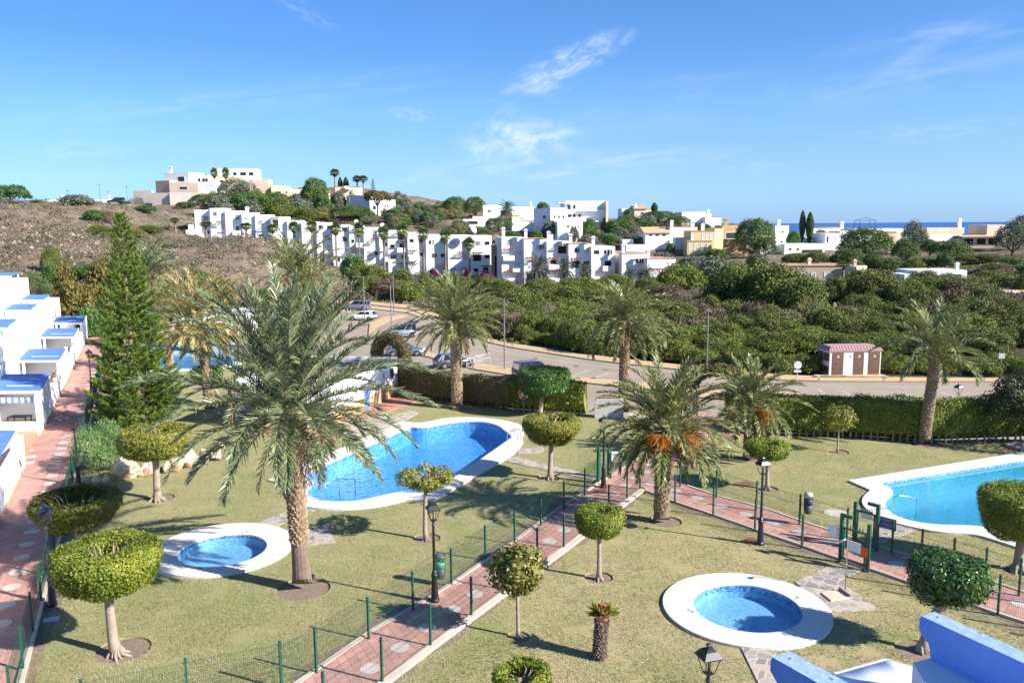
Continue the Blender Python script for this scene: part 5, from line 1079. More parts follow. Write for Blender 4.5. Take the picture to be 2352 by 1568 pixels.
q = MB(); q.lathe([(2.4, 0), (2.25, .9), (1.7, 1.7), (.9, 2.2), (.05, 2.4)], 18); d = q.build('dome', CREAM, H.t, True); d.location = AT(817, 449, 296) - H.o
q = MB(); q.lathe([(1.6, 0), (1.5, .7), (.9, 1.3), (.05, 1.5)], 16); d = q.build('dome', CREAM, H.t, True); d.location = AT(795, 436, 312) - H.o
H = House('white_house', 'small white house between the round pines and the apartments', 'house', 1130, 494, 285); H.vol(1109, 1153, 471, 497, 285, 8, 4, WHITE); H.win(1120, 482, 1128, 488); H.wuv(6, 7.6, H.zb + .3, H.zb + 2.2, DARK)
H = House('white_house', 'long low white house left of the modern villa on the ridge', 'house', 1200, 496, 282); H.vol(1176, 1226, 475, 500, 282, 8, 4, WHITE); H.win(1186, 484, 1204, 488, SHUT); H.chimney(6.5, 1, 1.4)
H = House('pool_terrace', 'white walled terrace with tiled canopy below the ridge houses', 'house', 1130, 518, 262)
H.vol(1064, 1128, 503, 521, 262, 6, 4, WHITE); H.win(1072, 507, 1098, 516, DARK); H.vol(1086, 1120, 497, 506, 266, 5, 4, WHITE, roof=TILE); H.vol(1128, 1180, 509, 522, 261, 5, 4, WHITE2); H.vol(1176, 1226, 509, 521, 258, 4, 4, WHITE); H.vol(1176, 1196, 495, 509, 260, 4, 4, CREAM, roof=TILE)
for x in range(1198, 1224, 4): H.vol(x, x + 1, 500, 509, 258, .2, 4, WHITE, name='post', sink=.2)
H = House('modern_house', 'white cubic modern house with layered balconies on the ridge', 'house', 1320, 540, 240)
H.vol(1264, 1302, 477, 516, 240, 9, 14, WHITE); [H.win(a, 494, a + 6, 502) for a in (1271, 1281, 1291)]; H.vol(1226, 1265, 479, 524, 243, 8, -28, WHITE2); H.win(1246, 494, 1255, 503)
H.vol(1298, 1392, 462, 511, 246, 9, 6, WHITE); H.win(1302, 470, 1312, 482); H.win(1315, 470, 1323, 481); H.win(1303, 491, 1313, 500); H.win(1315, 491, 1323, 500); H.win(1327, 491, 1335, 500)
H.bar(H.L * .30, H.L * .95, 0, 1.3, H.zt - 2.9, H.zt - 2.65, WHITE, 'balcony').bar(H.L * .36, H.L * .95, 0, 1.5, H.zt - 6.0, H.zt - 5.7, WHITE, 'balcony'); H.bar(H.L * .40, H.L * .93, 1.2, 1.26, H.zt - 2.65, H.zt - 1.7, PALEGREY, 'balcony_rail'); H.bar(-2.2, H.L * .17, -3, 1.2, H.zt - .62, H.zt - .35, WHITE2, 'roof_overhang')
H.vol(1392, 1397, 462, 511, 244, 9, 6, CREAM)
H.vol(1281, 1338, 508, 545, 232, 8, 12, WHITE); H.win(1301, 517, 1308, 524); [H.win(a, 518, a + 4, 524) for a in (1314, 1320, 1327)]; H.bar(-1, H.L + 1, 0, .1, H.zt - .1, H.zt + .8, WPAINT, 'terrace_rail'); H.vol(1264, 1282, 512, 540, 235, 6, -28, WHITE2); H.win(1283, 520, 1289, 525)
H = House('tiled_house', 'small house with a tiled gable roof on the ridge among trees', 'house', 1475, 492, 290); H.vol(1457, 1497, 481, 498, 290, 7, 5, CREAM, roof=TILE); H.win(1470, 487, 1480, 493, DARK); H.chimney(.6, 1, 1.6, .7)
q = MB(); a = [H.pt(-.4, H.zt + .15, .5), H.pt(H.L * .72, H.zt + .15, .5), H.pt(H.L * .72, H.zt + 1.5, -3), H.pt(-.4, H.zt + 1.5, -3), H.pt(-.4, H.zt + .15, -7), H.pt(H.L * .72, H.zt + .15, -7)]; q.add(a, [(0, 1, 2, 3), (3, 2, 5, 4), (0, 3, 4), (1, 5, 2), (0, 4, 5, 1)]); q.build('gable_roof', TILE, H.t)
H = House('white_house', 'small white house left of the tiled gable house', 'house', 1440, 490, 295); H.vol(1428, 1458, 479, 496, 295, 7, 4, WHITE); H.win(1436, 484, 1442, 490)
H = House('white_house', 'wide white house with a sloping parapet just above the yellow villa', 'house', 1610, 512, 272)
H.vol(1566, 1620, 487, 514, 272, 8, 6, WHITE); H.win(1582, 494, 1587, 501, SHUT); H.vol(1620, 1656, 499, 514, 270, 8, 6, WHITE, roof=TILE); H.vol(1619, 1634, 492, 514, 274, 6, 6, WHITE).chimney(1.5, 1, 1.2); H.pergola(3, 5, H.zt - 1, 2, WPAINT)
H = House('villa', 'white villa with a pantiled roof above the low pair of houses', 'house', 1545, 574, 222)
H.vol(1482, 1538, 535, 579, 222, 9, 3, WHITE2); [H.win(a, 537, a + 11, 543) for a in (1489, 1504, 1520)]; A_, T_, N_, L_ = H.A, H.T, H.N, H.L
q = MB(); a = [H.pt(-.4, H.zt, .4), H.pt(L_ + .4, H.zt, .4), H.pt(L_ + .4, H.zt + 1.6, -5.5), H.pt(-.4, H.zt + 1.6, -5.5), H.pt(-.4, H.zt, -5.5), H.pt(L_ + .4, H.zt, -5.5)]; q.add(a, [(0, 1, 2, 3), (0, 3, 4), (1, 5, 2), (3, 2, 5, 4), (0, 4, 5, 1)]); q.build('roof', mat('pale_pantile', (.55, .36, .21), .9, (.46, .29, .17), 1.5, .5, 6), H.t)
H.vol(1538, 1601, 522, 566, 225, 9, 8, WHITE, roof=TILE); [H.win(a, 532, a + 6, 541, SHUT) for a in (1557, 1567)]; H.chimney(.8, 1, 1.5, .8).chimney(6.8, 1.5, 1.3, 1.0); H.vol(1550, 1580, 545, 575, 219, 2, 8, WHITE2)
H = House('yellow_villa', 'mustard yellow villa with tall white windows', 'house', 1640, 585, 212)
YR = mat('mustard_render', (.60, .47, .25), .9, (.55, .42, .22), .4, .15, 10)
H.vol(1586, 1640, 531, 590, 214, 8, 2, YR, roof=TILE); [H.win(a, 536, a + 6, 552, SHUT) for a in (1587, 1612, 1622, 1631)]; H.chimney(3.5, 2, 1.6, .8)
H.vol(1578, 1634, 554, 590, 210, 4, 2, YR, roof=TILE); [H.win(a, 560, a + 6, 576, SHUT) for a in (1582, 1595, 1610, 1623)]; H.win(1585, 585, 1600, 590, DARK); H.win(1610, 582, 1621, 590, DARK)
H.vol(1640, 1660, 525, 585, 215, 6, 26, YR); [H.win(a, 536, a + 4, 546, SHUT) for a in (1643, 1649)]; H.vol(1658, 1702, 517, 560, 222, 6, 6, OCHRE, roof=None).chimney(1.2, 1, 1.4, .8, OCHRE); H.win(1666, 533, 1698, 549, DARK)
H.vol(1663, 1714, 549, 582, 208, 1.0, 4, OCHRE, sink=3); H.vol(1643, 1718, 577, 604, 203, 1.0, 4, OCHRE, sink=4)
H = House('utility_building', 'small white outbuildings between the paired houses and the pantiled villa', 'outbuilding', 1455, 573, 222); H.vol(1430, 1455, 550, 568, 224, 4, 4, WHITE); H.vol(1438, 1482, 562, 578, 219, 3, 4, WHITE2)
H = House('white_villa', 'rambling white villa of stepped cubes left of the cypress pair, with small square windows', 'house', 1850, 584, 205)
H.vol(1801, 1894, 560, 588, 204, 8, 3, WHITE2); H.win(1811, 569, 1819, 576); H.win(1829, 569, 1836, 576); H.win(1840, 572, 1890, 584, DARK); H.vol(1779, 1803, 542, 580, 207, 8, 3, WHITE2); H.win(1792, 553, 1799, 559)
H.vol(1746, 1780, 541, 580, 206, 8, 3, WHITE2); H.win(1766, 550, 1775, 561, SHUT); H.vol(1805, 1896, 545, 561, 214, 3, 3, WHITE); H.vol(1894, 1928, 536, 588, 207, 8, 3, WHITE); H.win(1898, 542, 1904, 558); H.win(1908, 543, 1921, 555, SHUT); H.win(1893, 573, 1915, 583, DARK)
H.vol(1868, 1930, 523, 545, 222, 8, 3, WHITE, roof=TILE).chimney(8, 1, 1.2, .9, WHITE); H.vol(1780, 1811, 518, 545, 224, 8, 3, WHITE).chimney(1.2, 1, 1.2, .8).win(1795, 530, 1801, 535); H.vol(1928, 1945, 530, 575, 216, 6, 3, PW)
H = House('roof_terrace_house', 'sandy house with an iron gazebo frame on its roof terrace', 'house', 2000, 535, 232)
H.vol(1962, 2082, 525, 548, 232, 9, 2, WHITE2); H.vol(2039, 2058, 536, 574, 216, 6, 10, PINKISH); H.vol(2058, 2080, 532, 560, 220, 6, 10, CREAM)
q = MB(); g0 = AT(1986, 518, 236) - H.o
for sx in (-2.2, 2.2):
    for sy in (-1.8, 1.8): q.box((g0[0] + sx, g0[1] + sy, g0[2] + .1), (.09, .09, 2.6))
for sx, sy, dx, dy in ((0, -1.8, 4.4, .09), (0, 1.8, 4.4, .09), (-2.2, 0, .09, 3.6), (2.2, 0, .09, 3.6)): q.box((g0[0] + sx, g0[1] + sy, g0[2] + 1.4), (dx, dy, .09))
for sx in (-2.2, 2.2):
    for sy in (-1.8, 1.8): q.tube([(g0[0] + sx, g0[1] + sy, g0[2] + 1.4), (g0[0], g0[1], g0[2] + 2.2)], .04, 4)
q.build('gazebo_frame', IRON, H.t)
H = House('beige_villa', 'beige flat roofed villa with a dark columned porch near the right edge', 'house', 2210, 565, 205)
H.vol(2128, 2214, 523, 545, 218, 8, 3, CREAM).chimney(9.2, 1, 2, .8, WHITE); H.vol(2127, 2200, 541, 575, 208, 6, 3, WHITE2); H.win(2134, 548, 2142, 556, DARK); H.vol(2203, 2300, 541, 570, 206, 6, 3, CREAM); H.bar(-.3, H.L + .3, -5, 1.5, H.zt - .55, H.zt - .2, BEAM, 'porch_roof'); [H.wuv(a, a + 2.6, H.zb + .2, H.zt - .6, DARK, WHITE) for a in (1.0, 4.2, 7.2)]
H.vol(2266, 2312, 516, 545, 214, 8, 3, CREAM, roof=None).win(2297, 530, 2304, 540, DARK); H.vol(2208, 2310, 566, 580, 200, 1, 3, ROCK, sink=3)
H = House('bungalow', 'low beige bungalow with white arched windows in the thicket', 'house', 1890, 640, 155)
H.vol(1803, 1966, 611, 645, 155, 9, -6, mat('buff_render', (.50, .385, .26), .9, (.45, .34, .23), .4, .15, 8), roof=TILE); [H.win(a, y, b, 637, SHUT, fr=WHITE) for a, b, y in ((1838, 1846, 627), (1863, 1873, 626), (1892, 1909, 625))]; H.chimney(5, 3, 1.0, .6, CREAM)
H.vol(1966, 1990, 611, 642, 154, 9, 40, CREAM); H.chimney(.2, .5, .9, .55, CREAM)
H = House('white_cottage', 'low white cottage with a little chimney at the far right of the thicket', 'house', 2150, 636, 140); H.vol(2106, 2220, 621, 642, 140, 7, 3, WHITE2); H.win(2178, 628, 2210, 638, DARK); H.chimney(7.2, .6, .9, .5); H.vol(2077, 2108, 630, 645, 139, 5, 3, WHITE2)
H = House('white_wall_house', 'white walled house with a pink roof cut by the right edge', 'house', 2345, 700, 112); H.vol(2326, 2420, 672, 706, 112, 6, 20, WHITE2, roof=PINKISH)
H = House('hill_house', 'low white house on the crest of the left hill', 'house', 130, 469, 225); H.vol(103, 168, 459, 474, 225, 7, 4, WHITE).chimney(4.5, 1, .8, .5); H.vol(100, 106, 462, 474, 226, 5, 4, DARK)
H = House('hill_house', 'long white wall of a house at the head of the hill road', 'house', 240, 465, 232); H.vol(214, 267, 458, 470, 232, 6, 4, WHITE).chimney(4, 1, .8, .5)
H = House('hill_house', 'white house corner by the umbrella pine on the left crest', 'house', 40, 480, 218); H.vol(28, 54, 473, 485, 218, 6, 4, WHITE)
for lab, a, b, t, bb in (('distant white roofs behind the olive slope', 935, 962, 471, 486), ('distant white house with a round tower behind the olive slope', 962, 992, 473, 488)):
    H = House('distant_house', lab, 'house', (a + b) / 2, bb, 330); H.vol(a, b, t, bb, 330, 8, 4, WHITE); H.win(a + 6, t + 4, a + 10, t + 8)

# ------------------------------------------------------------------ terraced white houses on the left
def HP(s, t): p = HO + E1 * s + E2 * t; return (p[0], p[1])
def row_house(label, s0, s1, ps, pe, wall, front, seed, awn=False, back=0):
    r = random.Random(seed); b = HP(ps, 0); t = thing('terraced_house', label, 'house', (b[0], b[1], 0), 0, 'white terraced houses along the left walk')
    def pr(name, a0, a1, t0, t1, z0, z1, m, par=None):
        q = MB(); q.prism([(p[0] - b[0], p[1] - b[1]) for p in (HP(a0, t0), HP(a1, t0), HP(a1, t1), HP(a0, t1))], z0, z1); return q.build(name, m, par or t)
    pr('ground_floor', s0, s1, 3.3, 7.0, 0, 2.9, WHITE); pr('upper_floor', s0 + .01, s1 - .01, 7.0, 11.0, 0, 5.6, WHITE); pr('top_floor', s0 + 2, s1 - .02, 11.0, 16.0, 0, 8.3, WHITE)
    pr('parapet', s0 + .5, pe - .3, 3.32, 3.5, 2.9, 3.75, WHITE); pr('parapet', s0 + .5, pe - .3, 7.02, 7.2, 5.6, 6.4, WHITE)
    pr('dividing_wall', s1 - .25, s1, .05, 3.3, 0, 2.3, WHITE); pr('dividing_wall', s1 - .25, s1, 3.3, 7.0, 2.9, 4.9, WHITE); pr('dividing_wall', s1 - .27, s1 - .01, 7.0, 11.0, 5.6, 7.4, WHITE)
    for a0, a1, h in wall:
        pr('front_wall', a0, a1, -.02, .2, 0, h, WHITE); pr('plinth', a0 - .02, a1 + .02, -.045, -.021, 0, .22, ORANGE)
    if front is not None: pr('patio_wall', front, front + .18, .2, 3.3, 0, .95, WHITE); pr('plinth', front - .025, front - .001, .2, 3.3, 0, .35, ORANGE)
    if back: pr('patio_back_wall', ps + back, ps + back + .2, .2, 3.29, .3, 2.7, WHITE); pr('plinth', ps + back - .03, ps + back - .001, .2, 3.29, .3, .48, ORANGE)
    pr('patio_floor', s0, s1, .2, 3.3, 0, .3, mat('patio_tile', (.45, .28, .18), .8, (.40, .24, .15), 3))
    # ground pergola: blue boards on white posts
    def perg(a0, a1, t0, t1, z, rails):
        p = pr('pergola_roof', a0, a1, t0 - .06, t1 - .01, z, z + .06, BLUE); n = 12
        q = MB()
        for k in range(n):
            a = a0 + (a1 - a0) * (k + .5) / n; w = .20; q.prism([(p2[0] - b[0], p2[1] - b[1]) for p2 in (HP(a - w, t0 - .05), HP(a + w, t0 - .05), HP(a + w, t1 - .03), HP(a - w, t1 - .03))], z + .061, z + .085 + .012 * (k % 2))
        q.build('pergola_boards', BLUE, p)
        if z < 3: MB().prism([(p2[0] - b[0], p2[1] - b[1]) for p2 in (HP(a0 + 1.3, t0 + .1), HP(a0 + 1.42, t0 + .1), HP(a0 + 1.42, t1 - .9), HP(a0 + 1.3, t1 - .9))], z + .10, z + .13).build('white_batten', WPAINT, p)
        for a, tt_ in ((a0 + .15, t0 + .15), (a0 + .15, t1 - .35), (a1 - .25, t0 + .15)): pr('pergola_post', a - .11, a + .11, tt_ - .11, tt_ + .11, .2 if z < 4 else z - 2.5, z - .002, WHITE)
        pr('pergola_beam', a0 + .02, a0 + .16, t0, t1 - .02, z - .2, z - .003, WPAINT)
        if rails:
            q = MB(); k = 0
            for tt_ in np.arange(t0 + .2, t1 - .2, .24): q.prism([(p2[0] - b[0], p2[1] - b[1]) for p2 in (HP(a0 - .02, tt_), HP(a0 + .02, tt_), HP(a0 + .02, tt_ + .1), HP(a0 - .02, tt_ + .1))], z - 1.15, z - .25)
            for zz in (z - 1.15, z - .32): q.prism([(p2[0] - b[0], p2[1] - b[1]) for p2 in (HP(a0 - .03, t0 + .1), HP(a0 + .03, t0 + .1), HP(a0 + .03, t1 - .1), HP(a0 - .03, t1 - .1))], zz, zz + .09)
            q.build('slatted_screen', WPAINT, t)
    perg(ps, pe, 0, 3.3, 2.75, False)
    if seed != 0: perg(ps + 1.6, pe + 1.4, 4.35, 6.95, 5.3, seed % 2 == 0)
    if seed == 4: perg(ps + 5, pe + 5, 8.3, 10.9, 7.9, True)
    for a, z0, w, h in ((ps + 2, .3, 1.6, 2.0), (pe - 1.6, .9, 1.0, 1.0), (s0 + 3, .3, 1.4, 2.0)): pr('window', a, a + w, 3.27, 3.299, z0 + .1, z0 + h, SHUT)
    for a in (ps + 2.4, s0 + 4): pr('window', a, a + 1.5, 6.97, 6.999, 3.2, 5.0, GLASS)
    if awn:
        q = MB(); q2 = MB()                     # striped valance under the pergola edge
        for k in range(14):
            (q if k % 2 else q2).prism([(p2[0] - b[0], p2[1] - b[1]) for p2 in (HP(ps - .03, .25 + k * .215), HP(ps - .01, .25 + k * .215), HP(ps - .01, .25 + (k + 1) * .215), HP(ps - .03, .25 + (k + 1) * .215))], 1.95, 2.30)
        a = MB(); a.v = q.v + q2.v; n = len(q.v); a.f = q.f + [tuple(i + n for i in f) for f in q2.f]; a.m = [0] * len(q.f) + [1] * len(q2.f); a.build('striped_valance', [BLUE, WPAINT], t)
        pr('valance_rail', ps - .05, ps, .1, 3.3, 2.30, 2.36, GREYM)
    return t
row_house('nearest white terraced house, cut by the left edge, with a lattice screen', -14, 8, .6, 6.7, [(-14, 9.6, 1.9)], None, 0)
row_house('second white terraced house from the front, striped valance under its blue pergola', 8, 25.6, 18.9, 25.5, [(17.4, 25.6, 2.72), (25.6, 32.4, 1.85)], 17.4, 2, True, 1.5)
row_house('white terraced house behind the striped valance one, plant pot on its wall', 25.6, 41.6, 33.0, 39.5, [(33.0, 41.6, 2.72)], 33.0, 3, False, 2.0)
row_house('white terraced house third along from the striped valance', 41.6, 57.2, 49.2, 56.0, [(41.8, 49, 1.85), (49, 57.2, 2.72)], 49.2, 6, False, 2.0)
row_house('last white terraced house at the far end of the left walk', 57.2, 72.6, 62.4, 69.4, [(57.4, 62.3, 1.85), (62.3, 72.6, 2.72)], 62.4, 4)
# lattice screen at the near house
b = HP(9.3, .3); t = thing('lattice_screen', 'white diagonal lattice panel at the end of the nearest terraced house', 'screen', (b[0], b[1], .05)); q = MB(); U = E2 * 1.25
q.mi = 0
for k in range(9):
    for sg in (1, -1):
        x0 = k * .16; q.tube([(U[0] * .8 * x0 / 1.3, 0, .9), (U[0] * .8 * min(max(x0 + sg * 1.0, 0), 1.3) / 1.3, 0, .9 + abs(min(max(x0 + sg * 1.0, 0), 1.3) - x0))], .015, 4)
q.build('lattice', WPAINT, t); q = MB(); q.box((-.5, 0, .45), (1.06, .06, .9)); q.box((-.5, 0, 2.0), (1.06, .05, .07)); q.box((.01, 0, 1.2), (.05, .07, 1.7)); q.box((-1.03, 0, 1.2), (.05, .07, 1.7)); q.build('frame', WPAINT, t)
# patio table
p = HP(18.8, 1.5); t = thing('patio_table', 'dark slatted table on the patio of the striped valance house', 'table', (p[0], p[1], .3)); q = MB(); q.box((0, 0, .73), (1.3, .8, .05)); q.build('table_top', IRON, t, bevel=.01)
for sx in (-.58, .58):
    for sy in (-.33, .33): MB().box((sx, sy, .352), (.06, .06, .704)).build('leg', IRON, t)
for lab, s, tt_, z, h, m in (('terracotta pot with a spiky yellow plant on the white front wall', 27.2, .09, 1.85, .55, L_PALMY), ('small pot plant on the white wall beyond the second pergola', 43.5, .09, 1.85, .4, L_AUT), ('hanging red flowered pot on the left walk wall', 29.5, .09, 1.85, .35, L_YELLOW)):
    p = HP(s, tt_); t = thing('plant_pot', lab, 'plant pot', (p[0], p[1], z)); q = MB(); q.lathe([(.10, 0), (.15, .26), (.17, .28), (.14, .28), (.12, .2)], 12); q.build('pot', TERRA, t, True)
    n = 60; a = rng.random(n) * 6.28; e = .5 + rng.random(n) * .9; D = np.stack([np.cos(a) * np.cos(e), np.sin(a) * np.cos(e), np.sin(e)], 1); c0 = np.array([0, 0, .24]) + 0 * D; w = np.cross(D, [0, 0, 1.]) * .02; quads_obj('leaves', np.stack([c0 - w, c0 + w, c0 + D * h + w * .2, c0 + D * h - w * .2], 1).reshape(-1, 3), m, t)

# ------------------------------------------------------------------ pool house and far bungalow
def box_house(name, label, A, B, depth, h, par=.22):
    A, B = np.array(A[:2]), np.array(B[:2]); T = unit(B - A); N = np.array([-T[1], T[0]]); t = thing(name, label, 'building', (A[0], A[1], 0)); L = np.linalg.norm(B - A)
    def P(u, v): p = T * u + N * v; return (p[0], p[1])
    def pr(nm, u0, u1, v0, v1, z0, z1, m, par=None): q = MB(); q.prism([P(u0, v0), P(u1, v0), P(u1, v1), P(u0, v1)], z0, z1); return q.build(nm, m, par or t)
    return t, pr, L, P
PHZ = 2.95
t, pr, L, PP = box_house('pool_house', 'white pool house with orange base band behind the tallest palm', B_ := G(763, 984), G(914, 905), 8, PHZ)
pr('wall', 0, L, 0, .25, 0, PHZ, WHITE); pr('wall', 0, .25, .25, 2.2, 0, PHZ, WHITE); pr('wall', L - .25, L, .25, 7.5, 0, PHZ, WHITE); pr('wall', 2.4, 2.65, 2.2, 7.5, 0, PHZ, WHITE); pr('wall', .25, L - .25, 7.25, 7.5, 0, PHZ, WHITE); pr('wall', .25, 2.4, 1.98, 2.2, 0, PHZ - .3, WHITE)
pr('base_band', -.02, L + .02, -.025, -.001, 0, .95, ORANGE); pr('base_band', -.025, -.001, 0, 2.2, 0, .95, ORANGE)
rf = pr('roof', .25, L - .25, .25, 7.25, PHZ - .45, PHZ - .25, mat('shaded_terracotta_tile', (.36, .26, .25), .9, (.30, .21, .20), 2)); q = MB()  # terracotta roof with its violet shadow put into the tile colour
for u in np.arange(.5, L - .5, .3): q.tube([(*PP(u, .3), PHZ - .23), (*PP(u, 7.2), PHZ - .16)], .07, 6)
q.build('roof_tiles', MATS['shaded_terracotta_tile'], rf)
pr('porch_roof', -1.2, 2.4, 2.2, 7.5, PHZ - .25, PHZ - .08, WHITE)
for v in (3.2, 5.0, 6.9): pr('porch_post', -1.1, -.92, v, v + .18, 0, PHZ - .26, BEAM)
pr('door', 2.36, 2.399, 2.6, 3.5, .1, 2.15, DARK); pr('door', 2.36, 2.399, 5.0, 5.9, .1, 2.15, BLUE)
pr('door', 5.2, 6.1, -.04, -.0262, .1, 2.1, BLUE); pr('window', L - 1.5, L - .85, -.05, -.002, 1.55, 2.35, mat('window_frame_dark', (.05, .05, .06), .4)); pr('sign', L - 3.0, L - 2.6, -.02, -.003, 1.75, 2.3, WPAINT); pr('emblem', L - 2.86, L - 2.74, -.03, -.021, 1.85, 2.2, RED)
pr('drainpipe', -.1, -.02, 1.7, 1.78, 0, PHZ - .1, WPAINT)
def ring(name, label, cat, loc, Rr, r, m, post=None, face=0.0, cross=True):
    t = thing(name, label, cat, loc, face); q = MB(); pts = [(Rr * math.cos(a), 0, Rr * math.sin(a)) for a in np.linspace(0, 6.283, 25)]; q.tube(pts, r, 8, False); o = q.build('ring', m, t, True)
    for k in range(4):
        a = k * 1.5708 + .78; p = [((Rr) * math.cos(a + d), 0, Rr * math.sin(a + d)) for d in (-.16, 0, .16)]; MB().tube(p, r * 1.08, 8, False).build('band', WPAINT, t)
    if post: MB().box((0, .12, -post / 2 - .02), (.07, .07, post)).build('post', GREYM, t); MB().box((0, .075, 0), (Rr * 1.2, .02, Rr * 1.2)).build('board', WPAINT, t)
    return t
ORANGEP = mat('orange_plastic', (.72, .12, .03), .45)
b = G(1203, 949); ring('lifebuoy_stand', 'orange lifebuoy on a post by the hedge, left of the dark topiary', 'lifebuoy', (b[0], b[1], 1.45), .33, .075, ORANGEP, 1.45, .1)
p = np.array(PP(L - 2.3, -.10)) + B_[:2]; ring('lifebuoy', 'orange lifebuoy hanging on the pool house wall', 'lifebuoy', (p[0], p[1], 1.0), .27, .065, ORANGEP, None, math.atan2(11.3, 2.89))
H = House('arched_bungalow', 'white bungalow with an arched porch beyond the far pool', 'house', 435, 774, G(435, 775)[1]); Yc = G(435, 775)[1]
H.vol(398, 470, 738, 774, Yc, 5, 4, WHITE, sink=.2); H.bar(0, H.L, 0, .03, 0, 1.0, ORANGE, 'base_band'); H.win(409, 745, 438, 770, DARK, fr=WHITE); H.win(448, 744, 464, 770, DARK, fr=WHITE)
H.vol(515, 582, 716, 765, Yc + 3, 5, -6, WHITE, sink=.5); H.bar(0, H.L, 0, .03, 0, 1.0, mat('peach_band', (.62, .42, .30), .9), 'base_band'); H.win(519, 728, 531, 757, DARK); H.wuv(H.L * .42, H.L * .47, 1.2, 2.6, RED, RED, name='fire_hose_box'); H.vol(470, 516, 730, 772, Yc + 1.5, 4, 0, WHITE2, sink=.2)

# ------------------------------------------------------------------ entrance wall with panel
PANEL = mat('panel_shaded_white', (.44, .42, .40), .8, (.38, .365, .35), 1.5)  # white wall greyed in its colour for the shade on its face
t = thing('entrance_wall', 'pale wall with rounded top beside the entrance, behind the fruiting palm', 'wall', (*G(1366, 960)[:2], 0)); q = MB(); a = G(1366, 960)[:2]; b2 = G(1432, 960)[:2]; dv = b2 - a; Lw = np.linalg.norm(dv); T = dv / Lw
prof = [(0, 0), (Lw, 0), (Lw, 1.5), (.4, 1.5), (.15, 1.42), (0, 1.2)]; n = len(prof); q.add([(T[0] * u, T[1] * u, z) for u, z in prof] + [(T[0] * u - T[1] * .25, T[1] * u + T[0] * .25, z) for u, z in prof], [tuple(range(n)), tuple(range(n, 2 * n))[::-1]] + [(i, n + i, n + (i + 1) % n, (i + 1) % n) for i in range(n)]); q.build('wall', PANEL, t)
MB().box((T[0] * Lw / 2 - .02, T[1] * Lw / 2 + .12, 1.536), (Lw * .9, .34, .07), math.atan2(T[1], T[0])).build('coping', TILE, t)

# ------------------------------------------------------------------ blue terrace walls of our own building
BLUEW = mat('cobalt_render', (.17, .32, .72), .85, (.14, .275, .65), 2.2, .55, 14, c3=(.215, .355, .70), s3=.9)
def worn_top():
    m, n, l, o = nt('worn_blue_top'); b = n.new('ShaderNodeBsdfPrincipled'); b.inputs['Roughness'].default_value = .9; tc = n.new('ShaderNodeTexCoord')
    z = n.new('ShaderNodeTexNoise'); z.inputs['Scale'].default_value = 9; z.inputs['Detail'].default_value = 5; l.new(tc.outputs['Object'], z.inputs['Vector']); r = ramp(n, [(.40, (.20, .31, .60)), (.57, (.26, .37, .64)), (.63, (.30, .40, .64)), (.68, (.10, .11, .19))]); l.new(z.outputs[0], r.inputs[0]); l.new(r.outputs[0], b.inputs[0])
    bp = n.new('ShaderNodeBump'); bp.inputs['Strength'].default_value = .4; bp.inputs['Distance'].default_value = .02; l.new(z.outputs[0], bp.inputs['Height']); l.new(bp.outputs[0], b.inputs['Normal']); l.new(b.outputs[0], o.inputs[0]); return m
WORN = worn_top()
def corbel_wall(label, p_l, p_r, p_far, zt, length, prof, drop=5.0):
    a, b, c = G(*p_l, zt), G(*p_r, zt), G(*p_far, zt); T = unit((c - a)[:2]); wdt = abs((b - a)[:2] @ np.array([T[1], -T[0]])); wdt = min(max(wdt, .16), .45); t = thing('terrace_wall', label, 'wall', a); N = np.array([T[1], -T[0]])
    if (b - a)[:2] @ N < 0: N = -N
    pr = prof + [(length, prof[-1][1]), (length, 0)]; n = len(pr); q = MB()
    V = [(T[0] * u, T[1] * u, z) for u, z in pr] + [(T[0] * u + N[0] * wdt, T[1] * u + N[1] * wdt, z) for u, z in pr]
    tri = tessellate_polygon([[Vector((u, z, 0)) for u, z in pr]]); q.add(V, [tuple(f) for f in tri] + [tuple(i + n for i in f)[::-1] for f in tri] + [(i, n + i, n + (i + 1) % n, (i + 1) % n) for i in range(n)])
    o = q.build('wall', [BLUEW, WORN], t); me = o.data; me.polygons[len(me.polygons) - 1].material_index = 1
    return t, a, T, N, wdt
t, a, T, N, wd_ = corbel_wall('thick cobalt blue terrace wall with a curved end at lower right', (2116.5, 1413.5), (2151.5, 1406), (2352, 1522), 9.2, 9, [(0, 0), (-.02, -.05), (-.02, -.16), (.02, -.22), (.10, -.27), (.13, -.36), (.15, -.52), (.22, -.72), (.36, -.95), (.5, -1.15), (.5, -6)])
t2, a2, T2, N2, wd2 = corbel_wall('smaller cobalt blue terrace wall end beside the bottom edge', (1774, 1508), (1816, 1495), (1880, 1568), 9.3, 9, [(0, 0), (-.02, -.05), (-.02, -.15), (.03, -.20), (.10, -.26), (.12, -.40), (.16, -.65), (.24, -.9), (.24, -6)])

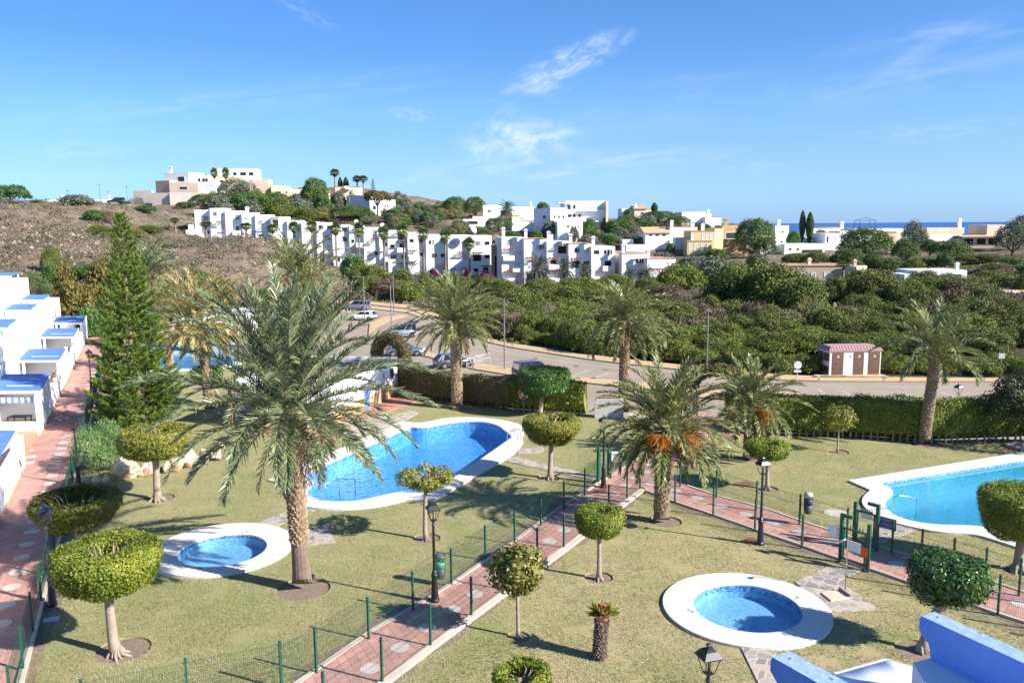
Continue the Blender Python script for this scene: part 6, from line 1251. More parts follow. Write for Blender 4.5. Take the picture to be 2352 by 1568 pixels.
zb_ = 8.75; blk = [tuple(G(x, y, zb_)[:2]) for x, y in [(2096.5, 1521), (2150, 1507), (2256, 1568), (2360, 1630), (2170, 1640)]]
t = thing('wall_block', 'grey white masonry step against the thick cobalt wall', 'wall', (*blk[0], 0)); q = MB(); q.prism([(p[0] - blk[0][0], p[1] - blk[0][1]) for p in blk], 3.0, zb_); q.build('block', WHITE2, t)
a = G(1906, 1551, 8.25); b = G(2035, 1515, 8.25); c = G(2112, 1537, 8.25); A3 = [a, b, c]
t = thing('awning', 'white canvas awning between the two cobalt walls', 'awning', a); q = MB(); n = 14; back = [np.array([a[0] + .35, a[1] - 2.6, 8.9]), np.array([c[0] + .1, c[1] - 2.6, 8.9])]
V = []; F = []
for i in range(n + 1):
    f = i / n; edge = (a * (1 - f / .62) + b * (f / .62)) if f < .62 else (b * (1 - (f - .62) / .38) + c * ((f - .62) / .38)); bk = back[0] * (1 - f) + back[1] * f
    for j in range(9): g = j / 8; p = edge * (1 - g) + bk * g; V.append(p - a + np.array([0, 0, -.16 * math.sin(g * 3.14) - .05 * math.sin(f * 9.4) ** 2 * math.sin(g * 3.14)]))
F = [(i * 9 + j, (i + 1) * 9 + j, (i + 1) * 9 + j + 1, i * 9 + j + 1) for i in range(n) for j in range(8)]
q.add(V, F); o = q.build('canvas', mat('white_canvas', (.74, .76, .80), .8), t, True); sm = o.modifiers.new('thickness', 'SOLIDIFY'); sm.thickness = .012
q = MB(); q.tube([(0, 0, 0), b - a], .022, 6); q.tube([b - a, c - a], .022, 6); q.build('rail', PALEGREY, t)
# ------------------------------------------------------------------ mesh fences
def fence(label, pts, h=1.36, z=.10, wires=True, dens=.055, skip=()):
    P = [np.array(p[:2], float) for p in pts]; b = P[0]; t = thing('mesh_fence', label, 'fence', (b[0], b[1], z))
    proto = None
    for i, p in enumerate(P):
        if proto is None:
            q = MB(); q.box((0, 0, h / 2 - .04), (.065, .065, h + .08)); q.box((0, 0, h + .015), (.075, .075, .03))
            for zz in (.12, .5, .92, 1.28): q.box((0, 0, zz), (.085, .085, .035))
            o = proto = q.build('fence_post', GREENM, t)
        else: o = proto.copy(); COL.objects.link(o); o.parent = t
        o.location = (p[0] - b[0], p[1] - b[1], 0)
        j = min(i, len(P) - 2); d = P[j + 1] - P[j]; o.rotation_euler = (0, 0, math.atan2(d[1], d[0]))
    for i in range(len(P) - 1):
        if i in skip: continue
        a, c = P[i] - b, P[i + 1] - b; L = np.linalg.norm(c - a); T = (c - a) / L; N = np.array([-T[1], T[0]]); n = max(int(L / dens), 2); s = np.linspace(0, L, n)
        V = []
        xy = a + T * s[:, None]
        for off in (N, T):                   # crossed slivers stand for each round wire
            w = off * .0026
            z0, z1 = np.full(n, .04), np.full(n, h - .05)
            q = np.stack([np.c_[xy - w, z0], np.c_[xy + w, z0], np.c_[xy + w, z1], np.c_[xy - w, z1]], 1).reshape(-1, 3); V.append(q)
        for zz in list(np.arange(.06, h, .2)) + [.11, .51, .91, h - .06]:
            f = zz in (.11, .51, .91)
            for o3 in ((N[0] * .0035, N[1] * .0035, 0), (0, 0, .0035)):
                o3 = np.array(o3); A, B = np.array([*a, zz]), np.array([*c, zz]); V.append(np.array([A - o3, B - o3, B + o3, A + o3]))
        quads_obj('mesh_panel', np.concatenate(V), GREENM, t)
    return t
g0 = lambda x, y, z=.10: G(x, y, z)[:2]
topp = lambda x, y: G(x, y, 1.47)[:2]
corner = topp(642, 1473)
fence('green mesh fence along the left kerb of the centre walk', [corner] + [g0(*p) for p in [(727, 1541), (847, 1463), (949, 1397), (1037, 1340), (1115, 1281), (1182, 1244), (1242, 1204), (1295, 1169), (1343, 1136), (1373, 1106)]])
fence('short green mesh fence above the gate of the centre walk', [g0(*p) for p in [(1403, 1096), (1440, 1070), (1468, 1050), (1496, 1031), (1518, 1014)]])
fence('green mesh fence across the near lawn at the bottom left', [topp(-30, 1600), topp(185, 1561), topp(425, 1513), corner])
fence('green mesh fence on the pale right kerb of the centre walk', [topp(741, 1543)] + [g0(*p) for p in [(878, 1563), (989, 1480), (1083, 1411), (1163, 1352), (1234, 1287), (1295, 1255), (1349, 1212), (1398, 1178), (1440, 1144), (1470, 1121)]])
fence('green mesh fence on the near side of the right walk up to the gate', [g0(*p) for p in [(1470, 1121), (1550, 1151), (1638, 1181), (1734, 1215), (1842, 1254), (1928, 1286)]])
fence('green mesh fence on the near side of the right walk past the gate', [g0(*p) for p in [(1994, 1308), (2095, 1342), (2195, 1376), (2292, 1407), (2400, 1443), (2520, 1480)]])
fence('green mesh fence on the far side of the right walk up to the gate', [g0(*p) for p in [(1600, 1040), (1580, 1072), (1562, 1115), (1645, 1141), (1737, 1170), (1836, 1202), (1945, 1237)]])
fence('green mesh fence on the far side of the right walk by the big pool', [g0(*p) for p in [(2014, 1254), (2048, 1270), (2115, 1291), (2188, 1314), (2262, 1338), (2340, 1365), (2430, 1393)]])
fence('long green mesh fence beside the left walk', [tuple(HO + E1 * s + np.array([2.96, 0])) for s in np.arange(-17, 76, 2.55)], 1.38, .12, dens=.075)

# ------------------------------------------------------------------ gates
def gate(label, pl, pr, h, arm_l, arm_r, leaf_h, spikes=True, swing=0.0, arm=.45):
    a, c = np.array(pl[:2]), np.array(pr[:2]); L = np.linalg.norm(c - a); T = (c - a) / L; an = math.atan2(T[1], T[0]); t = thing('walk_gate', label, 'gate', (a[0], a[1], .06), an)
    for x, hh, ar in ((0, h if arm_l else h * .93, arm_l), (L, h if arm_r else h * .93, arm_r)):
        q = MB(); q.box((x, 0, hh / 2), (.13, .13, hh)); 
        if ar: q.box((x + (arm / 2 if x == 0 else -arm / 2), 0, hh - .065), (arm - .02, .125, .125))
        q.build('gate_post', GREENM, t, bevel=.008)
    q = MB(); y = -.02
    q.box((L / 2, y, leaf_h), (L - .15, .05, .06)); q.box((L / 2, y, .16), (L - .15, .05, .08)); q.box((.13, y, leaf_h / 2 + .08), (.05, .05, leaf_h - .16)); q.box((L - .13, y, leaf_h / 2 + .08), (.05, .05, leaf_h - .16)); q.build('gate_frame', GREENM, t)
    if spikes:
        q = MB()
        for k in range(6): x = .25 + (L - .5) * k / 5; q.lathe([(.022, 0), (.03, .05), (.002, .17)], 6, (x, y, leaf_h + .03))
        q.build('spikes', GREENM, t)
    V = []; n = int((L - .3) / .055)
    for k in range(n):
        x = .16 + (L - .32) * k / max(n - 1, 1); V.append([[x - .0025, y, .2], [x + .0025, y, .2], [x + .0025, y, leaf_h - .03], [x - .0025, y, leaf_h - .03]])
    quads_obj('gate_mesh', np.array(V, float).reshape(-1, 3), GREENM, t)
    return t, an, L
tg, an, L_ = gate('green gate with spikes on the near side of the right walk by the shower', g0(1930, 1285), g0(1992, 1306), 1.98, True, False, 1.42)
q = MB(); q.box((.58, -.06, .78), (.55, .02, .42)); q.build('notice', WPAINT, tg); MB().box((1.02, -.065, .70), (.30, .03, .40)).build('orange_plate', ORANGEP, tg)
gate('green gate with spikes on the far side of the right walk by the turquoise pool', g0(1961, 1246), g0(2012, 1262), 1.98, False, True, 1.5)
gate('green gate to the stone path half hidden by palm fronds', g0(1374, 1105), g0(1397, 1094), 2.0, False, False, 1.6, False)
def sign(label, base, z, w, h, an, m=WPAINT, post=False, lines=None, name='notice_board'):
    t = thing(name, label, 'sign', (base[0], base[1], z), an); MB().box((0, 0, 0), (w, .02, h)).build('panel', m, t)
    if post: MB().box((0, .04, -z / 2), (.05, .05, z)).build('post', GREENM, t)
    if lines:
        q = MB()
        for zz, hh, ww in lines: q.box((0, -.014, zz), (ww, .008, hh))
        q.build('print', post_c if False else mat('sign_print', (.08, .12, .42), .6), t)
    return t
b = g0(1911, 1280); sign('white notice with a grid on the fence left of the shower gate', b + np.array([.05, -.05]), 1.25, .62, .52, -.85)
b = g0(1986, 1252); sign('white notice on the far gate by the pool', b + np.array([0, -.06]), 1.45, .5, .36, -.8)
b = g0(2030, 1262); sign('dark grey notice on the fence right of the far gate', b + np.array([0, -.08]), 1.28, .82, .48, -.85, mat('slate_plate', (.22, .20, .24), .5), False, [(.03, .10, .80), (-.2, .07, .80)])
b = g0(1411, 1095); sign('white notice with blue print on a post near the stone path', b, 1.22, .36, .52, .35, WPAINT, False, [(.12, .10, .26), (-.04, .06, .26), (-.16, .05, .2)])

# ------------------------------------------------------------------ cast iron lamps
def lamp(label, base, H=3.8, iron=IRON, shadow=None, rz=.3):
    t = thing('lamp_post', label, 'street lamp', base, rz); k = H / 3.8; q = MB()
    q.lathe([(.17, 0), (.17, .08), (.14, .12), (.115, .55), (.10, .9), (.12, .95), (.12, 1.02), (.08, 1.07), (.10, 1.12), (.06, 1.18)], 14) if H > 3 else q.lathe([(.10, 0), (.10, .1), (.07, .15), (.06, H - 1.1)], 12)
    q.build('pedestal', iron, t, False); q = MB()
    if H > 3: q.lathe([(.058, 1.17), (.045, 2.85), (.07, 2.88), (.045, 2.93), (.04, 3.05)], 12); q.build('pole', iron, t)
    z0 = H - .78; q = MB()
    q.lathe([(.03, z0), (.10, z0 + .03), (.035, z0 + .06)], 10)
    for a in range(4):
        ang = a * 1.5708 + .785; c, s = math.cos(ang), math.sin(ang); q.tube([(c * .13, s * .13, z0 + .04), (c * .285, s * .285, z0 + .46)], .012, 5); q.tube([(0, 0, z0 + .03), (c * .13, s * .13, z0 + .05)], .014, 5)
    for a in range(4):
        g1, g2 = a * 1.5708 + .785, (a + 1) * 1.5708 + .785
        for rr, zz in ((.13, z0 + .05), (.285, z0 + .46)): q.tube([(math.cos(g1) * rr, math.sin(g1) * rr, zz), (math.cos(g2) * rr, math.sin(g2) * rr, zz)], .011, 5)
    q.tube([(0, 0, z0 + .05), (0, 0, z0 + .48)], .022, 6); q.build('lantern', iron, t)
    q = MB(); q.lathe([(.335, z0 + .45), (.34, z0 + .48), (.20, z0 + .62), (.12, z0 + .66), (.07, z0 + .68), (.06, z0 + .72), (.08, z0 + .74), (.05, z0 + .78), (.01, z0 + .79)], 4); rf = q.build('lantern_roof', iron, t); rf.rotation_euler = (0, 0, .785)
    return t
lamp('black iron lamp at the left walk beside the big ficus drum', G(121, 1389, .02), 3.8, BLUEIRON)
lamp('black iron lamp standing before the oleander bush', G(181, 1116, .02), 3.8)
lamp('black iron lamp half hidden by the norfolk pine', np.array([*(HO + E1 * 31.5 + np.array([2.6, 0])), .05]), 3.8)
lamp('black iron lamp in front of the ragged cup tree on the centre walk', G(999, 1380, .06), 3.78)
lamp('black iron lamp by the stone path gate under palm fronds', G(1386, 1119, .06), 3.8)
lamp('black iron lamp on the lawn edge before the ring topiary', G(1746, 1249, .02), 3.8, BLUEIRON)
p = G(1629, 1477, 3.8); lamp('black iron lamp rising from the bottom edge near the paddling pool', (p[0], p[1], 0), 3.8)
lamp('short black lantern by the road beyond the hedge', G(2198, 952, .0), 2.25)

# ------------------------------------------------------------------ litter bins, stump planter, boulders, pool fittings
def bin_(label, base, z, cap, bag, rz):
    t = thing('litter_bin', label, 'litter bin', (base[0], base[1], z), rz); q = MB(); q.lathe([(.15, 0), (.17, .05), (.19, .40)], 16); q.build('body', mat('bin_grey', (.06, .07, .075), .5), t, True); q = MB(); q.lathe([(.185, .401), (.195, .66), (.19, .661)], 16); q.build('bag_band', bag, t, True)
    q = MB(); q.lathe([(.20, .80), (.205, .86), (.17, .93), (.08, .97), (.005, .98)], 16); q.build('lid', cap, t, True); q = MB()
    for a in (1.2, 3.3, 5.3): q.box((math.cos(a) * .185, math.sin(a) * .185, .73), (.03, .03, .18))
    q.build('bracket', mat('bin_grey', (.06, .07, .075), .5), t); return t
b = g0(1037, 1340); bin_('grey litter bin with a green band on the fence by the middle lamp', (b[0] - .42, b[1] + .12), .28, mat('bin_lid', (.10, .105, .11), .5), mat('bin_green', (.08, .36, .20), .5), .2)
b = g0(1836, 1202); bin_('grey litter bin with a pale domed lid on the far fence of the right walk', (b[0] + .32, b[1] - .1), .62, mat('bin_lid_pale', (.42, .38, .34), .5), mat('bin_navy', (.03, .04, .09), .4), 1.)
b = G(1377, 1511)
t = thing('palm_stump', 'cut palm trunk stump standing on the lawn as a pedestal', 'tree stump', b, .4); q, _ = palm_trunk(1.22, .215, (.10, .02), 77, True, 1.1, 260, .02); q.build('trunk', [PBARK, mat('grey_boot', (.23, .17, .135), .95, (.13, .095, .075), 7, .5, 40)], t)
tp_ = thing('flower_pot', 'terracotta pot of pink flowers on top of the palm stump', 'flower pot', b + np.array([.08, .05, 1.2])); q = MB(); q.lathe([(.16, 0), (.22, .17), (.265, .25), (.27, .29), (.24, .29), (.22, .23), (.02, .22)], 18); q.build('pot', TERRA, tp_, True)
n = 170; a = rng.random(n) * 6.28; e = .25 + rng.random(n) * 1.2; D = np.stack([np.cos(a) * np.cos(e), np.sin(a) * np.cos(e), np.sin(e)], 1); c0 = np.stack([np.cos(a) * .12, np.sin(a) * .12, .22 + 0 * a], 1); w = np.cross(D, rng.normal(size=(n, 3))) * .03; ln = (.18 + rng.random(n) * .36)[:, None]
quads_obj('leaves', np.stack([c0, c0 + D * ln * .6 + w, c0 + D * ln, c0 + D * ln * .6 - w], 1).reshape(-1, 3), L_YELLOW, tp_)
PINKF = mat('pink_petal', (.75, .06, .16), .5)
for k, (x, y, z) in enumerate([(-.10, -.10, .42), (.0, -.18, .36), (.16, -.06, .40), (-.02, .08, .52), (.10, .12, .46)]):
    q = MB(); q.lathe([(.005, -.03), (.05, -.01), (.06, .02), (.03, .045), (.002, .05)], 8, (x, y, z)); q.tube([(x * .6, y * .6, .2), (x, y, z - .02)], .008, 4); q.build('flower', PINKF, tp_)
def boulder(label, x, y, wpx, hpx, seed):
    b = G(x, y); d = PX(b)[2]; w = wpx / FPX * d / 2; h = hpx / FPX * d * 1.05; bm = bmesh.new(); bmesh.ops.create_icosphere(bm, subdivisions=3, radius=1.0); r = random.Random(seed); ph = [(Vector((r.gauss(0, 1), r.gauss(0, 1), r.gauss(0, 1))).normalized(), r.uniform(.45, .80)) for _ in range(18)]
    for v in bm.verts:
        p = v.co.copy()
        for nrm, dd in ph:
            k = p.dot(nrm)
            if k > dd: p -= nrm * (k - dd) * .97
        p += Vector((r.gauss(0, .035), r.gauss(0, .035), r.gauss(0, .035))); v.co = Vector((p.x * w * 1.3, p.y * w * 1.1, (p.z + .66) * h * .80))
    me = bpy.data.meshes.new('boulder'); bm.to_mesh(me); bm.free(); me.materials.append(ROCK); o = bpy.data.objects.new('boulder', me); COL.objects.link(o); o.location = b + np.array([0, w * .7, -.03]); tag(o, label, 'boulder', 'boulders edging the oleander bed')
for i, (x, y, w, h, lab) in enumerate([(282, 1104, 60, 46, 'largest rust stained boulder in front of the oleander'), (218, 1112, 20, 20, 'small grey boulder nearest the lamp before the oleander'), (240, 1110, 20, 16, 'low grey boulder in shade left of the rust stained one'), (193, 1113, 22, 18, 'small shaded boulder at the foot of the lamp'),
      (333, 1094, 42, 28, 'squat ochre boulder left of the pale topiary trunk'), (380, 1088, 20, 24, 'narrow boulder just right of the pale topiary trunk'), (402, 1083, 36, 34, 'upright cream boulder right of the topiary trunk'), (430, 1076, 34, 34, 'cream boulder under the drooping palm frond, left one'), (467, 1068, 30, 32, 'cream boulder under the drooping palm frond, right one'), (494, 1060, 24, 34, 'tall cream boulder at the end of the rock edge'), (508, 1030, 17, 16, 'small boulder set apart by the tiled terrace'), (448, 1072, 22, 24, 'small cream boulder wedged between the two under the frond')]): boulder(lab, x, y, w, h, 50 + i)
def rail(label, pts, r=.022, posts=()):
    b = np.array(pts[0]); t = thing('pool_rail', label, 'handrail', b); q = MB(); q.tube([np.array(p) - b for p in pts], r, 8); q.build('tube', STEEL, t, True)
    for p in posts: p = np.array(p) - b; MB().cyl(p, (p[0], p[1], -.35 - b[2]), r * .9).build('post', STEEL, t)
    return t
a, c = G(842, 1150, .1), G(815, 1119, .9)
p1, p2, p3 = G(842, 1150, .1), None, None
e1 = np.array([*G(842, 1149)[:2], .1]); dx = np.array([*G(963, 1139, -.1)[:2], 0]) - np.array([*G(842, 1149)[:2], 0])
rA = G(743, 1149, .1); rB = G(816, 1130, -.1)
rail('steel handrail at the steps of the rippled pool', [(rA[0], rA[1], -.05), (rA[0], rA[1], .86), (rA[0] + .05, rA[1] + .04, .92), ((rA[0] * .5 + rB[0] * .5), (rA[1] * .5 + rB[1] * .5), .88), (rB[0], rB[1], .62), (rB[0], rB[1], -.3)], .024, [((rA[0] * .5 + rB[0] * .5), (rA[1] * .5 + rB[1] * .5), .87)])
for k, dd in enumerate((0, .5)):
    l = G(1180, 1012, .1); lx, ly = l[0] + dd * .45, l[1] + dd * .9; rail('steel ladder rail of the rippled pool, %s one' % ('nearer' if k == 0 else 'farther'), [(lx - .45, ly + .2, -.6), (lx - .4, ly + .17, .5), (lx - .25, ly + .1, .72), (lx + .05, ly, .74), (lx + .22, ly - .07, .6), (lx + .25, ly - .08, .08)])
rD = G(2052, 1181, .1); rE = G(2104, 1181, -.1); rail('steel handrail at the curved end of the turquoise pool', [(rD[0], rD[1], .05), (rD[0], rD[1], .9), (rD[0] + .1, rD[1], 1.0), (rD[0] + .3, rD[1] - .0, 1.0), (rE[0] - .1, rE[1], .72), (rE[0], rE[1], .62), (rE[0], rE[1], -.3)], .026)
def shower(label, base, H, head):
    t = thing('outdoor_shower', label, 'shower', base); q = MB(); q.tube([(0, 0, 0), (0, 0, H * .96), (-head[0] * .25, -head[1] * .25, H), (-head[0], -head[1], H * .985)], .024, 8); q.lathe([(.07, 0), (.07, .03), (.03, .05)], 10); q.build('pipe', STEEL, t, True); q = MB(); q.lathe([(.10, -.03), (.10, 0), (.03, .03)], 12, (-head[0], -head[1], H * .985)); q.build('shower_head', STEEL, t); MB().box((0, -.04, 1.05), (.10, .06, .06)).build('tap', STEEL, t)
sh = G(1941, 1359, .04); shower('steel shower pole on the flagstones beside the near paddling pool', sh, 2.05, (.32, .12)); 
tr = [tuple(G(x, y, .05)[:2]) for x, y in [(1886, 1362), (1926, 1355), (1952, 1373), (1909, 1380)]]; c = np.mean(tr, 0); t = thing('shower_tray', 'pale sunken shower tray in the flagstones', 'shower tray', (*c, .03)); MB().prism([(p[0] - c[0], p[1] - c[1]) for p in tr], -.05, .06).build('tray', mat('tray_stone', (.55, .44, .34), .8), t); q = MB(); e = [np.array(p) - c for p in tr]; q.prism([tuple(e[1]), tuple(e[2]), tuple(e[2] * 1.08 + .02), tuple(e[1] * 1.08 + .02)], 0, .16); q.build('kerb', mat('tray_kerb', (.36, .28, .22), .8), t)
sh2 = G(2337, 983, .1); shower('steel shower pole by the turquoise pool under the dark tree', sh2 + np.array([0, 0, .06]), 2.3, (-.35, .1)); MB()
t = thing('shower_platform', 'grey edged stone platform of the shower by the right hedge', 'platform', (*G(2350, 1032)[:2], 0)); pp = [np.array(G(x, y)[:2]) - np.array(G(2350, 1032)[:2]) for x, y in [(2304, 1024), (2335, 1016), (2420, 1016), (2440, 1036), (2345, 1037)]]; MB().prism([tuple(p) for p in pp], -.1, .16).build('slab', FLAG, t)
for lab, x, y, w, d, m, rz in (('rust brown drain cover on the lawn by the ring topiary', 1711, 1111, .95, .75, 'rust', .5), ('rust brown drain cover at the foot of the right lamp', 1724, 1242, .75, .6, 'rust', .6), ('rust brown drain cover in the centre walk by the gate lamp', 1378, 1125, .6, .5, 'rust', .3), ('green valve box lid on the lawn by the tiled terrace', 555, 1000, .95, .5, 'g', 0), ('blue valve box lid in the shade beside the left fence', 118, 1421, .5, .35, 'b', .4), ('round stone cover in the lawn behind the litter bin', 1920, 1178, .0, 0, 'k', 0)):
    z = .075 if 'walk' in lab else .012; c = G(x, y, z); t = thing('ground_cover', lab, 'cover', c, rz); q = MB(); mm = {'rust': mat('rusty_iron', (.22, .09, .06), .85, (.17, .07, .05), 6), 'g': mat('faded_green', (.10, .26, .20), .7), 'b': mat('pale_blue', (.34, .50, .60), .6), 'k': DISC}[m]
    (q.lathe([(.55, -.02), (.55, .01), (.42, .015), (.01, .0)], 20) if m == 'k' else q.box((0, 0, -.01), (w, d, .03))); q.build('lid', mm, t)

# ------------------------------------------------------------------ substation kiosk
a, b, c = G(1903.5, 861.5, ZR + .12), G(2021.5, 859, ZR + .12), G(1876, 855.5, ZR + .12)
T = unit((b - a)[:2]); Lk = np.linalg.norm((b - a)[:2]); Dk = 2.5; Hk = 2.25
t = thing('electrical_kiosk', 'white prefabricated electrical kiosk with a mauve roof and three brown doors', 'utility building', a, math.atan2(T[1], T[0]))
KW = mat('kiosk_render', (.70, .655, .60), .9, (.65, .605, .55), 1.2, .15, 20); KR = mat('mauve_concrete', (.40, .24, .235), .8, (.34, .205, .20), 1.5, .15, 15); KD = mat('brown_door', (.135, .078, .056), .6, (.12, .068, .05), 4)
MB().box((Lk / 2, Dk / 2, Hk / 2), (Lk, Dk, Hk)).build('wall', KW, t, bevel=.03)
q = MB(); e = .10; P0 = [(-e, -e, Hk + .003), (Lk + e, -e, Hk + .003), (Lk + e, Dk + e, Hk + .003), (-e, Dk + e, Hk + .003)]; P1 = [(x, y, Hk + .14) for x, y, _ in P0]; P2 = [(.25, .40, Hk + .44), (Lk - .25, .40, Hk + .44), (Lk - .25, Dk - .4, Hk + .44), (.25, Dk - .4, Hk + .44)]
q.add(P0 + P1 + P2, [(3, 2, 1, 0), (8, 9, 10, 11)] + [(i, (i + 1) % 4, 4 + (i + 1) % 4, 4 + i) for i in range(4)] + [(4 + i, 4 + (i + 1) % 4, 8 + (i + 1) % 4, 8 + i) for i in range(4)]); rf = q.build('roof', KR, t); q = MB()
for k in range(17): x = .15 + (Lk - .3) * k / 16; q.tube([(x, -e - .005, Hk + .15), (min(max(x, .27), Lk - .27), .40, Hk + .455)], .035, 5)
q.build('roof_ribs', KR, rf)
YEL = mat('warning_yellow', (.75, .55, .12), .5); sg = None
for u0, u1, lou in ((.06, .27, 2), (.475, .665, 1), (.765, .975, 0)):
    x0, x1 = u0 * Lk, u1 * Lk; d = MB().box(((x0 + x1) / 2, -.015, Hk * .48), (x1 - x0, .07, Hk * .93)).build('door', KD, t); q = MB(); q.box(((x0 + x1) / 2, -.055, .72), (x1 - x0 - .1, .02, .03))
    for k in range(4): q.box(((x0 + x1) / 2, -.055, .25 + k * .11), (x1 - x0 - .16, .02, .04))
    q.build('louvre', KD, d); xm, z = (x0 + x1) / 2, Hk * .80; q = MB(); q.add([(xm - .15, -.058, z - .12), (xm + .15, -.058, z - .12), (xm, -.058, z + .15)], [(0, 1, 2)]); q.build('warning_triangle', YEL, d); q = MB(); q.box((xm + .0, -.06, z - .03), (.03, .006, .13)); q.build('warning_bolt', IRON, d)
    MB().box((xm - .1, -.07, Hk * .5), (.22, .05, .04)).build('handle', GREYM, d)
for z0, z1 in ((.14, .80), (1.30, 2.08)):
    for y0, y1 in ((.10, 1.12), (1.28, 2.3)): v = MB().box((-.02, (y0 + y1) / 2, (z0 + z1) / 2), (.06, y1 - y0, z1 - z0)).build('vent', mat('vent_brown', (.075, .042, .034), .6), t); q = MB(); [q.box((-.056, (y0 + y1) / 2, z0 + .05 + k * .1), (.02, y1 - y0 - .08, .045)) for k in range(int((z1 - z0) / .1))]; q.build('slats', KD, v)
MB().box((.41 * Lk, -.012, Hk * .80), (.26, .03, .17)).build('plate', mat('plate_blue', (.30, .33, .55), .5), t)

# ------------------------------------------------------------------ road furniture
def road_light(label, base, top_y, arms, rz=0.0, single=False):
    h = ZAT(base, top_y); t = thing('road_light', label, 'street light', base, rz); q = MB(); q.lathe([(.16, 0), (.16, .03), (.075, .05), (.07, h * .5), (.05, h)], 10); q.build('pole', GREYM, t)
    if single: MB().box((0, 0, h + .12), (.42, .28, .20)).build('lamp_head', GREYM, t)
    else:
        for s in (-1, 1): q = MB(); q.tube([(0, 0, h - .12), (s * arms * .4, 0, h - .03)], .03, 6); q.box((s * arms * .68, 0, h + .0), (arms * .62, .24, .07)); q.build('lamp_head', GREYM, t)
    return t
for lab, bx, by, ty, ar in (('tall double headed road light nearest the silver van', 900, 783, 656, 1.45), ('tall double headed road light behind the grey off roader', 838, 747, 635, 1.6), ('tall double headed road light at the back edge of the car park', 905, 725, 629, 1.2), ('slim road light left of the grey off roader', 797, 700, 636, .5), ('tall double headed road light right of the middle palm', 1159, 847, 686, 1.05)): road_light(lab, G(bx, by, ZR + .1), ty, ar)
road_light('grey road light with a box head before the thicket', G(1623, 862, ZR + .1), 716, 1, 0, True)
for lab, x, y, ty in (('thin pale pole seen beyond the yellowing palm', 534, 712, 580), ('thin pale pole beyond the palm with orange stalks', 437, 722, 588)): road_light(lab, G(x, y, ZR), ty, .5)
def pole(label, p, h, name='utility_pole', m=GREYM, r=.09): t = thing(name, label, 'pole', p); q = MB(); q.tube([(0, 0, -.5), (0, 0, h)], [r, r * .7], 6); q.box((0, 0, h - .5), (1.0, .08, .08)); q.build('pole', m, t); return t
for lab, x, Y, ty in (('thin mast on the crest left of the hill road', 238, 228, 421), ('utility pole at the head of the hill road', 300, 226, 425), ('thin mast behind the long white hill house', 256, 230, 437), ('short mast left on the crest', 165, 224, 434)): b = on(x, Y); pole(lab, b, ZAT(b, ty))
b = AT(580, 487, 300); b[2] = tz(b[0], b[1]); t = thing('lattice_mast', 'steel lattice mast among the hilltop trees', 'mast', b); q = MB(); hh = ZAT(b, 408)
for sx in (-.6, .6):
    for sy in (-.6, .6): q.tube([(sx, sy, -1), (sx * .4, sy * .4, hh)], .09, 4)
for k in range(14):
    z = hh * k / 14; f = 1 - .6 * k / 14; f2 = 1 - .6 * (k + 1) / 14; s = 1 if k % 2 else -1; q.tube([(-.6 * f * s, -.6 * f, z), (.6 * f2 * s, -.6 * f2, z + hh / 14)], .05, 3); q.tube([(-.6 * f, .6 * f * s, z), (-.6 * f2, -.6 * f2 * s, z + hh / 14)], .05, 3)
q.build('lattice', mat('mast_steel', (.30, .24, .20), .7), t)
b = G(1829, 906, ZR + .1); h = ZAT(b, 838); t = thing('road_sign', 'round road sign seen from behind at the pavement end', 'road sign', b, .05); MB().cyl((0, 0, 0), (0, 0, h + .3), .035).build('post', PALEGREY, t); q = MB(); q.lathe([(.34, -.012), (.34, .012)], 24); o = q.build('disc', PALEGREY, t); o.rotation_euler = (rad(90), 0, 0); o.location = (0, -.06, h); MB().box((0, -.05, h - .52), (.62, .02, .20)).build('plate', PALEGREY, t)
b = G(2297, 862, ZR + .1); h = ZAT(b, 817); t = thing('road_sign', 'square road sign seen from behind by the thicket at right', 'road sign', b, -.1); MB().cyl((0, 0, 0), (0, 0, h + .2), .03).build('post', PALEGREY, t); MB().box((0, -.05, h), (.55, .02, .5)).build('plate', PALEGREY, t)
a, b = G(1072, 846, ZR + .12), G(1131, 835, ZR + .12); t = thing('bike_rail', 'steel bicycle rails on the pavement by the grey hatchback', 'bicycle rack', a, 0)
for k, off in enumerate((0, 1.0)):
    d = np.array([*(b - a)[:2], 0]); o = np.array([off * .8, off * 2.2, 0]) * .9
    q = MB(); q.tube([o, o + [0, 0, .95], o + d * .62 + [0, 0, .95], o + d * .62], .03, 6); q.tube([o + d * .31, o + d * .31 + [0, 0, .95]], .025, 6); q.tube([o + [0, 0, .5], o + d * .62 + [0, 0, .5]], .02, 6); q.build('rail', PALEGREY, t)

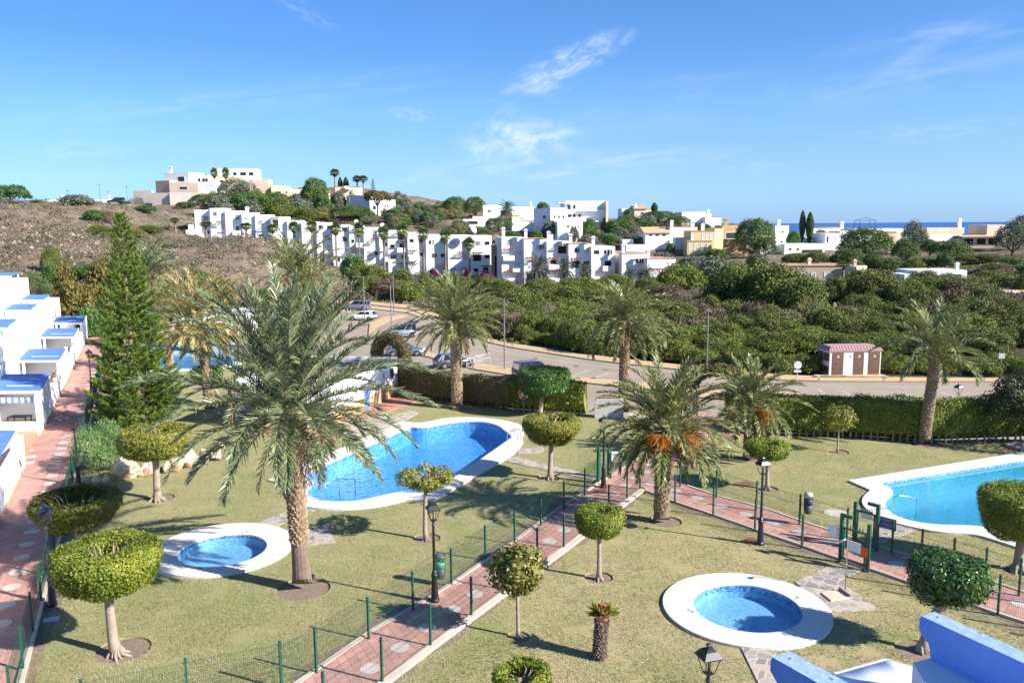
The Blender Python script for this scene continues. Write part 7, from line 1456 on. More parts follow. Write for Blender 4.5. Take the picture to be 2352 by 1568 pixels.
# ------------------------------------------------------------------ cars
TYRE = mat('tyre', (.012, .012, .013), .8); RIM = mat('alloy_rim', (.45, .45, .46), .3, metal=.9); CGL = mat('car_glass', (.012, .015, .018), .05, spec=.8); CPL = mat('black_trim', (.02, .02, .022), .6); HL_ = mat('headlight', (.65, .68, .70), .08, spec=.8); TL_ = mat('tail_light', (.35, .01, .01), .2)
def car(label, kind, col, base, head, spare=False, rails=False, metal=.6, cat='car'):
    L, Wd, H = {'hatch': (4.05, 1.70, 1.45), 'suv': (4.45, 1.78, 1.70), 'van': (4.15, 1.72, 1.80), 'golf': (4.25, 1.79, 1.46)}[kind]
    pm = mat('car_paint_' + '_'.join('%d' % (c * 100) for c in col), col, .32, metal=metal, coat=.6)
    t = thing('parked_car', label, cat, base, head)
    prof = {'hatch': [(-.5, .50), (-.495, .78), (-.46, .93), (-.2, .95), (.1, .93), (.20, .90), (.32, .84), (.43, .72), (.485, .58), (.5, .42)], 'suv': [(-.5, .62), (-.49, .95), (-.46, 1.08), (-.2, 1.10), (.1, 1.08), (.20, 1.06), (.34, .98), (.44, .88), (.49, .68), (.5, .5)],
            'van': [(-.5, .55), (-.495, .95), (-.48, 1.03), (-.2, 1.04), (.1, 1.03), (.22, 1.02), (.34, .95), (.45, .78), (.49, .6), (.5, .42)]}.get(kind if kind != 'golf' else 'hatch')
    q = MB(); vs = []; m = 10
    for u, zt in prof:
        x = u * L; w = Wd / 2 * (1 - .16 * max(0, (abs(u) - .36) / .14) ** 2); zb = .20 + (.10 * max(0, (abs(u) - .42) / .08))
        vs += [(x, -w * .90, zb), (x, -w * .99, zb + .14), (x, -w, zb + (zt - zb) * .6), (x, -w * .965, zt - .05), (x, -w * .88, zt), (x, w * .88, zt), (x, w * .965, zt - .05), (x, w, zb + (zt - zb) * .6), (x, w * .99, zb + .14), (x, w * .90, zb)]
    n = len(prof); fs = [(i * m + k, (i + 1) * m + k, (i + 1) * m + (k + 1) % m, i * m + (k + 1) % m) for i in range(n - 1) for k in range(m)] + [tuple(range(m)), tuple(range((n - 1) * m, n * m))[::-1]]
    q.add(vs, fs); q.build('body', pm, t, True)
    zb = max(z for _, z in prof) - .06
    bx = {'hatch': (-.485, .235, -.36, .03), 'golf': (-.485, .225, -.38, .02), 'suv': (-.492, .215, -.455, .05), 'van': (-.492, .30, -.475, .085)}[kind]
    def sec(ub, ut, f): return ub * L + (ut * L - ub * L) * f
    wb, wt = Wd / 2 * .90, Wd / 2 * .70
    x0b, x1b, x0t, x1t = bx[0] * L, bx[1] * L, bx[2] * L, bx[3] * L; zr = H - .06
    q = MB(); q.add([(x0b, -wb, zb), (x1b, -wb, zb), (x1b, wb, zb), (x0b, wb, zb), (x0t, -wt, zr), (x1t, -wt, zr), (x1t, wt, zr), (x0t, wt, zr)], [(0, 1, 5, 4), (1, 2, 6, 5), (2, 3, 7, 6), (3, 0, 4, 7)]); q.build('windows', CGL, t)
    q = MB(); mx = (x0t + x1t) / 2
    rp = [(x0t - .07, wt * .98, zr - .02), (x1t + .10, wt * .96, zr - .05)]
    q.add([(x0t - .08, -wt - .02, zr - .03), (x1t + .10, -wt - .02, zr - .04), (x1t + .10, wt + .02, zr - .04), (x0t - .08, wt + .02, zr - .03), (x0t, -wt + .08, zr + .05), (x1t - .12, -wt + .08, zr + .055), (x1t - .12, wt - .08, zr + .055), (x0t, wt - .08, zr + .05)], [(3, 2, 1, 0), (4, 5, 6, 7), (0, 1, 5, 4), (1, 2, 6, 5), (2, 3, 7, 6), (3, 0, 4, 7)]); q.build('roof', pm, t)
    q = MB()
    for s in (-1, 1):
        def strip_(ub, ut, wd):             # pillar between belt and roof
            a, b = np.array([ub, s * wb, zb]), np.array([ut, s * wt, zr]); o = np.array([0, s * .012, .006]); q.add([a + o - [wd, 0, 0], a + o + [wd, 0, 0], b + o + [wd * .8, 0, 0], b + o - [wd * .8, 0, 0]], [(0, 1, 2, 3)])
        strip_(x1b - .03, x1t + .02, .05); strip_(x0b + .10, x0t + .06, .10 if kind != 'van' else .06); k = .42; strip_(x0b + (x1b - x0b) * .52, x0t + (x1t - x0t) * .50, .045)
        if kind in ('van', 'suv'): strip_(x0b + (x1b - x0b) * .25, x0t + (x1t - x0t) * .26, .05)
        else: strip_(x0b + (x1b - x0b) * .17, x0t + (x1t - x0t) * .14, .10)
    q.build('pillars', pm, t)
    for s in (-1, 1):
        for u in (-.31, .315):
            w = thing('wheel', None, None, (u * L, s * (Wd / 2 - .095), .31)); w.parent = t; q = MB(); q.tube([(0, -.10, 0), (0, .10, 0)], .315, 18); q.build('tyre', TYRE, w); q = MB(); q.lathe([(.19, 0), (.17, .015), (.06, .03), (.01, .02)], 10); o = q.build('rim', RIM, w); o.rotation_euler = (rad(-90 * s), 0, 0); o.location = (0, s * .102, 0)
            q = MB(); q.lathe([(.36, 0), (.36, .012)], 18); o = q.build('wheel_arch', CPL, t); o.rotation_euler = (rad(-90 * s), 0, 0); o.location = (u * L, s * (Wd / 2 - .012), .32)
        MB().box((.478 * L, s * Wd * .355, .66 if kind != 'suv' else .80), (.16, .30, .15), s * -.35).build('headlight', HL_, t, bevel=.02); MB().box((-.487 * L, s * Wd * .40, .86 if kind != 'van' else 1.0), (.08, .16, .26 if kind != 'suv' else .4), s * .2).build('tail_light', TL_, t, bevel=.02); MB().box((.20 * L, s * (Wd / 2 + .06), zb + .06), (.12, .16, .12)).build('mirror', pm, t, bevel=.02)
        MB().box((0, s * (Wd / 2 - .0), .50), (L * .40, .03, .07)).build('side_trim', CPL if kind in ('van', 'suv') else pm, t)
        if rails: q = MB(); q.tube([(x0t, s * (wt - .06), zr + .05), (x0t + .1, s * (wt - .06), zr + .12), (x1t - .2, s * (wt - .06), zr + .12), (x1t - .1, s * (wt - .06), zr + .05)], .02, 6); q.build('roof_rail', STEEL, t)
    MB().box((-.497 * L, 0, .62), (.03, .5, .11)).build('number_plate', WPAINT, t); MB().box((.497 * L, 0, .40), (.05, Wd * .7, .16)).build('grille', CPL, t)
    if spare: q = MB(); q.tube([(-.5 * L - .02, 0, .85), (-.5 * L - .22, 0, .85)], .33, 18); q.build('spare_wheel_cover', pm, t)
    return t
def cp(x, y): p = G(x, y, ZR + .002); return p
car('silver grey off roader with a spare wheel on its tailgate', 'suv', (.34, .34, .42), cp(820, 712), rad(170), True, True)
car('white hatchback parked below the off roader, seen from behind its side', 'golf', (.80, .80, .80), cp(833, 735), rad(170), metal=0.0)
car('silver blue van like car parked facing left beneath the road light', 'van', (.52, .58, .68), cp(923, 774), rad(186))
car('dark silver hatchback beside the dry hedge arch, sun glinting on its windscreen', 'golf', (.24, .25, .28), cp(931, 816), rad(3))
car('dark grey hatchback parked by the bicycle rails, tail towards us', 'hatch', (.115, .115, .125), cp(1042, 843), rad(24))
car('dark maroon car with roof rails mostly hidden by the dark topiary', 'suv', (.05, .008, .022), cp(1232, 868), rad(22), False, True)
b = on(274, 226); car('dark off roader at the head of the hill road', 'suv', (.03, .03, .035), b + np.array([0, 0, .1]), rad(200))
# ------------------------------------------------------------------ thicket, hill trees and scrub
PROTO = {}
def proto(key, *a, **k):
    if key in ('p1', 'p2', 'p3', 'p4'): k.setdefault('jit', .22)
    t = bush_proto(*a, **k); t.location = (0, 0, -500); PROTO[key] = t; t['_R'] = a[4]; t['_H'] = a[5]; PROTO[key + '_used'] = False
proto('p1', 'thicket_bush', 'x y z w', 'bush', L_SCRUB, 3.2, 4.0, 20, 17000, .235, 201, .40, .3, .14)
proto('p2', 'thicket_bush', 'x y z w', 'bush', L_SCRUB, 3.4, 4.2, 26, 19000, .225, 202, .34, .4, .14)
proto('p3', 'thicket_bush', 'x y z w', 'bush', L_SCRUB2, 3.0, 3.6, 18, 15000, .235, 203, .40, .2, .14)
proto('p4', 'thicket_bush', 'x y z w', 'bush', L_OLIVE, 3.0, 3.4, 20, 13000, .235, 204, .38, .2, .13, jit=.2)
proto('low', 'roadside_shrub', 'x y z w', 'shrub', L_SCRUB2, 2.0, 2.0, 16, 10000, .175, 205, .40, .1, .08, jit=.2)
proto('grey', 'leafless_bush', 'x y z w', 'bush', L_GREY, 2.6, 2.8, 14, 5200, .36, 206, .42, .1, .08, .14, .8, .35, None, 1.6)
proto('brown', 'brown_bush', 'x y z w', 'bush', L_BROWN, 2.6, 2.8, 14, 4200, .36, 207, .42, .1, .08, .3, .8, .3)
proto('pine', 'pine_tree', 'x y z w', 'tree', L_FPINE, 4.0, 7.0, 24, 15000, .31, 208, .36, 2.2, .22, .45, .75)
proto('pine2', 'pine_tree', 'x y z w', 'tree', L_FPINE, 4.2, 6.5, 16, 14000, .32, 209, .44, 1.2, .22, .45, .8)
proto('olive', 'olive_tree', 'x y z w', 'tree', L_EUC, 2.8, 3.6, 14, 5200, .34, 210, .42, .5, .12, .45, .85, .2)
proto('euc', 'eucalyptus_tree', 'x y z w', 'tree', L_EUC, 2.6, 7.0, 22, 7000, .36, 211, .38, 1.0, .16, .35, 1.25, .2)
proto('green', 'leafy_tree', 'x y z w', 'tree', L_DARK, 2.8, 3.8, 16, 11000, .25, 212, .42, .5, .12)
proto('aut', 'leafy_tree', 'x y z w', 'tree', L_AUT, 2.4, 6.5, 26, 8000, .30, 213, .36, .8, .12, .6, 1.15, .22)
proto('umb', 'umbrella_pine', 'x y z w', 'tree', leaf('brown_umbrella_needle', (.06, .045, .012), (.115, .08, .018), (.17, .13, .035), .1, .6, .3), 4.2, 5.2, 16, 6000, .4, 214, .40, 3.2, .2, .45, .38)
proto('thin', 'thin_tree', 'x y z w', 'tree', L_EUC, 2.3, 5.5, 12, 1500, .36, 215, .36, 1.6, .1, .4, .9, .3)
proto('willow', 'pepper_tree', 'x y z w', 'tree', leaf('pepper_leaf', (.05, .07, .025), (.10, .13, .045), (.16, .19, .08), .15, .6, .5), 3.2, 5.0, 18, 9000, .34, 216, .40, .6, .15, .25, 1.1, .18, None, -2.5)
def place(key, x, ytop, wpx, Y, label, group=None, base_y=None, zs=None):
    t = PROTO[key]
    b = on(x, Y, base_y or ytop + 20) if base_y is None else AT(x, base_y, Y)
    if base_y is not None: b[2] = min(b[2], tz(b[0], b[1]) + .3)
    w = wpx / FPX * Y * 1.03; h = max(ZAT(b, ytop), 1.0); sx = w / 2 / t['_R']; sz = h / t['_H']
    sz = min(max(sz, sx * .45), sx * 2.6) if zs is None else zs
    rz = (x * 7.31 + Y * 3.7) % 6.28
    if not PROTO[key + '_used']: PROTO[key + '_used'] = True; o = t; o.location = b; o.rotation_euler = (0, 0, rz); o.scale = (sx, sx, sz); o['label'] = label
    else: o = dup(t, b, rz, label, (sx, sx, sz))
    if group: o['group'] = group
    return o
LM = [(780, 'below the middle apartments'), (850, 'behind the two upper cars'), (930, 'under the dish roofed apartments'), (1010, 'under the last fan palms'), (1110, 'above the crown of the hedge palm'), (1190, 'right of the hedge palm'), (1260, 'above the maroon car'), (1330, 'left of the entrance palm'), (1440, 'behind the entrance palm'), (1540, 'right of the entrance palm'), (1625, 'at the box headed light'), (1700, 'between that light and the round sign'), (1790, 'above the round sign'), (1870, 'left of the kiosk'), (1960, 'above the kiosk'), (2050, 'right of the kiosk'), (2140, 'behind the slender palm'), (2215, 'right of the slender palm'), (2290, 'by the square sign'), (2400, 'at the right edge')]
def near(x): return min(LM, key=lambda l: abs(l[0] - x))[1]
TONE = {'p1': 'deep green', 'p2': 'dense green', 'p3': 'bright green', 'p4': 'olive brown', 'grey': 'leafless grey', 'brown': 'dry brown', 'low': 'bright green', 'green': 'dark green', 'olive': 'grey green', 'aut': 'rust tinged'}
seen = {}
def thicket(key, x, yt, w, Y, **k):
    P_ = [r_ for r_ in (('on the road edge', 0, 104), ('low on the slope', 104, 117), ('halfway up the slope', 117, 133), ('high on the slope', 133, 150), ('below the houses', 150, 400)) if r_[1] <= Y < r_[2]][0][0]
    lab = '%s %s bush %s, %s' % ('small' if w < 55 else 'broad' if w > 95 else 'rounded', TONE.get(key, 'green'), P_, near(x)); place(key, x, yt, w, Y, lab, 'bushes of the thicket beyond the road', **k)
r = random.Random(3)
for a in [('green', 808, 577, 65, 178), ('p2', 832, 604, 72, 172), ('p3', 865, 604, 60, 170), ('p3', 910, 596, 30, 176), ('p2', 921, 613, 82, 168), ('p1', 813, 631, 62, 172), ('p2', 851, 630, 82, 168), ('brown', 888, 637, 60, 164), ('p3', 938, 641, 82, 160), ('grey', 953, 637, 34, 166), ('p1', 977, 624, 64, 168), ('p1', 1035, 625, 70, 172), ('p3', 1075, 634, 60, 168), ('p2', 1120, 629, 66, 166), ('p1', 1160, 640, 76, 158),
          ('p2', 1250, 636, 108, 150), ('p1', 1316, 638, 96, 150), ('p3', 1352, 634, 84, 152), ('p2', 1410, 627, 96, 154), ('p1', 1493, 637, 78, 150), ('p3', 1563, 602, 116, 152), ('olive', 1642, 587, 104, 160), ('p1', 1203, 662, 132, 122), ('p2', 1300, 652, 132, 132), ('grey', 1264, 700, 62, 112), ('p1', 1316, 690, 92, 114), ('p2', 1378, 657, 110, 130), ('p4', 1450, 672, 100, 128), ('p2', 1540, 690, 110, 122), ('brown', 1600, 690, 80, 118),
          ('p2', 1712, 597, 190, 128), ('p1', 1790, 606, 160, 122), ('p1', 1845, 635, 120, 116), ('p2', 2006, 614, 150, 126), ('p1', 2080, 640, 110, 120), ('p2', 2140, 631, 145, 122), ('p1', 2205, 637, 130, 118), ('p3', 2280, 618, 90, 128), ('brown', 2300, 668, 100, 112), ('p4', 2240, 670, 110, 110), ('p2', 2350, 640, 100, 124), ('p1', 1690, 690, 110, 112), ('p4', 1620, 720, 100, 108), ('p2', 1745, 700, 120, 110), ('p4', 1800, 720, 110, 106), ('p2', 1930, 720, 90, 106), ('p1', 1990, 715, 110, 106), ('p2', 2070, 700, 120, 108), ('p3', 2140, 720, 110, 103), ('p1', 2200, 715, 110, 104), ('p2', 2280, 725, 110, 101), ('p3', 2345, 730, 90, 100),
          ('p1', 1165, 690, 90, 116), ('p1', 1232, 712, 84, 108), ('p2', 1420, 715, 110, 110), ('p1', 1480, 705, 110, 112), ('p4', 1520, 735, 90, 106), ('p3', 1345, 730, 90, 106), ('brown', 1655, 745, 70, 104), ('p4', 1560, 750, 90, 104), ('p1', 1720, 758, 90, 101), ('p3', 1870, 745, 80, 102), ('grey', 1940, 700, 50, 116), ('grey', 1600, 662, 60, 142), ('grey', 1640, 660, 70, 144), ('grey', 1680, 664, 50, 140), ('grey', 1560, 668, 60, 140), ('grey', 1890, 650, 60, 142), ('grey', 1920, 658, 46, 138)]: thicket(*a)
for i in range(len(ROADFAR) - 1):            # low bright shrubs hugging the far pavement
    a, b = ROADFAR[i], ROADFAR[i + 1]
    if a[0] < -3: continue
    n = max(int(np.linalg.norm(b - a) / 2.1), 1)
    for k in range(n):
        p = a + (b - a) * (k + r.random() * .6) / n; T = unit(b - a); N = np.array([-T[1], T[0]]); p = p + N * r.uniform(1.6, 3.4); x, y, d = PX((p[0], p[1], ZR))
        if not (1130 < x < 2360) or (1860 < x < 2045 and d < 84): continue
        b2 = np.array([p[0], p[1], tz(p[0], p[1])]); R_ = r.uniform(1.1, 2.0); t = PROTO['low']; key = r.choice(['low', 'low', 'p3']); t = PROTO[key]; s = R_ / t['_R']; lab = 'low bright green shrub along the far pavement, %s' % near(x)
        if not PROTO[key + '_used']: PROTO[key + '_used'] = True; o = t; o.location = b2; o.scale = (s, s, s * r.uniform(.8, 1.2)); o['label'] = lab
        else: o = dup(t, b2, r.random() * 6.28, lab, (s, s, s * r.uniform(.8, 1.2)))
        o['group'] = 'low shrubs along the far pavement'
for Y0 in (90, 96, 103, 110, 118, 127, 137):  # the thicket closes up between the bushes placed by hand
    xs = np.arange(1128, 2380, 46 if Y0 < 115 else 56)
    for x0 in xs:
        x = x0 + r.uniform(-16, 16); Y = Y0 * r.uniform(.97, 1.03); b = on(x, Y)
        if inpoly(np.array([b[0]]), np.array([b[1] - 3.0]), ROADPOLY)[0] or (1890 < x < 1975 and 104 < Y < 124) or (1850 < x < 2060 and Y < 88): continue
        if Y > 130 and not (1130 < x < 1560 or 1680 < x < 1780): continue
        key = r.choice(['p1', 'p2', 'p4', 'p1', 'p3', 'p2', 'p1', 'brown'] if Y > 100 else ['p2', 'p1', 'p3']); thicket(key, x, PX(b + [0, 0, r.uniform(2.6, 4.3) if Y0 > 92 else r.uniform(2.0, 2.8)])[1], r.uniform(1.25, 1.9) * 3.2 / Y * FPX, Y)
def hill(key, x, yt, w, Y, lab):
    if 415 < x < 720 and 250 < Y < 300 and yt < 485: Y += 44
    place(key, x, yt, w, Y, lab)
for a in [('green', 22, 421, 84, 214, 'big dark umbrella shaped pine on the crest at the left edge'), ('olive', 6, 463, 60, 206, 'olive toned bush at the foot of the left edge pine'), ('green', 83, 459, 26, 214, 'small round tree on the left crest beside the low white house'), ('olive', 178, 446, 74, 212, 'wide grey green tree on the left crest hiding a white wall'), ('grey', 204, 455, 30, 214, 'bare pinkish shrub beside the wide crest tree'),
          ('green', 214, 480, 44, 196, 'dark green bush high on the left hill, left one of two'), ('brown', 244, 482, 40, 198, 'brown bush high on the left hill beside the dark green one'), ('green', 334, 471, 50, 222, 'rounded dark bush just below the hill road'), ('p1', 229, 517, 58, 178, 'dark green bush in the middle of the left hill'), ('p1', 345, 521, 62, 200, 'broad green bush in the dip right of the norfolk pine tip'), ('p4', 312, 524, 50, 192, 'olive bush in the dip behind the norfolk pine tip'), ('green', 290, 466, 24, 226, 'small bush where the hill road tops the crest'), ('olive', 318, 432, 26, 274, 'tree behind the beige retaining wall end'), ('grey', 308, 455, 34, 236, 'dry grey bush below the beige retaining wall'), ('green', 393, 573, 40, 176, 'small green tree low in the dip left of the white row'),
          ('willow', 84, 622, 78, 118, 'weeping pepper tree behind the white terraced houses'), ('aut', 146, 574, 58, 113, 'tall thin rust tinged tree behind the terraced houses'), ('aut', 226, 578, 70, 112, 'tall leafy tree just left of the norfolk pine'), ('aut', 172, 632, 100, 106, 'broad yellowing tree at the end of the left walk'), ('p1', 250, 640, 80, 108, 'green tree partly behind the norfolk pine'), ('green', 205, 690, 70, 103, 'dark bush at the far end of the left walk'), ('p1', 292, 676, 70, 112, 'low green tree between the norfolk pine and the drooping palm'), ('green', 118, 655, 50, 112, 'small green tree between the pepper tree and the yellowing tree'),
          ('green', 470, 444, 62, 262, 'green tree against the villa retaining wall'), ('green', 428, 462, 44, 254, 'small dark tree under the retaining wall corner'), ('euc', 545, 407, 96, 272, 'large grey green eucalyptus between the two hilltop villas'), ('green', 519, 452, 70, 262, 'dark trees below the eucalyptus'), ('green', 596, 432, 44, 284, 'round tree left of the peach house'), ('pine2', 594, 458, 66, 268, 'dark pine below the lattice mast'), ('olive', 500, 468, 60, 258, 'grey green bush above the highest white apartments'), ('green', 560, 470, 60, 262, 'dark bush above the highest white apartments'),
          ('pine', 724, 405, 64, 292, 'big dark pine crowning the central hill'), ('green', 742, 446, 40, 288, 'dark cypress like tree right under the big dark pine'), ('p1', 706, 448, 62, 286, 'green pine right of the peach house'), ('green', 672, 470, 52, 278, 'bush under the peach house'), ('p4', 735, 476, 60, 274, 'olive bush on the bare central slope'), ('p1', 690, 482, 50, 270, 'round bush above the middle apartments'), ('olive', 778, 436, 34, 296, 'pale tree between the villa arches'), ('pine2', 806, 472, 96, 276, 'dark dense tree group left of the domed villa'), ('green', 842, 486, 54, 276, 'bush under the domed villa wall'), ('olive', 850, 495, 46, 270, 'grey green bush below the domed villa'), ('umb', 866, 436, 64, 280, 'brownish umbrella pine before the domed villa'), ('thin', 918, 435, 34, 300, 'airy thin tree on the skyline right of the domed villa'), ('green', 810, 438, 16, 300, 'clipped round tree beside the dome'),
          ('pine2', 1045, 447, 54, 286, 'left one of two round dark pines on the skyline'), ('pine2', 1091, 447, 50, 286, 'right one of two round dark pines on the skyline'), ('green', 1058, 512, 44, 252, 'dark bush below the tiled canopy terrace'), ('p1', 1100, 520, 62, 246, 'green bushes under the white walled terrace'), ('pine2', 1146, 497, 60, 256, 'dark tree right of the tiled canopy terrace'), ('green', 1172, 530, 50, 238, 'dark bush above the pinkish apartments'), ('green', 1247, 461, 32, 300, 'round tree behind the modern house'), ('olive', 1265, 502, 48, 236, 'grey green tree in front of the modern house wing'), ('olive', 1318, 515, 26, 230, 'small pale tree before the modern house lower wing'), ('green', 1230, 526, 32, 232, 'dark bush on the bank below the modern house'),
          ('green', 1351, 496, 42, 240, 'dark green tree right of the modern house terrace'), ('p3', 1393, 488, 26, 246, 'yellowish shrub at the modern house corner'), ('green', 1420, 500, 66, 244, 'vine covered bank right of the modern house'), ('green', 1442, 478, 18, 286, 'clipped tree before the small white ridge house'), ('pine2', 1512, 482, 76, 272, 'dark tree clump right of the tiled gable house'), ('green', 1486, 508, 54, 254, 'dark tree clump below the tiled gable house'), ('olive', 1440, 514, 62, 246, 'grey green trees on the bank right of the modern house'), ('olive', 1398, 534, 56, 234, 'grey green bush above the paired houses'), ('olive', 1460, 536, 60, 236, 'grey green bush left of the pantiled villa'), ('pine2', 1556, 494, 62, 262, 'dark trees under the wide white house'), ('green', 1610, 510, 50, 256, 'dark bush under the sloping parapet house'), ('green', 1683, 507, 24, 236, 'clipped round tree behind the ochre terrace'), ('olive', 1350, 536, 50, 226, 'pale bush above the pinkish apartments'), ('green', 1541, 556, 22, 214, 'clipped dark shrub at the pantiled villa stairs'),
          ('pine2', 1735, 494, 84, 204, 'big dark pine between the yellow and the rambling white villa'), ('pine2', 1760, 540, 50, 196, 'dark bush under the big pine beside the yellow villa'), ('olive', 1525, 578, 60, 200, 'grey green bush below the pantiled villa'), ('olive', 1590, 588, 60, 192, 'grey green bush below the yellow villa'), ('olive', 1740, 580, 50, 186, 'grey green bush below the big pine'),
          ('green', 1823, 527, 30, 212, 'dark bush left of the cypress pair'), ('olive', 1886, 526, 36, 216, 'pale tree right of the cypress pair'), ('pine2', 1988, 516, 116, 182, 'very large dark pine right of the rambling white villa'), ('pine2', 1950, 566, 76, 176, 'dark lower pine at the foot of the very large pine'), ('euc', 2102, 503, 58, 196, 'tall grey green eucalyptus before the sea'), ('green', 2121, 504, 24, 204, 'dark tree behind the tall eucalyptus'), ('pine', 2081, 545, 60, 172, 'yellowish pine below the tall eucalyptus'), ('pine2', 2182, 548, 90, 178, 'broad dark pine in front of the beige villa'), ('pine', 2136, 548, 40, 184, 'spiky dark tree left of the broad pine'), ('euc', 2330, 498, 74, 176, 'tall grey tree before the sea at the right edge'), ('pine2', 2352, 482, 40, 190, 'dark pine top at the right edge skyline'),
          ('p1', 1826, 581, 64, 186, 'rounded bush below the rambling white villa, left one'), ('p2', 1866, 580, 60, 184, 'rounded bush below the rambling white villa, right one'), ('green', 1912, 584, 60, 180, 'dark bush between the rambling villa and the beige bungalow'), ('pine2', 2040, 590, 70, 170, 'dark bush right of the very large pine'), ('green', 2130, 590, 60, 168, 'dark bush behind the white cottage'), ('p2', 2226, 584, 70, 168, 'green bush below the beige villa porch'), ('p1', 2270, 586, 66, 166, 'green bush under the right end of the beige villa'), ('green', 2320, 590, 60, 160, 'dark bush below the tall grey tree'), ('p4', 2290, 610, 70, 152, 'olive bush on the bank right of the white cottage'), ('green', 2345, 606, 50, 150, 'dark bush on the bank at the right edge')]: hill(*a)
for i in range(24):
    x = r.uniform(885, 1062); Y = r.uniform(246, 290); b = on(x, Y); place(r.choice(['olive', 'olive', 'p4', 'green']), x, PX(b + [0, 0, r.uniform(2.6, 4.6)])[1], r.uniform(26, 46), Y, 'grey green tree on the wooded slope between the domed villa and the round pines', 'trees of the wooded central slope')
for i in range(14):
    x = 880 + i * 11 + r.uniform(-5, 5); Y = r.uniform(288, 304); b = on(x, Y); place(r.choice(['olive', 'green', 'olive', 'p4']), x, PX(b + [0, 0, r.uniform(2.6, 5.2)])[1], r.uniform(24, 40), Y, 'grey green tree on the skyline right of the domed villa', 'trees of the central skyline')
for i in range(16):
    x = r.uniform(1340, 1640); Y = r.uniform(226, 262); b = on(x, Y); place(r.choice(['olive', 'green', 'p2']), x, PX(b + [0, 0, r.uniform(2.4, 4.2)])[1], r.uniform(26, 44), Y, 'dark bush on the wooded bank between the modern house and the yellow villa', 'bushes of the wooded right bank')
for k in PROTO:
    if not k.endswith('_used') and not PROTO[k + '_used']: print('unused proto', k)
for i in range(34):
    x = r.uniform(1740, 2352); Y = r.uniform(158, 200); b = on(x, Y); yt = PX(b + [0, 0, r.uniform(2.0, 3.8)])[1]
    if yt < 576: continue
    place(r.choice(['green', 'pine2', 'p1', 'olive', 'p4']), x, yt, r.uniform(36, 66), Y, 'dark bush on the wooded bank below the villas at right', 'bushes of the bank below the right villas')
for i in range(16):
    x = r.uniform(1480, 1740); Y = r.uniform(162, 200); b = on(x, Y); place(r.choice(['olive', 'green', 'p1']), x, PX(b + [0, 0, r.uniform(1.8, 3.2)])[1], r.uniform(32, 56), Y, 'dull green bush on the bank below the yellow and pantiled villas', 'bushes of the bank below the yellow villa')
for i in range(30):
    x = r.uniform(455, 715); Y = r.uniform(272, 318); b = on(x, Y); yt = PX(b + [0, 0, r.uniform(5, 9)])[1]
    if yt < 436: continue
    place(r.choice(['green', 'olive', 'pine2', 'p1']), x, yt, r.uniform(42, 76), Y, 'dark tree on the wooded flank between the hilltop villas and the white row', 'trees of the wooded hill flank')
for i in range(26):
    x = r.choice([r.uniform(90, 430), r.uniform(430, 760)]); Y = r.uniform(113, 136) if x < 430 else r.uniform(128, 152); b = on(x, Y); place(r.choice(['p1', 'green', 'aut', 'p4', 'p2']), x, PX(b + [0, 0, r.uniform(2.5, 5.0)])[1], r.uniform(40, 70), Y, 'green bush along the foot of the dry left hill' if x < 430 else 'green bush below the dry bank behind the palms', 'bushes at the foot of the left hills')
# cypresses, far araucaria, bougainvillea
def cypress(label, x, yt, yb, w, Y):
    b = AT(x, yb, Y); b[2] = min(b[2], tz(b[0], b[1]) + .5); h = ZAT(b, yt); R_ = w / FPX * Y / 2; t = thing('cypress_tree', label, 'tree', b); rr = np.random.default_rng(int(x)); prof = [(.02, .2)] + [(R_ * (math.sin(min(f * 2.2, 1.57)) * (1 - max(0, (f - .55) / .47) ** 2.2) + .02), .2 + (h - .2) * f) for f in np.linspace(.03, .99, 12)] + [(.01, h)]
    P, Nn, q = profile_pts(prof, int(2600 * min(R_, 1.6)), rr); quads_obj('crown', np.concatenate([core_quads(prof, 1, 12), cards(P, .30, Nn, .8, .45, rr, 1.5)]), L_CYP, t); MB().cyl((0, 0, -.5), (0, 0, .8), .15).build('trunk', BARK2, t)
cypress('left and taller cypress of the pair before the sea', 1842, 482, 545, 14, 214); cypress('right and fuller cypress of the pair before the sea', 1859, 486, 546, 18, 213); cypress('narrow cypress on the central hilltop, left of two', 782, 406, 436, 11, 318); cypress('broader cypress on the central hilltop, right of two', 795, 406, 436, 13, 317); cypress('tiny dark cypress spire on the skyline', 1008, 465, 488, 5, 300); cypress('pointed dark conifer beside the tiled gable house', 1503, 465, 492, 15, 280)
b = AT(857, 440, 318); b[2] = tz(b[0], b[1]); h = ZAT(b, 410); t = thing('norfolk_pine', 'tiny tiered araucaria on the skyline of the central hill', 'conifer tree', b); q = MB(); q.tube([(0, 0, -.5), (0, 0, h)], [.2, .03], 5); q.build('trunk', BARK2, t); V = []
for k in range(9):
    z = h * (.2 + .78 * k / 9); Rr = 1.3 * (1 - k / 9.5)
    for j in range(7): a = j * .9 + k; n = 26; s = rng.random(n); p = np.stack([np.cos(a) * Rr * s, np.sin(a) * Rr * s, z + .25 * s * s], 1); V.append(cards(p, .28, None, 1, .5))
quads_obj('needles', np.concatenate(V), L_FPINE, t)
for i, (x, y, w, lab) in enumerate([(998, 622, 26, 'magenta bougainvillea left of the last fan palm foot'), (1072, 624, 16, 'small magenta bougainvillea under the dish roofed apartments'), (1113, 628, 40, 'wide low magenta bougainvillea at the end of the white block')]):
    b = AT(x, y + 6, 192); R_ = w / FPX * 192 / 2; bl = rand_blobs(np.random.default_rng(i), R_, 1.9, 9, .45); p, d = blob_pts(bl, 2200, np.random.default_rng(i + 3)); t = thing('bougainvillea', lab, 'shrub', b - np.array([0, 0, .6])); quads_obj('flowers', cards(p, .28, d, 1, .6), L_BOUG, t); MB().cyl((0, 0, -1), (0, 0, .8), .08).build('stem', BARK2, t)
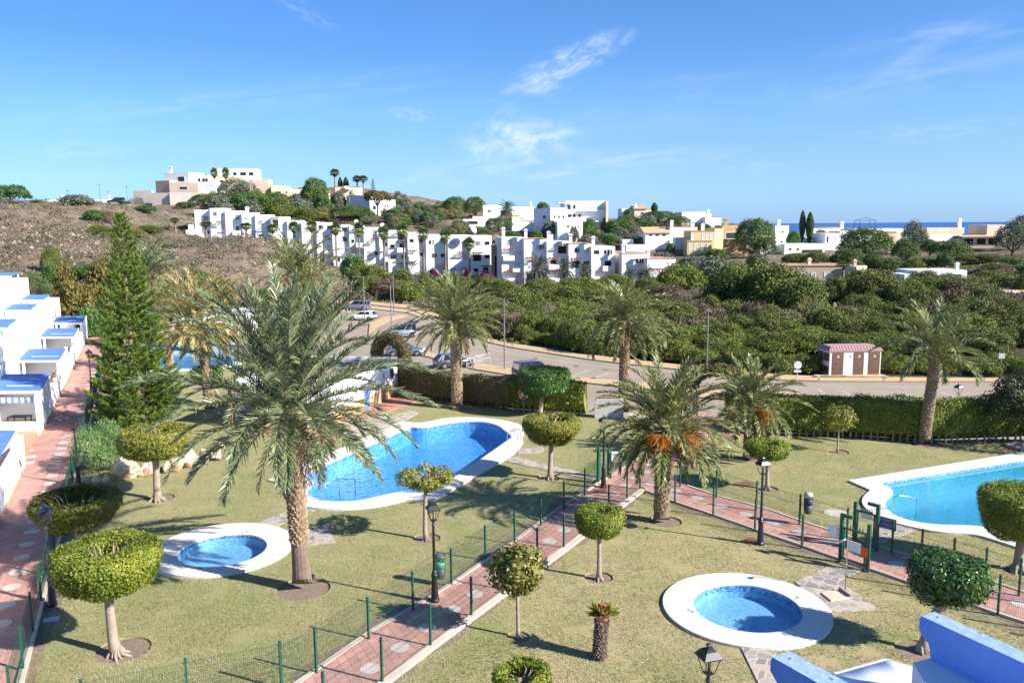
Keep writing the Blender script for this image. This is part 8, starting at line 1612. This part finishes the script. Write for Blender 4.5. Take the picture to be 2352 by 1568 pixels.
# fan palms
def fan_palm_proto(name, seed, h=8.0, nl=30, R_=1.75, skirt=True):
    r_ = np.random.default_rng(seed); t = thing(name, 'x y z w', 'palm tree', (0, 0, -600)); q = MB(); q.tube([(0, 0, -.6), (0, 0, .3), (.05, 0, h * .5), (0, 0, h)], [.36, .27, .21, .19], 9); q.build('trunk', mat('fan_palm_trunk', (.24, .185, .14), .95, (.17, .13, .10), 3, .4, 20), t, True)
    def fan(az, e, pl, fr):
        H = np.array([math.cos(az), math.sin(az), 0]); D = H * math.cos(e) + np.array([0, 0, math.sin(e)]); S_ = np.array([-math.sin(az), math.cos(az), 0]); c = np.array([0, 0, h]) + D * pl; out = []
        Nn = np.cross(S_, D)
        for j in range(15):
            a = (j / 14 - .5) * 4.0; d = D * math.cos(a) + S_ * math.sin(a) + Nn * .05; l = fr * (.72 + .28 * math.cos(a * .7)); m = c + d * l * .6; e2 = m + (d + [0, 0, -.55]) * l * .38; w = np.cross(d, Nn); w = w / (np.linalg.norm(w) + 1e-6) * .07
            out.append(np.array([c - w * .3, c + w * .3, m + w, m - w])); out.append(np.array([m - w, m + w, e2 + w * .15, e2 - w * .15]))
        w = S_ * .03; out.append(np.array([[0, 0, h] - w, [0, 0, h] + w, c + w, c - w])); return np.concatenate(out)
    V = np.concatenate([fan(k * 2.39996, 1.35 - 1.95 * ((k + .5) / nl) + r_.normal() * .08, R_ * .5 * r_.uniform(.85, 1.1), R_ * .60 * r_.uniform(.85, 1.1)) for k in range(nl)]); quads_obj('crown', V, L_FAN, t)
    if skirt: quads_obj('dead_skirt', np.concatenate([fan(k * 2.39996, -1.05 - r_.random() * .35, R_ * .35, R_ * .42) for k in range(14)]), L_DEAD, t)
    return t
FP = fan_palm_proto('fan_palm', 1); used_fp = False
FANS = [(627, 525, 556, 262), (677, 522, 568, 247), (719, 519, 590, 240), (774, 526, 612, 232), (826, 527, 596, 224), (883, 535, 622, 213), (928, 530, 620, 206), (974, 538, 634, 201), (1024, 543, 632, 196), (1079, 560, 640, 192)]
for i, (x, yc, yb, Y) in enumerate(FANS):
    Y = Yb1(x) - 7; b = AT(x, yb, Y); g = tz(b[0], b[1]); b2 = np.array([b[0], b[1], min(b[2], g + .2) if True else b[2]]); h = ZAT(b2, yc); lab = ['fan palm with hidden foot at the left end of the palm row', 'second fan palm from the left in the row before the white apartments', 'third fan palm from the left in the row before the white apartments', 'fourth fan palm from the left, above the tallest palm crown', 'fifth fan palm from the left, before red awnings', 'sixth fan palm from the left in the row before the white apartments', 'seventh fan palm from the left in the row before the white apartments', 'third fan palm from the right in the row before the white apartments', 'second fan palm from the right in the row before the white apartments', 'fan palm with the lowest crown, rightmost of the row before the white apartments'][i]
    sc = (1.05, 1.05, h / 8.0)
    if not used_fp: o = FP; o.location = b2; o.scale = sc; o['label'] = lab; used_fp = True
    else: o = dup(FP, b2, i * 1.3, lab, sc)
    o['group'] = 'fan palms in a row before the white apartments'
for x, yc, yb, Y, lab, s in [(770, 397, 432, 322, 'tall fan palm on the central hilltop by the two cypresses', 1.35), (821, 411, 440, 316, 'left fan palm of the close pair on the central hilltop', 1.3), (835, 411, 440, 314, 'right fan palm of the close pair on the central hilltop', 1.3), (404, 506, 540, 206, 'small fan palm alone in the dip left of the white row', .9), (494, 398, 432, 312, 'fan palm between the two hilltop villas', 1.0), (520, 398, 430, 314, 'fan palm in front of the modern hilltop villa', 1.1), (474, 515, 538, 206, 'bushy palm before the highest white apartments, left one', 1.25), (566, 520, 545, 204, 'bushy palm before the highest white apartments, right one', 1.15), (1936, 608, 642, 148, 'fan palm at the bungalow corner in the thicket', .95), (413, 505, 512, 236, 'x', 0)]:
    if not s: continue
    b = AT(x, yb, Y); b2 = np.array([b[0], b[1], min(b[2], tz(b[0], b[1]) + .2)]); h = max(ZAT(b2, yc), 2.5); dup(FP, b2, x, lab, (s, s, h / 8.0))['group'] = 'fan palms on the hill'
# feathery palms far off, all copies of one low palm
LP = phoenix('x y z w', np.array([0, 0, -700.]), 2.4, 2.6, .3, 30, leaf('far_palm_leaf', (.05, .065, .035), (.11, .125, .065), (.22, .22, .13), .15, .45, .6), 41, (0, 0), 0, 1.3, 22, .55, .09, False, emin=-.3, dead=0, name='feather_palm'); first = True
for x, yt, yb, Y, w, lab in [(1164, 465, 496, 272, 38, 'feathery palm on the skyline left of the long low white house'), (1238, 592, 648, 178, 52, 'feathery palm before the pinkish apartments, left one'), (1298, 597, 650, 176, 46, 'feathery palm before the pinkish apartments, middle one'), (1342, 607, 650, 174, 36, 'feathery palm before the pinkish apartments, right one'), (1446, 618, 652, 172, 30, 'feathery palm before the paired houses, left one'), (1485, 614, 652, 172, 36, 'feathery palm before the paired houses, right one'), (1463, 498, 525, 250, 26, 'feathery palm on the wooded bank right of the modern house')]:
    b = AT(x, yb, Y); b2 = np.array([b[0], b[1], min(b[2], tz(b[0], b[1]) + .2)]); h = ZAT(b2, yt); sx = w / FPX * Y / 2 / 2.3; sz = h / 4.4
    if first: o = LP; o.location = b2; o.scale = (sx, sx, sz); o['label'] = lab; first = False
    else: o = dup(LP, b2, x, lab, (sx, sx, sz))
    o['group'] = 'feathery palms around the far houses'
# hill road
hr = [on(x, Y, 480) for x, Y in ((262, 224), (290, 229), (330, 236), (370, 243), (410, 250), (445, 256), (470, 262))]
q = MB()
for i in range(len(hr) - 1):
    a, b = hr[i], hr[i + 1]; q.add([(a[0], a[1] - 1.6, a[2] + .35), (b[0], b[1] - 1.6, b[2] + .35), (b[0], b[1] + 1.6, b[2] + .6), (a[0], a[1] + 1.6, a[2] + .6), (a[0], a[1] - 1.7, a[2] - 2), (b[0], b[1] - 1.7, b[2] - 2)], [(0, 1, 2, 3), (4, 5, 1, 0)])
tag(q.build('hill_road', mat('hill_asphalt', (.17, .155, .14), .95, (.21, .19, .17), .6)), kind='structure')
# dry scrub and stones of the hills: nobody could count them
def scrub(name, N, mt, size, rad_, xr, Yr, n, seed, dens, up=1.2):
    r_ = np.random.default_rng(seed); u = r_.uniform(*xr, N); Y = np.exp(r_.uniform(math.log(Yr[0]), math.log(Yr[1]), N)); X = (u - CX) / FPX * Y * 1.0; keep = ~inpoly(X, Y, ROADPOLY) & ~inpoly(X, Y, SLAB)
    k = bumps(X * 2.3 + seed * 31, Y * 2.3) ; keep &= k > dens; X, Y, u = X[keep], Y[keep], u[keep]; Z = TZ(X, Y); m = len(X); s = r_.uniform(.6, 1.5, m)
    q = r_.random((m, n)) * 6.283; rr = np.sqrt(r_.random((m, n))) * rad_ * s[:, None]; h = (1 - (rr / (rad_ * s[:, None])) ** 2 * .7) * rad_ * .75 * s[:, None] * r_.uniform(.5, 1.05, (m, n))
    P = np.stack([X[:, None] + np.cos(q) * rr, Y[:, None] + np.sin(q) * rr, Z[:, None] + h], -1).reshape(-1, 3); d = np.stack([np.cos(q) * rr, np.sin(q) * rr, h + .3], -1).reshape(-1, 3); sz = np.repeat(size * s, n)
    o = quads_obj(name, cards(P, sz, unit(d), 1.0, .5, r_, up), mt); o['kind'] = 'stuff'; return o
L_DRY = leaf('dry_grass_blade', (.19, .15, .10), (.245, .195, .13), (.30, .245, .165), .1, .9, .12)
L_DSC = leaf('dry_scrub_leaf', (.075, .07, .038), (.135, .12, .065), (.21, .18, .105), .1, .9, .1)
L_GSC = leaf('grey_scrub_leaf', (.12, .105, .09), (.19, .165, .145), (.27, .24, .21), .05, .9, .1)
tag(scrub('dry_grass', 3600, L_DRY, .34, .55, (-200, 900), (118, 300), 11, 1, -.5), 'pale dry grass tufts covering the left hills', 'grass')
tag(scrub('hill_scrub', 4200, L_DSC, .34, 1.25, (-200, 1300), (112, 320), 36, 2, -.05), 'low olive brown scrub scattered over the hills', 'scrub')
tag(scrub('grey_scrub', 2200, L_GSC, .34, .8, (-200, 1000), (118, 300), 18, 3, .05), 'grey leafless scrub on the left hills', 'scrub')
tag(scrub('road_bank_grass', 2600, L_OLIVE, .30, .6, (640, 2400), (95, 180), 14, 4, -1.0), 'weedy grass at the foot of the thicket', 'grass')
def stones():
    r_ = np.random.default_rng(8); V = []; ico = np.array([(1, 0, -.2), (.3, .9, -.2), (-.8, .6, -.2), (-.8, -.6, -.2), (.3, -.9, -.2), (0, 0, .8)])
    F = [(0, 1, 5), (1, 2, 5), (2, 3, 5), (3, 4, 5), (4, 0, 5)]; out = []
    for (a, b, c, d, n) in [(-20, 170, 130, 175, 200), (60, 260, 150, 175, 60), (1885, 1985, 104, 124, 170), (560, 700, 160, 185, 60)]:
        for k in range(n):
            u = r_.uniform(a, b); Y = r_.uniform(c, d); p = on(u, Y); s = .12 + .5 * r_.random() ** 3; R_ = Matrix.Rotation(r_.random() * 6.28, 3, 'Z'); M = np.array(R_); v = ico * (1 + r_.normal(size=(6, 1)) * .2) * s @ M.T + p
            out += [v[list(f)] for f in F]
    o = quads_obj('hill_stones', np.concatenate(out), mat('pale_stone', (.36, .28, .21), .95, (.27, .20, .15), .4), None, 3); o['kind'] = 'stuff'; tag(o, 'loose pale stones on the bare slopes', 'stones')
stones()
